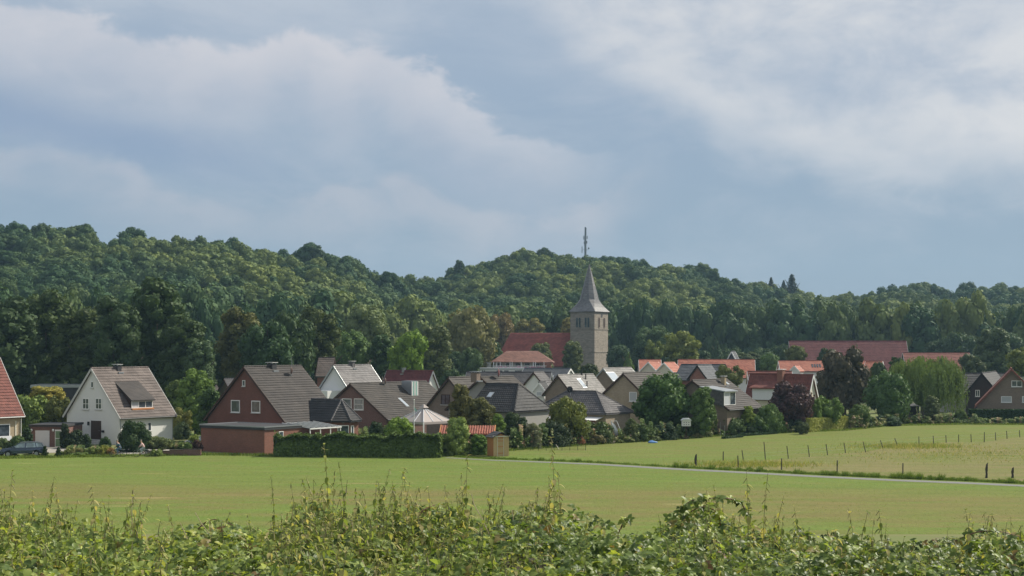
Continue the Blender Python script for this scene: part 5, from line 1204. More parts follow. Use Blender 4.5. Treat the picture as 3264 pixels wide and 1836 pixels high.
# ------------------------------------------------------------------ fences and posts
rp = random.Random(5)
def post(name, label, u, v0, v1, du=0.0, w=.07, cat='fence post', group=None, mat='oldwood'):
    x, D = G(u, v1); h = (v1-v0)/F*D
    mb = MB(); mb.tube([(0, 0, -.05), (du/F*D*.5+rp.uniform(-.01, .01), 0, h*.5), (du/F*D, 0, h)], [w*.5, w*.46, w*.42], 7)
    o = mb.build(name, MAT[mat], None); o.location = (x, D, 0); return tag(o, label, cat, group)
BKP = [(2370, 1435, 1470), (2440, 1460-25-26, 1467), (2513, 1422, 1461), (2580, 1419, 1456), (2638, 1416, 1450), (2695, 1411, 1443), (2760, 1408, 1441), (2815, 1403, 1429), (2861, 1397, 1420), (2929, 1391, 1419), (3016-40, 1389, 1414), (3016, 1387, 1410), (3056, 1385, 1409), (3096, 1384, 1409), (3137, 1377, 1409), (3174, 1378, 1403), (3210, 1373, 1398), (3251, 1371, 1393)]
ordn = ['first', 'second', 'third', 'fourth', 'fifth', 'sixth', 'seventh', 'eighth', 'ninth', 'tenth', 'eleventh', 'twelfth', 'thirteenth', 'fourteenth', 'fifteenth', 'sixteenth', 'seventeenth', 'eighteenth']
for i, (u, v0, v1) in enumerate(BKP):
    lean = -9 if 5 < i < 9 else (-5 if i < 6 else rp.uniform(-2, 1))
    post('fence_post', 'thin dark post%s in the far pasture row, %s from the left' % (' leaning left' if lean < -6 else '', ordn[i]), u, v0, v1+1, lean, .105, group='posts of the far pasture row')
FRP = [(2305, 1439, 1470, 'slim post near the thick gate post at the left pasture corner'), (2353, 1452, 1491, 'dark post standing among dry weeds beside the path'), (2491, 1461, 1498, 'reddish-footed post close to the path verge'), (2668, 1467, 1511, 'straight lone post above the middle of the path verge'), (2878, 1476, 1517, 'lone post right of the middle of the front pasture row')]
for u, v0, v1, l in FRP: post('fence_post', l, u, v0, v1, rp.uniform(-2, 1), .12, group='posts of the near pasture row')
for u, v0, v1, wd, l in ((2217, 1449, 1487, .26, 'thick gnarled wooden post at the left pasture corner beside the path'), (3144, 1478, 1524, .22, 'thick dark stump-footed post near the right end of the path'), (3227, 1491, 1524, .24, 'short thick rough post by the right picture edge')):
    x, D = G(u, v1); h = (v1-v0)/F*D; r_ = empty('gate_post', (x, D, 0), 0, l, 'post', 'thick posts by the path')
    MB().tube([(0, 0, -.05), (.03, 0, h*.3), (-.03, 0, h*.62), (.04, 0, h)], [wd*.55, wd*.42, wd*.36, wd*.2], 8).build('stake', MAT['oldwood'], r_)
    MB().tube([(.1, .05, h*.45), (.12, .05, h*1.05)], [.04, .03], 6).build('side_stake', MAT['oldwood'], r_)
# thin wires of the far row
wr = MB(); wp = [Vector((*G(u, v1+1), 0)) for u, v0, v1 in BKP]
for hgt in (.45, .8):
    for p, q in zip(wp[:-1], wp[1:]): wr.bar(p+Vector((0, 0, hgt)), q+Vector((0, 0, hgt)), .008)
tag(wr.build('fence_wire', MAT['metal'], None), 'thin wires strung along the far row of pasture posts', 'wire')
# picket fence under the willow
pf0, pf1 = (X(2875, 226), 226), (X(3095, 226), 226); L_ = pf1[0]-pf0[0]
pk = empty('picket_fence', (pf0[0], 226, 0), 0, 'low reddish picket fence running beneath the willow', 'fence')
for z in (.22, .62): MB().box((0, .03, z), (L_, .07, z+.08)).build('rail', MAT['orangew'], pk)
pmesh = MB().box((0, 0, .02), (.09, .028, .85)).mesh('picket', MAT['terracotta'])
for k in range(int(L_/.17)): o = link('picket', pmesh, None, pk); o.location = (.04+k*.17, 0, 0)
for k in range(9): MB().box((k*(L_-.1)/8, .072, 0), (k*(L_-.1)/8+.1, .16, .95)).build('post', MAT['oldwood'], pk)
# stepped low brick wall left of the brick garage
wl_ = empty('garden_wall', (X(462, 158), 158, 0), 0, 'low stepped dark brick wall between the drive and the brick garage', 'wall')
def wx(u): return (u-462)/F*158
for a, b, vt in ((462, 500, 1443), (500, 540, 1438.5), (540, 585, 1434.5), (585, 640, 1433)):
    MB().box((wx(a), 0, -.05), (wx(b)-.004, .3, Z(vt, 158))).build('wall_section', MAT['dbrick'], wl_)
    MB().box((wx(a)-.02, -.03, Z(vt, 158)+.002), (wx(b)-.02, .33, Z(vt, 158)+.05)).build('coping', MAT['brn'], wl_)

# ------------------------------------------------------------------ wooden shed, tiled shed, pavilion
sD = 156.5; sx0 = X(1573, sD); shd = empty('wooden_shed', (sx0, sD, 0), R(22), 'small honey-coloured wooden shed with dark roof at the field edge', 'shed')
sw = 1.75; sl = 1.9; hs = 2.05
for k in range(11):
    x0 = .005+sw*k/11
    if 3 <= k <= 6: continue
    hh_ = hs+.42*(1-abs((k+.5)/11-.5)*2); MB().box((x0, -.02, 0), (x0+sw/11-.012, .02, hh_-.04)).build('plank', MAT['wood'], shd)
for k in range(3, 7): MB().box((sw*k/11+.004, -.01, 0), (sw*(k+1)/11-.01, .02, hs-.15)).build('plank', MAT['cream'] if k == 9 else MAT['wood'], shd)
do = MB(); [do.box((sw*3/11+.02, -.05, z), (sw*7/11-.02, -.022, z+.09)) for z in (.3, 1.0, 1.6)]; do.build('door_brace', MAT['orangew'], shd)
MB().box((sw*3/11-.05, -.06, 0), (sw*3/11, -.021, hs-.05)).build('door_frame', MAT['cream'], shd); MB().box((sw*7/11, -.06, 0), (sw*7/11+.05, -.021, hs-.05)).build('door_frame', MAT['cream'], shd)
MB().box((-.1, -.12, hs+.02), (sw+.1, -.03, hs+.14)).build('lintel_board', MAT['cream'], shd)
for k in range(12): MB().box((sw-.02, .03+sl*k/12, 0), (sw+.02, .03+sl*(k+1)/12-.012, hs)).build('plank', MAT['wood'], shd)
MB().prism([(.03, .03, 0), (sw-.03, .03, 0), (sw-.03, .03, hs-.03), (sw/2, .03, hs+.36), (.03, .03, hs-.03)], (0, sl, 0)).build('inner_wall', MAT['orangew'], shd)
for sg in (-1, 1):
    for k in range(4):
        a0, a1 = k/4, (k+1.15)/4; P0 = Vector((sw/2+sg*(sw/2+.22)*(1-a0), -.25, hs-.08+.58*a0+.03)); P1 = Vector((sw/2+sg*(sw/2+.22)*(1-min(1, a1)), -.25, hs-.08+.58*min(1, a1)))
        MB().prism([P0, P1, P1+Vector((0, 0, .04)), P0+Vector((0, 0, .05))], (0, sl+.45, 0)).build('roof_course', MAT['dark'], shd)
# long low shed with orange tiles
tD = 162; ts = empty('tiled_shed', (X(1402, tD), tD, 0), R(-4), 'long low dark shed with bright orange tiled roof left of the wooden shed', 'shed')
tL = (1575-1402)/F*tD; tz0, tz1 = Z(1383, tD), Z(1359, tD)
MB().box((.15, .2, -.1), (tL-.1, 2.6, tz0-.05)).build('wall', MAT['timber'], ts)
for k in range(int((tL-.3)/.3)): MB().box((.17+.3*k, .165, 0), (.17+.3*k+.27, .197, tz0-.1)).build('wall_board', MAT['timber'], ts)
tr_ = MB().prism([(0, 0, tz0), (tL, 0, tz0), (tL, 1.5, tz1), (0, 1.5, tz1)], (0, 0, -.08)); tr_.prism([(0, 1.5, tz1), (tL, 1.5, tz1), (tL, 2.9, tz0), (0, 2.9, tz0)], (0, 0, -.08)); tro = tr_.build('roof', MAT['orange'], ts)
for k in range(int(tL/.28)):
    MB().tube([(.14+.28*k, -.03, tz0+.03), (.14+.28*k, 1.5, tz1+.03)], [.07, .06], 6).build('roof_tile', MAT['orange'], tro)
MB().bar((tL+.03, -.03, tz0+.02), (tL+.03, 1.5, tz1+.04), .12, .16).build('verge_board', MAT['orangew'], ts); MB().bar((-.03, -.03, tz0+.02), (-.03, 1.5, tz1+.04), .12, .16).build('verge_board', MAT['orangew'], ts)
# canvas pavilion
gD = 166; gz_ = empty('garden_pavilion', (X(1350, gD), gD, 0), R(48), 'beige canvas garden pavilion with ridged tent roof and raised vent cap', 'pavilion')
gw = 4.6; ge, gt = Z(1346, gD), Z(1301, gD+2); cc = (gw/2, gw/2, gt)
cor = [(0, 0, ge), (gw, 0, ge), (gw, gw, ge), (0, gw, ge)]
def lp(a, b, t_): return tuple(a[i]+(b[i]-a[i])*t_ for i in range(3))
for i in range(4):
    a, b = cor[i], cor[(i+1) % 4]; n = 3
    for k in range(n):
        p, q = lp(a, b, k/n), lp(a, b, (k+1)/n); m_in = lp(lp(p, q, .5), cc, .5); m_in = (m_in[0], m_in[1], m_in[2]-.10)
        p2, q2 = lp(p, cc, .9), lp(q, cc, .9); MB().add([p, q, q2, p2, (p[0], p[1], p[2]-.05), (q[0], q[1], q[2]-.05), (q2[0], q2[1], q2[2]-.05), (p2[0], p2[1], p2[2]-.05)], [(0, 1, 2, 3), (7, 6, 5, 4), (0, 4, 5, 1), (2, 6, 7, 3)]).build('roof_panel', MAT['canvas'], gz_)
        MB().bar((p[0], p[1], p[2]+.03), (p2[0], p2[1], p2[2]+.03), .07).build('roof_seam', MAT['whitecloth'], gz_)
    MB().box((a[0]-.05, a[1]-.05, -.05), (a[0]+.05, a[1]+.05, ge-.02)).build('post', MAT['frame'], gz_)
    MB().bar((a[0], a[1], ge-.16), (b[0], b[1], ge-.16), .04, .22).build('valance', MAT['canvas'], gz_)
vc = MB(); zc0 = gt+.02; r0 = .42
vc.add([(gw/2-r0, gw/2-r0, zc0-.02), (gw/2+r0, gw/2-r0, zc0-.02), (gw/2+r0, gw/2+r0, zc0-.02), (gw/2-r0, gw/2+r0, zc0-.02), (gw/2, gw/2, zc0+.42)], [(0, 1, 4), (1, 2, 4), (2, 3, 4), (3, 0, 4), (3, 2, 1, 0)]); vc.build('vent_cap', MAT['canvas'], gz_)
MB().box((.7, 1.0, 0), (1.4, 1.06, 1.9)).build('side_curtain', MAT['whitecloth'], gz_)
MB().box((gw*.55, gw-.3, 0), (gw*.95, gw-.2, 1.7)).build('back_screen', MAT['gbrick'], gz_)
# flagpole
fD = 161; fp_ = empty('flagpole', (X(1320, fD), fD, 0), 0, 'thin white flagpole with small limp green flag before the pavilion', 'flagpole')
MB().tube([(0, 0, 0), (0, 0, Z(1275, fD))], [.05, .035], 8).build('pole', MAT['frame'], fp_); MB().ball((0, 0, Z(1274, fD)), .07).build('finial', MAT['frame'], fp_, True)
zf = Z(1296, fD); fl_ = MB(); fl_.add([(.03, 0, zf), (.12, .05, zf-.15), (.25, -.03, zf-.30), (.33, .02, zf-.50), (.22, .04, zf-.56), (.10, -.03, zf-.42), (.03, .01, zf-.35)], [(0, 1, 2, 3, 4, 5, 6)]); f_ = fl_.build('flag', MAT['copper'], fp_); md = f_.modifiers.new('t', 'SOLIDIFY'); md.thickness = .01
# folded parasol
uD = 180.5; um = empty('folded_parasol', (X(1968, uD), uD, 0), 0, 'folded pale parasol leaning beside the awning', 'parasol')
MB().tube([(0, 0, 0), (0, 0, .6)], .03, 6).build('pole', MAT['metal'], um)
mb = MB(); P_ = [(0.02, .45), (-.05, .9), (-.22, 1.5), (-.5, 2.1), (-.78, 2.55)]; Wd = [.10, .22, .30, .26, .05]
vs = []; fs = []
for (x, z), r in zip(P_, Wd):
    for k in range(10): t_a = 2*math.pi*k/10; rr_ = r*(1 if k % 2 else .62); vs.append((x+rr_*math.cos(t_a), rr_*.8*math.sin(t_a), z))
for i in range(4):
    for k in range(10): fs.append((i*10+k, i*10+(k+1) % 10, (i+1)*10+(k+1) % 10, (i+1)*10+k))
mb.add(vs, fs+[tuple(range(10))[::-1], tuple(range(40, 50))]); mb.build('parasol_cloth', MAT['whitecloth'], um)
MB().tube([(.3, 0, 0), (.42, 0, 1.4), (-.1, 0, 2.6), (-.78, 0, 2.6)], .035, 6).build('arm', MAT['frame'], um)
# garden things
def thing_box(name, label, cat, u, v1, D=None, w=.5, d=.4, h=.5, mat='stone', cap=None, rz=0):
    x, DD = G(u, v1); r_ = empty(name, (x, DD, 0), rz, label, cat); mb = MB(); mb.add([(-w/2*.85, -d/2*.85, 0), (w/2*.85, -d/2*.85, 0), (w/2*.85, d/2*.85, 0), (-w/2*.85, d/2*.85, 0), (-w/2, -d/2, h), (w/2, -d/2, h), (w/2, d/2, h), (-w/2, d/2, h)], [(3, 2, 1, 0), (4, 5, 6, 7), (0, 1, 5, 4), (1, 2, 6, 5), (2, 3, 7, 6), (3, 0, 4, 7)])
    mb.build('body', MAT[mat], r_); MB().box((-w/2-.03, -d/2-.03, h+.002), (w/2+.03, d/2+.03, h+.05)).build('rim', MAT[cap or mat], r_)
thing_box('garden_crate', 'grey plastic compost crate near the little tree by the shed', 'crate', 1770, 1422, w=.9, d=.8, h=.75, mat='metal')
thing_box('garden_crate', 'second, darker compost crate in the garden bed edge', 'crate', 1790, 1421, w=.8, d=.8, h=.8, mat='mgrey', rz=.4)
thing_box('wooden_planter', 'pale stone trough at the lawn edge before the garden bed', 'trough', 1940, 1414, w=1.6, d=.4, h=.25, mat='stone')
thing_box('red_crate', 'small red crate behind the thin garden fence', 'crate', 1722, 1424, w=.5, d=.4, h=.45, mat='terracotta')
thing_box('wooden_bin', 'brown wooden bin by the garden bed', 'bin', 1738, 1424, w=.6, d=.5, h=.65, mat='darkwood')
def barrel(label, u, v, mat, r=.3, h=.7):
    x, D = G(u, v); r_ = empty('water_barrel', (x, D, 0), 0, label, 'barrel'); MB().tube([(0, 0, 0), (0, 0, h*.5), (0, 0, h)], [r*.85, r, r*.88], 12).build('body', MAT[mat], r_); MB().tube([(0, 0, h+.003), (0, 0, h+.04)], r*.93, 12).build('lid', MAT[mat], r_)
barrel('light blue water barrel in the garden bed of the bungalow', 1812, 1415, 'blue'); barrel('dark water barrel beside the wooden bin', 1750, 1423, 'black', .28, .8)
# blue tarpaulin heap
x_, D_ = G(2080, 1412); rngb = np.random.default_rng(4); v_, f_ = ICO; k_ = v_*np.array([.62, .4, .27])*(1+rngb.uniform(-.22, .18, (len(v_), 1))); k_[:, 2] = np.maximum(k_[:, 2], -.05); k_[:, 2] *= np.where(k_[:, 0] > 0, .8-.4*k_[:, 0], 1)
o_ = link('blue_tarpaulin', np_mesh('blue_tarpaulin', k_, f_, MAT['blue'])); o_.location = (x_, D_, .05); tag(o_, 'crumpled bright blue tarpaulin lying on the lawn edge', 'tarpaulin')
# white slatted box on a post
bD = 187; bx = empty('bird_house', (X(2187, bD), bD, 0), 0, 'white bird house with dark openings on a post before the garden tree', 'bird house')
MB().box((-.05, -.05, 0), (.05, .05, Z(1358, bD))).build('post', MAT['darkwood'], bx); bw = .56
bb_ = MB().box((-bw, -.35, Z(1358, bD)), (bw, .35, Z(1340, bD))).build('box', MAT['white'], bx)
MB().prism([(-bw-.12, -.45, Z(1340, bD)+.002), (bw+.12, -.45, Z(1340, bD)+.002), (bw*.7, -.45, Z(1333, bD)), (-bw*.7, -.45, Z(1333, bD))], (0, .9, 0)).build('roof', MAT['whitecloth'], bx)
for q in (-.3, 0, .3):
    for z in (1353, 1346): MB().tube([(q, -.37, Z(z, bD)), (q, -.352, Z(z, bD))], .06, 8).build('hole', MAT['black'], bx)
# flowers and poles on the lawn
x_, D_ = G(2455, 1379); pfm = empty('flower_clump', (x_, D_, 0), 0, 'clump of pink blossoms on dark stems by the box edging', 'flowers')
c = link('leaves', CR['shrub'][0], None, pfm); c.location = (0, 0, .3); c.scale = (.7, .5, .4); c.color = (.05, .07, .03, 1)
fb_ = MB(); [fb_.ball((rp.uniform(-.75, .75), rp.uniform(-.4, .4), .85+rp.uniform(-.25, .25)), .10, 6, 4) for _ in range(60)]; fb_.build('blossoms', MAT['pink'], pfm)
x_, D_ = G(2475, 1382); yf = empty('yellow_garden_sign', (x_, D_, 0), 0, 'small yellow garden ornament on a stake right of the pink flowers', 'ornament')
MB().box((-.02, -.02, 0), (.02, .02, .8)).build('stake', MAT['oldwood'], yf); MB().ball((0, 0, .85), (.16, .06, .2)).build('disc', MAT['yellow'], yf); MB().ball((0, -.05, .6), (.10, .05, .12)).build('petal', MAT['yellow'], yf)
for u, v0, v1, l in ((2309, 1356, 1396, 'thin pale pole in front of the round mound bush'), (2296, 1345, 1392, 'thin pole with small top knob behind the mound bush')):
    post('garden_pole', l, u, v0, v1, 0, .05, 'pole', None, 'metal')
post('garden_pole', 'pale blue-grey stake at the right part of the dark hedge', 1326, 1438, 1455.5, 0, .06, 'pole', None, 'metal')
post('leaning_plank', 'pale plank leaning in the grass by the garden bed', 1782, 1417, 1432, -10, .09, 'plank', None, 'cream')
# orange wheelbarrow/mower at the orange shed foot
x_, D_ = G(1473, 1448); wb = empty('ride_on_mower', (x_, D_, 0), 0, 'small dark garden cart with orange-yellow body in front of the tiled shed', 'cart')
MB().prism([(-.35, -.2, .2), (.35, -.2, .2), (.45, -.2, .5), (-.3, -.2, .42)], (0, .4, 0)).build('body', MAT['orange'], wb)
for q in (-.28, .28): MB().tube([(q, -.26, .16), (q, -.20, .16)], .16, 12).build('wheel', MAT['black'], wb)
MB().bar((.3, 0, .5), (.6, 0, .85), .04).build('handle', MAT['black'], wb)
# thin garden fence right of the hedge
tf = empty('wire_fence', (*G(1690, 1437), 0), R(8), 'low dark green wire fence at the garden edge right of the wooden shed', 'fence')
for k in range(8): MB().box((k*.9, 0, 0), (k*.9+.04, .04, .75)).build('post', MAT['ivy'], tf)
tw_ = MB(); [tw_.box((0, .045, z), (6.3, .055, z+.02)) for z in (.1, .25, .4, .55, .7)]; tw_.build('wires', MAT['ivy'], tf)
# small dark sheds under the willow
for u, D, wv, h, l, m_n in ((2945, 236, 50, 2.2, 'grey garden shed in the shade under the willow', 'mgrey'), (2900, 240, 30, 2.0, 'dark lean-to left of the grey shed under the willow', 'timber')):
    r_ = empty('garden_shed', (X(u, D), D, 0), 0, l, 'shed'); w_ = wv/F*D
    MB().box((0, 0, -.1), (w_, 2, h)).build('wall', MAT[m_n], r_); MB().prism([(-.15, -.2, h+.003), (w_+.15, -.2, h+.003), (w_+.15, 2.2, h+.35), (-.15, 2.2, h+.35)], (0, 0, .08)).build('roof', MAT['dark'], r_)
post('birch_pole', 'slanting pale birch trunk in front of the grey shed', 2929, 1300, 1336, -9, .16, 'trunk', None, 'cream')

# ------------------------------------------------------------------ cars
def car(name, label, loc, rz, paint, plate=True):
    r_ = empty(name, loc, rz, label, 'car')
    # local: nose at -x, length 4.7
    prof = [(-2.32, .38), (-2.36, .55), (-2.30, .72), (-2.05, .84), (-1.05, .98), (-.98, .99), (2.20, 1.0), (2.30, .92), (2.34, .6), (2.28, .34)]
    hw = .88
    def section(pts, hwf, nm, mat, parent, cap=True):
        vs = []; n = len(pts)
        for sgn in (-1, 1):
            for x, z in pts: vs.append((x, sgn*hwf(x, z), z))
        fs = [(i, (i+1) % n, n+(i+1) % n, n+i) for i in range(n)]+[tuple(range(n))[::-1], tuple(range(n, 2*n))]
        o = MB().add(vs, fs).build(nm, mat, parent); return o
    def arch_(cx): return [(cx+.36*math.cos(t_), .34+.36*math.sin(t_)*.98) for t_ in np.linspace(0, math.pi, 7)]
    lower = prof[:]; low = [(2.28, .26)]+[(x, max(.26, z)) for x, z in arch_(1.42)]+[(x, max(.26, z)) for x, z in arch_(-1.42)]+[(-2.30, .26)]
    body = section(prof+low, lambda x, z: hw*(1-.10*max(0, (abs(x)-1.8)/.55)**2)*(1-.03*(z > .8)), 'body', paint, r_)
    md = body.modifiers.new('b', 'BEVEL'); md.width = .05; md.segments = 2; md.limit_method = 'ANGLE'; md.angle_limit = R(50)
    green = [(-1.12, .99), (-.30, 1.42), (0.2, 1.47), (1.5, 1.45), (1.98, 1.36), (2.24, 1.0)]
    vs = []; n = len(green)
    for sgn in (-1, 1):
        for x, z in green: vs.append((x, sgn*(.80-.36*(z-.99)), z))
    MB().add(vs, [(i, i+1, n+i+1, n+i) for i in range(n-1)]+[tuple(range(n))[::-1], tuple(range(n, 2*n))]).build('cabin_glass', MAT['carglass'], r_)
    rf = MB(); 
    for i in range(1, 4):
        (x0, z0), (x1, z1) = green[i], green[i+1]; rf.prism([(x0, -(.80-.36*(z0-.99))-.01, z0+.005), (x1, -(.80-.36*(z1-.99))-.01, z1+.005), (x1, (.80-.36*(z1-.99))+.01, z1+.005), (x0, (.80-.36*(z0-.99))+.01, z0+.005)], (0, 0, .035))
    rf.build('roof', paint, r_)
    pil = MB()
    for (x0, z0, x1, z1) in ((-1.12, .99, -.28, 1.43), (.32, 1.0, .38, 1.47), (1.42, 1.0, 1.34, 1.46), (2.22, 1.0, 1.96, 1.37)):
        for s_ in (-1, 1): pil.bar((x0, s_*.81, z0), (x1, s_*(.80-.36*(z1-.99)+.012), z1), .09, .05)
    pil.build('pillar', paint, r_)
    rl = MB(); [rl.bar((-.2, s_*.62, 1.52), (1.7, s_*.62, 1.51), .035) for s_ in (-1, 1)]; rl.build('roof_rail', MAT['metal'], r_)
    for x_ in (-1.42, 1.42):
        for s_ in (-1, 1):
            ty = MB().tube([(x_, s_*.68, .32), (x_, s_*.88, .32)], .32, 18).build('wheel', MAT['black'], r_)
            rim = MB().tube([(x_, s_*.881, .32), (x_, s_*.895, .32)], .20, 14); rim.build('rim', MAT['metal'], ty)
    for s_ in (-1, 1):
        MB().ball((-2.16, s_*.64, .68), (.20, .19, .10)).build('headlight', MAT['lamp'], r_, True); MB().box((2.26, s_*.78-.1, .72), (2.36, s_*.78+.1, .95)).build('tail_light', MAT['wine'], r_)
        MB().ball((-.78, s_*.98, 1.04), (.10, .09, .08)).build('mirror', paint, r_, True)
    MB().box((-2.40, -.55, .42), (-2.345, .55, .62)).build('grille', MAT['black'], r_)
    MB().box((-2.43, -.26, .34), (-2.402, .26, .45)).build('number_plate', MAT['plate'], r_)
    return r_
car('parked_car', 'dark blue estate car parked at the left edge of the field', (X(68, 156.5), 156.8, 0), R(17), MAT['carpaint'])
car('parked_car', 'silver car half hidden behind the low brick wall', (X(655, 171), 171, .0), R(14), MAT['silver'])

# ------------------------------------------------------------------ cyclists
def skin(name, pts, edges, rad, mat, parent, sub=1):
    me = bpy.data.meshes.new(name); me.from_pydata(pts, edges, []); me.materials.append(mat)
    o = bpy.data.objects.new(name, me); COL.objects.link(o); o.parent = parent
    m_ = o.modifiers.new('skin', 'SKIN'); m_.use_smooth_shade = True
    for i, r in enumerate(rad):
        sv = me.skin_vertices[0].data[i]; sv.radius = (r, r) if not isinstance(r, tuple) else r; sv.use_root = (i == 0)
    if sub: s_ = o.modifiers.new('sub', 'SUBSURF'); s_.levels = sub; s_.render_levels = sub
    return o
def bicycle(parent_loc, rz, label, mat):
    b = empty('bicycle', parent_loc, rz, label, 'bicycle')
    for x_ in (-.54, .54):
        vs = []; fs = []; K = 24
        for k in range(K):
            a = 2*math.pi*k/K
            for j in range(6): c_ = 2*math.pi*j/6; rr_ = .34+.022*math.cos(c_); vs.append((x_+rr_*math.cos(a), .022*math.sin(c_), .35+rr_*math.sin(a)))
        for k in range(K):
            for j in range(6): fs.append((k*6+j, k*6+(j+1) % 6, ((k+1) % K)*6+(j+1) % 6, ((k+1) % K)*6+j))
        w_ = MB().add(vs, fs).build('wheel', MAT['black'], b, True)
        sp = MB(); [sp.bar((x_, 0, .35), (x_+.33*math.cos(a), 0, .35+.33*math.sin(a)), .006) for a in np.linspace(0, 2*math.pi, 13)[:-1]]; sp.build('spokes', MAT['metal'], w_)
        fg = MB(); 
        for k in range(6):
            a0, a1 = R(20+24*k), R(20+24*(k+1)); fg.bar((x_+.38*math.cos(a0), 0, .35+.38*math.sin(a0)), (x_+.38*math.cos(a1), 0, .35+.38*math.sin(a1)), .05, .012)
        fg.build('mudguard', mat, b)
    fr = MB(); S, BB, HT, HB = (.20, 0, .82), (.03, 0, .32), (-.36, 0, .88), (-.40, 0, .72)
    for p, q in ((BB, S), (BB, HB), ((.17, 0, .70), HB), (BB, (.54, .04, .35)), (S, (.54, .04, .35)), (HT, (-.54, 0, .35)), (HT, (-.34, 0, 1.0))): fr.tube([p, q], .018, 6)
    fr.build('frame', mat, b)
    MB().tube([(-.22, -.27, 1.0), (-.36, -.12, 1.03), (-.36, .12, 1.03), (-.22, .27, 1.0)], .016, 6).build('handlebar', MAT['black'], b)
    MB().prism([(.10, -.04, .86), (.36, -.10, .86), (.36, .10, .86), (.10, .04, .86)], (0, 0, .06)).build('saddle', MAT['black'], b)
    MB().box((.36, -.08, .76), (.72, .08, .78)).build('rack', MAT['metal'], b)
    MB().tube([(.03, -.03, .32), (.03, .03, .32)], .09, 12).build('chainring', MAT['metal'], b)
    for s_, a in ((-1, .6), (1, .6+math.pi)): MB().bar((.03+.17*math.cos(a), s_*.14-.04, .32+.17*math.sin(a)), (.03+.17*math.cos(a), s_*.14+.04, .32+.17*math.sin(a)), .05, .02).build('pedal', MAT['black'], b)
    return b
def rider(loc, rz, label, top, trousers, hairc):
    p = empty('person', loc, rz, label, 'person')
    a = .6; ft = [(.03+.17*math.cos(a), -.14, .32+.17*math.sin(a)+.06), (.03-.17*math.cos(a), .14, .32-.17*math.sin(a)+.06)]
    pts = [(.20, 0, .95), (.14, 0, 1.12), (.06, 0, 1.32), (0.0, 0, 1.44), (-.05, 0, 1.53), (-.09, 0, 1.63), (-.10, 0, 1.72)]; ed = [(i, i+1) for i in range(6)]; rad = [.14, .13, .15, .10, .055, .085, .08]
    arms = []; legs = []
    for s_ in (-1, 1):
        b = len(pts); pts += [(-.01, s_*.18, 1.40), (-.12, s_*.24, 1.20), (-.25, s_*.26, 1.07)]; ed += [(3, b), (b, b+1), (b+1, b+2)]; rad += [.06, .045, .03]; arms.append(b)
        f = ft[0] if s_ < 0 else ft[1]; b = len(pts); knee = (-.22 if f[2] > .4 else -.10, s_*.13, .78 if f[2] > .4 else .66)
        pts += [(.18, s_*.09, .92), knee, (f[0]+.04, f[1], f[2]+.04), (f[0]-.14, f[1], f[2]-.01)]; ed += [(0, b), (b, b+1), (b+1, b+2), (b+2, b+3)]; rad += [.10, .065, .04, .035]; legs.append(b)
        # five fingers closing on the grip
    skin('body', pts, ed, rad, MAT['skin'], p, 1)
    for bi, s_ in zip(arms, (-1, 1)):
        for k in range(4): w0 = Vector(pts[bi+2])+Vector((-.03-.0*k, (k-1.5)*.022, 0)); skin('finger', [tuple(w0), tuple(w0+Vector((-.045, 0, -.015))), tuple(w0+Vector((-.035, 0, -.05)))], [(0, 1), (1, 2)], [.011, .010, .008], MAT['skin'], p, 0)
        w0 = Vector(pts[bi+2])+Vector((-.01, -s_*.04, 0)); skin('thumb', [tuple(w0), tuple(w0+Vector((-.04, -s_*.02, -.02)))], [(0, 1)], [.013, .010], MAT['skin'], p, 0)
    ap = [pts[0], pts[1], pts[2], pts[3]]; ae = [(0, 1), (1, 2), (2, 3)]; ar = [.155, .15, .172, .115]
    for b in arms: i = len(ap); ap += [pts[b], pts[b+1], tuple(Vector(pts[b+1]).lerp(Vector(pts[b+2]), .8))]; ae += [(3, i), (i, i+1), (i+1, i+2)]; ar += [.076, .060, .045]
    skin('jacket', ap, ae, ar, top, p, 1)
    lp_ = [pts[0]]; le = []; lr_ = [.16]
    for b in legs: i = len(lp_); lp_ += [pts[b], pts[b+1], tuple(Vector(pts[b+1]).lerp(Vector(pts[b+2]), .9))]; le += [(0, i), (i, i+1), (i+1, i+2)]; lr_ += [.115, .080, .055]
    skin('trousers', lp_, le, lr_, trousers, p, 1)
    for f in ft: MB().ball((f[0]-.06, f[1], f[2]-.02), (.13, .045, .04), 8, 6).build('shoe', MAT['black'], p, True)
    MB().ball((-.075, 0, 1.725), (.105, .09, .085), 10, 8).build('hair', hairc, p, True)
    for s_ in (-1, 1): MB().ball((-.175, s_*.03, 1.68), .011, 6, 4).build('eye', MAT['black'], p); MB().ball((-.10, s_*.088, 1.66), (.02, .01, .03), 6, 4).build('ear', MAT['skin'], p)
    MB().ball((-.19, 0, 1.655), (.018, .012, .02), 6, 4).build('nose', MAT['skin'], p); MB().ball((-.175, 0, 1.62), (.01, .025, .007), 6, 4).build('mouth', MAT['terracotta'], p)
cDs = 155.9
for u, sc, rz_, lb, lp2, top, trs in ((376, 1.0, R(200), 'dark bicycle ridden by the person in the dark jacket', 'person in dark teal jacket and jeans cycling, leaning forward', 'navy', 'jeans'), (452, 1.0, R(18), 'pale bicycle ridden by the person in the pink top', 'person in pale pink top and light trousers riding a bicycle to the left', 'pale', 'greytr')):
    x = X(u, cDs); bicycle((x, cDs, .02), rz_ if u > 400 else R(10), lb, MAT['black'] if u < 400 else MAT['metal'])
    rider((x, cDs, .02), rz_ if u > 400 else R(10), lp2, MAT[top], MAT[trs], MAT['hair'])

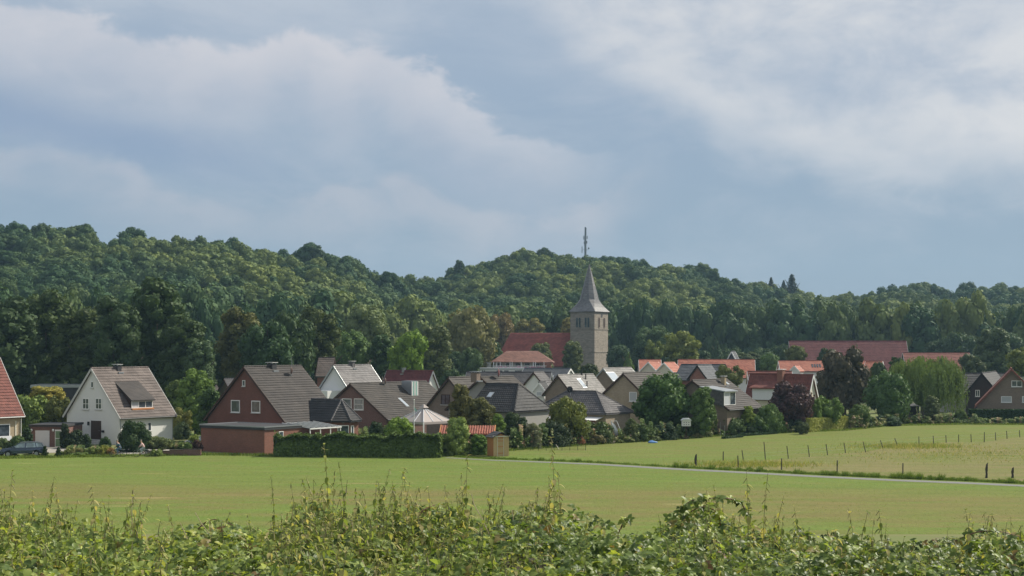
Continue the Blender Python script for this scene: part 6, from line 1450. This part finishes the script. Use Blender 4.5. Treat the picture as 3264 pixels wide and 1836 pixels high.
# ------------------------------------------------------------------ grasses
rg = np.random.default_rng(77)
def blades(name, P, hgt, wid, tint, mat, label, cat, lean=.35):
    n = len(P); th = rg.uniform(0, 2*math.pi, n); a = np.stack([np.cos(th), np.sin(th), np.zeros(n)], 1)*wid[:, None]/2
    l = rg.normal(size=(n, 3))*lean*hgt[:, None]; l[:, 2] = hgt
    V = np.stack([P-a, P+a, P+l], 1).reshape(-1, 3); o = link(name, np_mesh(name, V, np.arange(3*n).reshape(n, 3), mat, np.repeat(tint, 3)))
    return tag(o, label, cat, None, 'stuff')
grass_mat = M_leaf('grass_blades', [(0, (.07, .12, .025)), (.45, (.15, .21, .045)), (.75, (.26, .26, .09)), (1, (.36, .31, .17))], trans=.3, nscale=.2)
vk = np.abs(rg.normal(size=260))*.55
# rough verge at the field edge and along the path
P = []; Hh = []; Ti = []
for _ in range(26000):
    u = rg.uniform(-300, 3500); x, D = G(u, tab(EDGE, u)); D += rg.normal()*.45; P.append((X(u, D), D, 0)); Hh.append(rg.uniform(.08, .38)); Ti.append(rg.uniform(0, .6))
for _ in range(26000):                                 # dark verge above the path
    u = rg.uniform(1300, 3500)
    if u < 1450: x, D = G(u, tab(PATH, max(u, 1420))-2+(1420-u)*.02 if u < 1420 else tab(PATH, u)-2)
    else: x, D = G(u, tab(PATH, u))
    D += 1.7+abs(rg.normal())*.9; P.append((X(u, D), D, 0)); Hh.append(rg.uniform(.1, .45)*(.35+vk[int(u/17)])*(.45 if u < 2150 else .95)); Ti.append(rg.uniform(0, .32))
for _ in range(9000):                                  # dry weeds inside the pasture
    k = rg.integers(0, 3); cu, cv, su, sv = ((2400, 1482, 110, 5), (2900, 1424, 90, 4), (3050, 1445, 200, 14))[k]
    x, D = G(cu+rg.normal()*su, cv+rg.normal()*sv); P.append((x, D, .009)); Hh.append(rg.uniform(.1, .45)*(1 if k < 2 else .6)); Ti.append(rg.uniform(.35, 1.0))
blades('verge_grass', np.array(P), np.array(Hh), rg.uniform(.03, .09, len(P)), np.array(Ti), grass_mat, 'rough grass and weeds along the field edge and the path verge', 'grass')
n = 110000; uu = rg.uniform(-150, 3420, n); DD = 68+(rg.random(n)**.8)*134; yy = np.interp(uu, us, [edge_y(u) for u in us]); k = DD < yy-.5
P = np.stack([(uu-CX)/F*DD, DD, np.full(n, .004)], 1)[k]; m_ = len(P)
blades('meadow_grass', P, rg.uniform(.02, .055, m_), rg.uniform(.02, .05, m_), np.clip(.5+.2*rg.normal(size=m_), .2, 1), grass_mat, 'short mown grass stubble over the whole meadow', 'grass', .8)

# garden undergrowth: low mixed planting that fills the beds between houses and lawn
P = []; N = []
BED = [(1110, 1175, 1400, 8, .9), (1400, 1700, 1442, 5, 1.2), (1640, 2000, 1420, 6, 1.35), (1850, 2110, 1410, 7, 1.3), (2050, 2330, 1398, 6, 1.2), (2300, 2560, 1380, 5, .9), (2710, 2860, 1366, 4, 1.1), (2820, 3110, 1350, 3, .8), (220, 365, 1447, 4, .45), (470, 640, 1428, 5, .5), (0, 110, 1436, 5, .6), (3090, 3400, 1352, 1.5, .5)]
gb = np.random.default_rng(9); ck = gb.random(400)**1.6; ct = gb.random(400)
for (u0, u1, vc_, dv, hm_) in BED:
    for _ in range(int((u1-u0)*90)):
        u = gb.uniform(u0, u1); v = vc_+gb.uniform(-dv, dv*.5)+ (0 if vc_ < 1440 and u0 < 1400 else 0); v = min(v, tab(EDGE, u)-1.5)
        if 1400 <= u0 < 2300: v = tab(EDGE, u)-1-gb.uniform(0, 8)
        x, D = G(u, v); hh_ = hm_*(.4+1.1*ck[int(u/9)])*gb.uniform(.1, 1)**.7; P.append((x, D+gb.normal()*.5, hh_*1.35)); N.append((gb.normal()*.6, -.4+gb.normal()*.5, 1))
P = np.array(P); V, Fq = leaf_cards(gb, P, np.array(N), .12)
bt = np.clip(ct[((CX+F*P[:, 0]/P[:, 1])/9).astype(int) % 400]*.85+.1+gb.normal(size=len(P))*.12, 0, 1)
o_ = link('garden_undergrowth', np_mesh('garden_undergrowth', V, Fq, M_leaf('undergrowth_leaves', [(0, (.05, .085, .03)), (.45, (.10, .15, .05)), (.8, (.19, .21, .085)), (1, (.33, .22, .18))], trans=.2), np.repeat(bt, 4)))
tag(o_, 'low mixed garden plants filling the beds between houses and meadow', 'undergrowth', None, 'stuff')

# ------------------------------------------------------------------ foreground bramble bank
TOPV = [(-200, 1700), (0, 1672), (150, 1668), (380, 1690), (480, 1722), (620, 1672), (700, 1662), (830, 1690), (900, 1690), (980, 1640), (1100, 1632), (1250, 1650), (1350, 1632), (1420, 1622), (1520, 1640), (1650, 1635), (1720, 1625), (1800, 1650), (1900, 1665), (1985, 1690), (2100, 1680), (2180, 1640), (2260, 1628), (2340, 1660), (2420, 1655), (2500, 1700), (2580, 1735), (2750, 1728), (2900, 1722), (3050, 1735), (3150, 1705), (3264, 1700), (3500, 1710)]
fgr = np.random.default_rng(12)
HOLES = [(1490, 8.3, .17, .26), (1250, 8.6, .12, .16), (820, 8.9, .16, .17), (1100, 7.3, .15, .16), (1640, 7.4, .2, .18), (2130, 8.4, .2, .2), (2480, 7.6, .22, .2), (2600, 8.8, .2, .18), (2900, 7.3, .2, .18), (300, 7.2, .18, .18), (620, 7.5, .16, .16), (80, 8.4, .15, .15), (3100, 8.7, .2, .18), (1950, 7.0, .18, .16)]
def ztop(x, y):
    """height of the bramble canopy; it swells and dips along the bank"""
    u = CX+F*x/np.maximum(y, 1); zb_ = H-(np.interp(u, [p[0] for p in TOPV], [p[1] for p in TOPV])+12-HV)/F*9.8
    near = H-1.02+.035*np.sin(x*2.1)+.03*np.sin(x*4.7+y*1.7)
    k = np.clip((y-7.0)/2.6, 0, 1); k = k*k*(3-2*k)
    z = near*(1-k)+zb_*k+.075*np.sin(x*5.3+y*3.1)*np.sin(x*1.9-y*4.3)+.025*np.sin(x*13+y*7)
    for hu, hd, hr, hd_ in HOLES: z = z-hd_*np.exp(-((x-X(hu, hd))**2+(y-hd)**2*.8)/hr**2)
    return np.where(y > 10.1, z-.9*(y-10.1)**1.0, z)
def leaflet(fold=.12, w=.36, droop=.16):
    V = np.array([(0, 0, 0), (0, .34, .0), (0, .68, -.03), (0, 1, -droop), (-w*.75, .16, fold*.6), (-w, .42, fold), (-w*.62, .76, fold*.4-.05), (w*.75, .16, fold*.6), (w, .42, fold), (w*.62, .76, fold*.4-.05)], float)
    Q = [(0, 1, 5, 4), (1, 2, 6, 5), (0, 7, 8, 1), (1, 8, 9, 2)]; Tt = [(2, 3, 6), (2, 9, 3)]
    Fc = np.array([(a, b, c) for a, b, c, d in Q]+[(a, c, d) for a, b, c, d in Q]+Tt); return V, Fc
def trifoliate(n5=False):
    V0, F0 = leaflet(); vs = []; fs = []; off = 0
    for ang, sc, yo in ([(0, 1, .25), (75, .8, .15), (-75, .8, .15)] + ([(130, .6, .08), (-130, .6, .08)] if n5 else [])):
        a = R(ang); M_ = np.array([[math.cos(a), -math.sin(a), 0], [math.sin(a), math.cos(a), 0], [0, 0, 1]]); k = (V0*sc)@M_.T; k += np.array([-math.sin(a)*.08, yo, 0]); vs.append(k); fs.append(F0+off); off += len(k)
    return np.concatenate(vs), np.concatenate(fs)
def orient(n, nrm, rng):
    """random frames whose Z axis lies near nrm"""
    Zx = nrm/np.linalg.norm(nrm, axis=1, keepdims=True); r = rng.normal(size=(n, 3)); Xx = np.cross(r, Zx); Xx /= np.linalg.norm(Xx, axis=1, keepdims=True); Yx = np.cross(Zx, Xx); return np.stack([Xx, Yx, Zx], 2)
def scatter(Vt, Ft, P, Rm, S):
    n = len(P); V = np.einsum('nij,vj->nvi', Rm, Vt)*S[:, None, None]+P[:, None, :]; Fa = Ft[None]+(np.arange(n)*len(Vt))[:, None, None]; return V.reshape(-1, 3), Fa.reshape(-1, Ft.shape[1])
bram_mat = M_leaf('bramble_leaves', [(0, (.05, .085, .03)), (.32, (.13, .19, .06)), (.6, (.22, .285, .085)), (.82, (.33, .38, .085)), (.93, (.25, .22, .09)), (1, (.15, .095, .05))], trans=.40, rough=.45, nscale=2.5, isv=.85, spec=.22)
n = 25500; y = fgr.uniform(5.9, 10.35, n); x = (fgr.uniform(-760, 4030, n)-CX)/F*y
dep = fgr.exponential(.055, n); z = ztop(x, y)-dep
nr = np.stack([fgr.normal(size=n)*.55, -.35+fgr.normal(size=n)*.55, np.full(n, .95)], 1)
Vt, Ft = trifoliate(); S = fgr.uniform(.022, .048, n); V, Fa = scatter(Vt, Ft, np.stack([x, y, z], 1), orient(n, nr, fgr), S)
un = CX+F*x/y; patch = .5+.5*np.sin(x*2.3+1)*np.sin(y*2.9+x*.7)
tn = np.clip(.40+.20*fgr.normal(size=n)+.16*(patch-.5)-.05*(un > 1500)+.10*(un < 900), 0, 1); tn = np.where(fgr.random(n) > .955, fgr.uniform(.85, 1, n), np.minimum(tn, .84))
thk = empty('bramble_thicket', (0, 0, 0), 0, 'dense bramble and nettle thicket filling the foreground bank', 'thicket')
tag(link('bramble_leaves', np_mesh('bramble_leaves', V, Fa, bram_mat, np.repeat(tn, len(Vt))), None, thk), kind='stuff')
# dark sheet added below the leaves, hiding the ground; shade is in its colour
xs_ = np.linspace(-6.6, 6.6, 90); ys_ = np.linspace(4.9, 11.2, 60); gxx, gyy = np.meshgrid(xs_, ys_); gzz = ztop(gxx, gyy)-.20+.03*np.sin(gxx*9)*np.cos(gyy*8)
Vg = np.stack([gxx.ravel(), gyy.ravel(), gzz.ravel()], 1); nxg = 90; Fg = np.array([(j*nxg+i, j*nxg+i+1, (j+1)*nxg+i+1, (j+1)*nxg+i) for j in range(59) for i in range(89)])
m_under, t_l, p_l, o_l = material('dark_underlayer'); t_l.put(p_l.inputs['Base Color'], t_l.mix(t_l.noise(t_l.new('ShaderNodeTexCoord').outputs['Object'], 12, 6, .7), (.018, .020, .010), (.07, .055, .03))); p_l.inputs['Roughness'].default_value = 1
link('dark_underlayer', np_mesh('dark_underlayer', Vg, Fg, m_under), None, thk)

# nettles: stem with drooping toothed leaves in opposite pairs, and hanging seed strands
def nleaf():
    V = np.array([(0, 0, 0), (0, .33, .05), (0, .68, .0), (0, 1, -.16), (-.17, .18, .08), (-.20, .45, .07), (-.10, .78, -.04), (.17, .18, .08), (.20, .45, .07), (.10, .78, -.04)], float)
    return V, leaflet()[1]
NV, NF = nleaf()
nettle_mat = M_leaf('nettle_leaves', [(0, (.085, .12, .04)), (.4, (.165, .215, .07)), (.7, (.27, .29, .11)), (1, (.38, .34, .18))], trans=.42, rough=.5, nscale=3)
strand_mat = M_plain('seed_strands', (.24, .22, .11), .8, .25, 20); stem_mat = M_plain('nettle_stem', (.17, .17, .07), .7, .3, 12); cane_mat = M_plain('bramble_cane', (.17, .09, .06), .6, .3, 12); dry_mat = M_plain('dry_stalk', (.52, .43, .27), .8, .2, 9)
def nettle_spec(rng, h):
    """list of leaf transforms (pos, rot matrix, size) up a bending stem"""
    bend = rng.uniform(-.12, .12, 2); out = []; npair = max(5, int(h/.036)); st = []
    for k in range(9): q = k/8; st.append((bend[0]*q*q*h*1.5, bend[1]*q*q*h*1.5, h*q))
    for k in range(npair):
        q = (k+1)/npair; pz = h*q; px, py = bend[0]*q*q*h*1.5, bend[1]*q*q*h*1.5; a0 = k*math.pi/2+rng.uniform(-.3, .3)
        size = (.078 if q < .5 else .078-.045*(q-.5)*2)*rng.uniform(.75, 1.2)
        for s_ in (0, math.pi):
            if rng.random() < .12: continue
            a = a0+s_; el_ = rng.uniform(-.95, -.1) if q < .92 else rng.uniform(-.2, .7)
            d = np.array([math.cos(a)*math.cos(el_), math.sin(a)*math.cos(el_), math.sin(el_)]); side = np.array([-math.sin(a), math.cos(a), 0]); nn = np.cross(side, d); nn = -nn if nn[2] < 0 else nn
            out.append((np.array([px, py, pz]), np.stack([np.cross(d, nn), d, nn], 1), size))
    return st, out
# mass of smaller nettles inside the thicket
Vs = []; Fs = []; Ts = []; off = 0; stm = MB(); strm = []
dens = [(-60, 500, 190, 120), (500, 900, 60, 55), (880, 1330, 230, 150), (1330, 1560, 90, 110), (1560, 1800, 70, 100), (1800, 2180, 50, 45), (2180, 2480, 90, 90), (2480, 3320, 150, 70), (-700, -60, 90, 90), (3320, 4000, 90, 70)]
for (u0, u1, cnt, hv) in dens:
    for _ in range(cnt):
        u = fgr.uniform(u0, u1); D = fgr.uniform(6.2, 10.0); x = X(u, D); zb_ = float(ztop(np.array(x), np.array(D))); up = (fgr.beta(1.05, 3.0)*hv*1.35+6)/F*D*1.15
        h = .30+up; base_ = np.array([x, D, zb_-.30]); st, lv = nettle_spec(fgr, h); 
        stm.tube([tuple(base_+np.array(p)) for p in st[::2]], [.0028, .0025, .002, .0016, .001], 4)
        tb_ = np.clip(.5+.25*fgr.normal(), 0, 1)
        if lv:
            P = np.array([l[0] for l in lv])+base_; Rm = np.array([l[1] for l in lv]); S = np.array([l[2] for l in lv]); V, Fa = scatter(NV, NF, P, Rm, S); Vs.append(V); Fs.append(Fa+off); off += len(V); Ts.append(np.full(len(V), tb_)+np.repeat(fgr.normal(size=len(lv))*.12, len(NV)))
            for l in lv[::2]:
                if l[0][2] > h*.5: strm.append((l[0]+base_, fgr.uniform(.02, .05), fgr.uniform(0, 6.28)))
tag(link('nettle_leaves', np_mesh('nettle_leaves', np.concatenate(Vs), np.concatenate(Fs), nettle_mat, np.clip(np.concatenate(Ts), 0, 1)), None, thk), kind='stuff')
tag(stm.build('nettle_stems', stem_mat, thk), kind='stuff')
sv = []; 
for p, l, a in strm:
    d = np.array([math.cos(a)*.5, math.sin(a)*.5, -.8])*l; w_ = np.array([-math.sin(a), math.cos(a), 0])*.0022; sv += [p-w_, p+w_, p+d+w_, p+d-w_]
tag(link('seed_strands', np_mesh('seed_strands', np.array(sv), np.arange(len(sv)).reshape(-1, 4), strand_mat), None, thk), kind='stuff')

# the stalks that stand clear of the thicket, each one of its own
def leaf_mesh_variants(mat, Vb, Fb, tints, nm): return [np_mesh(nm, Vb, Fb, mat, np.full(len(Vb), t_)) for t_ in tints]
NL = leaf_mesh_variants(nettle_mat, NV, NF, (.2, .4, .6, .8, .95), 'leaf')
STK = [(23, 1507, 'at the far left with a drooping leafy head'), (150, 1583, 'slim and dark, second from the left edge'), (296, 1552, 'pale, with wispy tip left of the dry straw'), (430, 1560, 'leaning beside the pale straw above the left bank'), (545, 1608, 'short and wispy before the brown meadow stripe'), (932, 1608, 'left-hand slim one of the tan group'), (985, 1570, 'tan, with curled leaves left of the tallest tan one'), (1030, 1545, 'thin tan, close behind its taller neighbour'), (1072, 1498, 'tall tan-leaved, under the garage end of the hedge'), (1130, 1560, 'narrow with sparse leaves right of the tall tan one'), (1225, 1575, 'small tan in the dense middle clump'), (1290, 1492, 'tall straight one below the dark hedge'), (1362, 1555, 'dark bushy one beside the big bramble leaves'), (1420, 1545, 'bent tan one left of the leaning tall stalk'), (1470, 1515, 'twisted, just below the leaning tall stalk'), (1492, 1448, 'tall leaning, its tip below the wooden shed'), (1556, 1580, 'wispy one right of the pale dry cane'), (1710, 1560, 'pale and thin left of the tallest central stalk'), (1757, 1400, 'tallest of all, its tip reaching over the path start'), (1775, 1500, 'leafy companion right of the tallest stalk'), (2377, 1502, 'leafy upright one above the right bramble hump'), (2443, 1498, 'dark-stemmed slender one right of the bramble hump'), (2535, 1618, 'short faint one on the right slope of the hump'), (2716, 1622, 'wiry with a bent tip in the right-hand gap'), (2802, 1628, 'thin with leaning tip right of the wiry one'), (3150, 1640, 'faint above the arching cane at the right')]
for i, (u, vt, l) in enumerate(STK):
    D = 8.6+.9*((i*37) % 10)/10; x = X(u, D); zt_ = Z(vt, D); zb_ = float(ztop(np.array(x), np.array(D)))-.25; h = zt_-zb_
    r_ = empty('nettle_stalk', (x, D, zb_), 0, 'nettle stalk '+l, 'nettle', 'tall nettle stalks rising from the thicket')
    rng = np.random.default_rng(500+i); st, lv = nettle_spec(rng, h)
    tipx = st[-1][0]; st = [(p[0]-tipx*(p[2]/h), p[1], p[2]) for p in st]
    lean = -.10*h if 'leaning tall' in l else 0
    st = [(p[0]-lean*(1-p[2]/h), p[1], p[2]) for p in st]
    MB().tube(st, [.0034-.0026*k/8 for k in range(9)], 5).build('stem', stem_mat, r_)
    for (p, M_, s_) in lv:
        if p[2] < h*.22: continue
        o = link('leaf', NL[int(rng.integers(0, 5))], None, r_); q = p[2]/h
        px = p[0]-tipx*q-lean*(1-q); o.matrix_local = Matrix.Translation((px, p[1], p[2])) @ Matrix([[*(M_[r]*s_*1.05), 0] for r in range(3)]+[[0, 0, 0, 1]])
    sm_ = MB()
    for (p, M_, s_) in lv[::2]:
        if p[2] > h*.45:
            q = p[2]/h; a = rng.uniform(0, 6.28); b0 = Vector((p[0]-tipx*q-lean*(1-q), p[1], p[2])); sm_.bar(b0, b0+Vector((math.cos(a)*.022, math.sin(a)*.022, -.03)), .003)
    if sm_.v: sm_.build('seed_strand', strand_mat, r_)
# arching bramble canes with big leaves
TV, TF = trifoliate(True); BL = [np_mesh('leaf', TV, TF, bram_mat, np.full(len(TV), t_)) for t_ in (.12, .28, .42, .55, .74, .93)]
CN = [([(2400, 1690), (2370, 1610), (2330, 1590), (2270, 1585), (2200, 1600), (2160, 1640)], 'bramble cane arching left over the hump with dark hanging leaves'), ([(2300, 1700), (2290, 1640), (2240, 1612), (2190, 1640), (2170, 1690)], 'shorter bramble cane curling beneath the highest arch'), ([(3050, 1728), (3110, 1695), (3180, 1692), (3264, 1718), (3330, 1760)], 'reddish bramble cane arching towards the right edge'), ([(2890, 1800), (2960, 1775), (3050, 1765), (3130, 1790), (3180, 1830)], 'low reddish cane lying across the right-hand leaves'), ([(1330, 1660), (1350, 1625), (1400, 1612), (1440, 1640)], 'bramble shoot with broad dark leaves in the middle clump'), ([(1680, 1690), (1720, 1640), (1760, 1630), (1800, 1655)], 'bramble shoot at the foot of the tallest nettle'), ([(1700+270, 1700), (1992, 1662), (2000, 1655)], 'upright bramble tip with star-like leaf in the gap left of the hump'), ([(600, 1720), (650, 1668), (700, 1655), (760, 1680)], 'bramble shoot beside the leaning straw on the left')]
for i, (pth, l) in enumerate(CN):
    D = 8.9+.12*i; rng = np.random.default_rng(800+i); base_ = Vector((X(pth[0][0], D), D, Z(pth[0][1], D))); r_ = empty('bramble_cane', base_, 0, l, 'bramble cane', 'bramble canes arching above the thicket')
    pts = [Vector((X(u, D), D+.05*math.sin(k*1.7+i), Z(v, D)))-base_ for k, (u, v) in enumerate(pth)]
    fine = []
    for k in range(len(pts)-1):
        p0, p1, p2, p3 = pts[max(0, k-1)], pts[k], pts[k+1], pts[min(len(pts)-1, k+2)]
        for s_ in range(5):
            t_ = s_/5; fine.append(.5*((2*p1)+(-p0+p2)*t_+(2*p0-5*p1+4*p2-p3)*t_*t_+(-p0+3*p1-3*p2+p3)*t_**3))
    fine.append(pts[-1]); nf_ = len(fine)
    MB().tube(fine, [.0048-.0028*k/nf_ for k in range(nf_)], 6).build('stem', cane_mat, r_)
    for k in range(1, nf_):
        for rep in range(2 if i < 2 else 1):
            if rng.random() < .2: continue
            nr = np.array([[rng.normal()*.5, -.5+rng.normal()*.4, .9]]); M_ = orient(1, nr, rng)[0]*rng.uniform(.032, .055); p = fine[k]+Vector((rng.normal()*.012, rng.normal()*.012, -.005))
            o = link('leaf', BL[int(rng.integers(0, 6))], None, r_); o.matrix_local = Matrix.Translation(p) @ Matrix([[*M_[r], 0] for r in range(3)]+[[0, 0, 0, 1]])
DRY = [([(1503, 1575), (1512, 1610), (1535, 1650), (1560, 1705)], 'pale bent dry cane standing in the middle of the bank'), ([(622, 1633), (640, 1665), (666, 1700)], 'short leaning straw left of centre'), ([(575, 1668), (590, 1700), (600, 1728)], 'thin leaning straw beside the left shoot'), ([(668, 1660), (668, 1690), (672, 1705)], 'tiny upright straw right of the leaning one'), ([(425, 1562), (420, 1630), (422, 1695)], 'long straight pale straw at the left'), ([(1632, 1625), (1636, 1650), (1634, 1690)], 'thin pale straw right of the bent cane'), ([(1500, 1755), (1520, 1735), (1535, 1722)], 'broken pale straw lying in the dark hollow'), ([(20, 1840), (50, 1760), (55, 1745)], 'yellow straw at the lower left corner'), ([(0, 1640), (50, 1662), (115, 1700)], 'long reclining straw at the left edge')]
for i, (pth, l) in enumerate(DRY):
    D = 8.5+.07*i; base_ = Vector((X(pth[-1][0], D), D, Z(pth[-1][1], D)-.03)); pts = [Vector((X(u, D), D, Z(v, D)))-base_ for u, v in pth]
    o = MB().tube(pts, [.0022+.0012*k/len(pts) for k in range(len(pts))], 5).build('dry_stalk', dry_mat, None); o.location = base_; tag(o, l, 'dry stalk', 'dry stalks sticking out of the thicket')
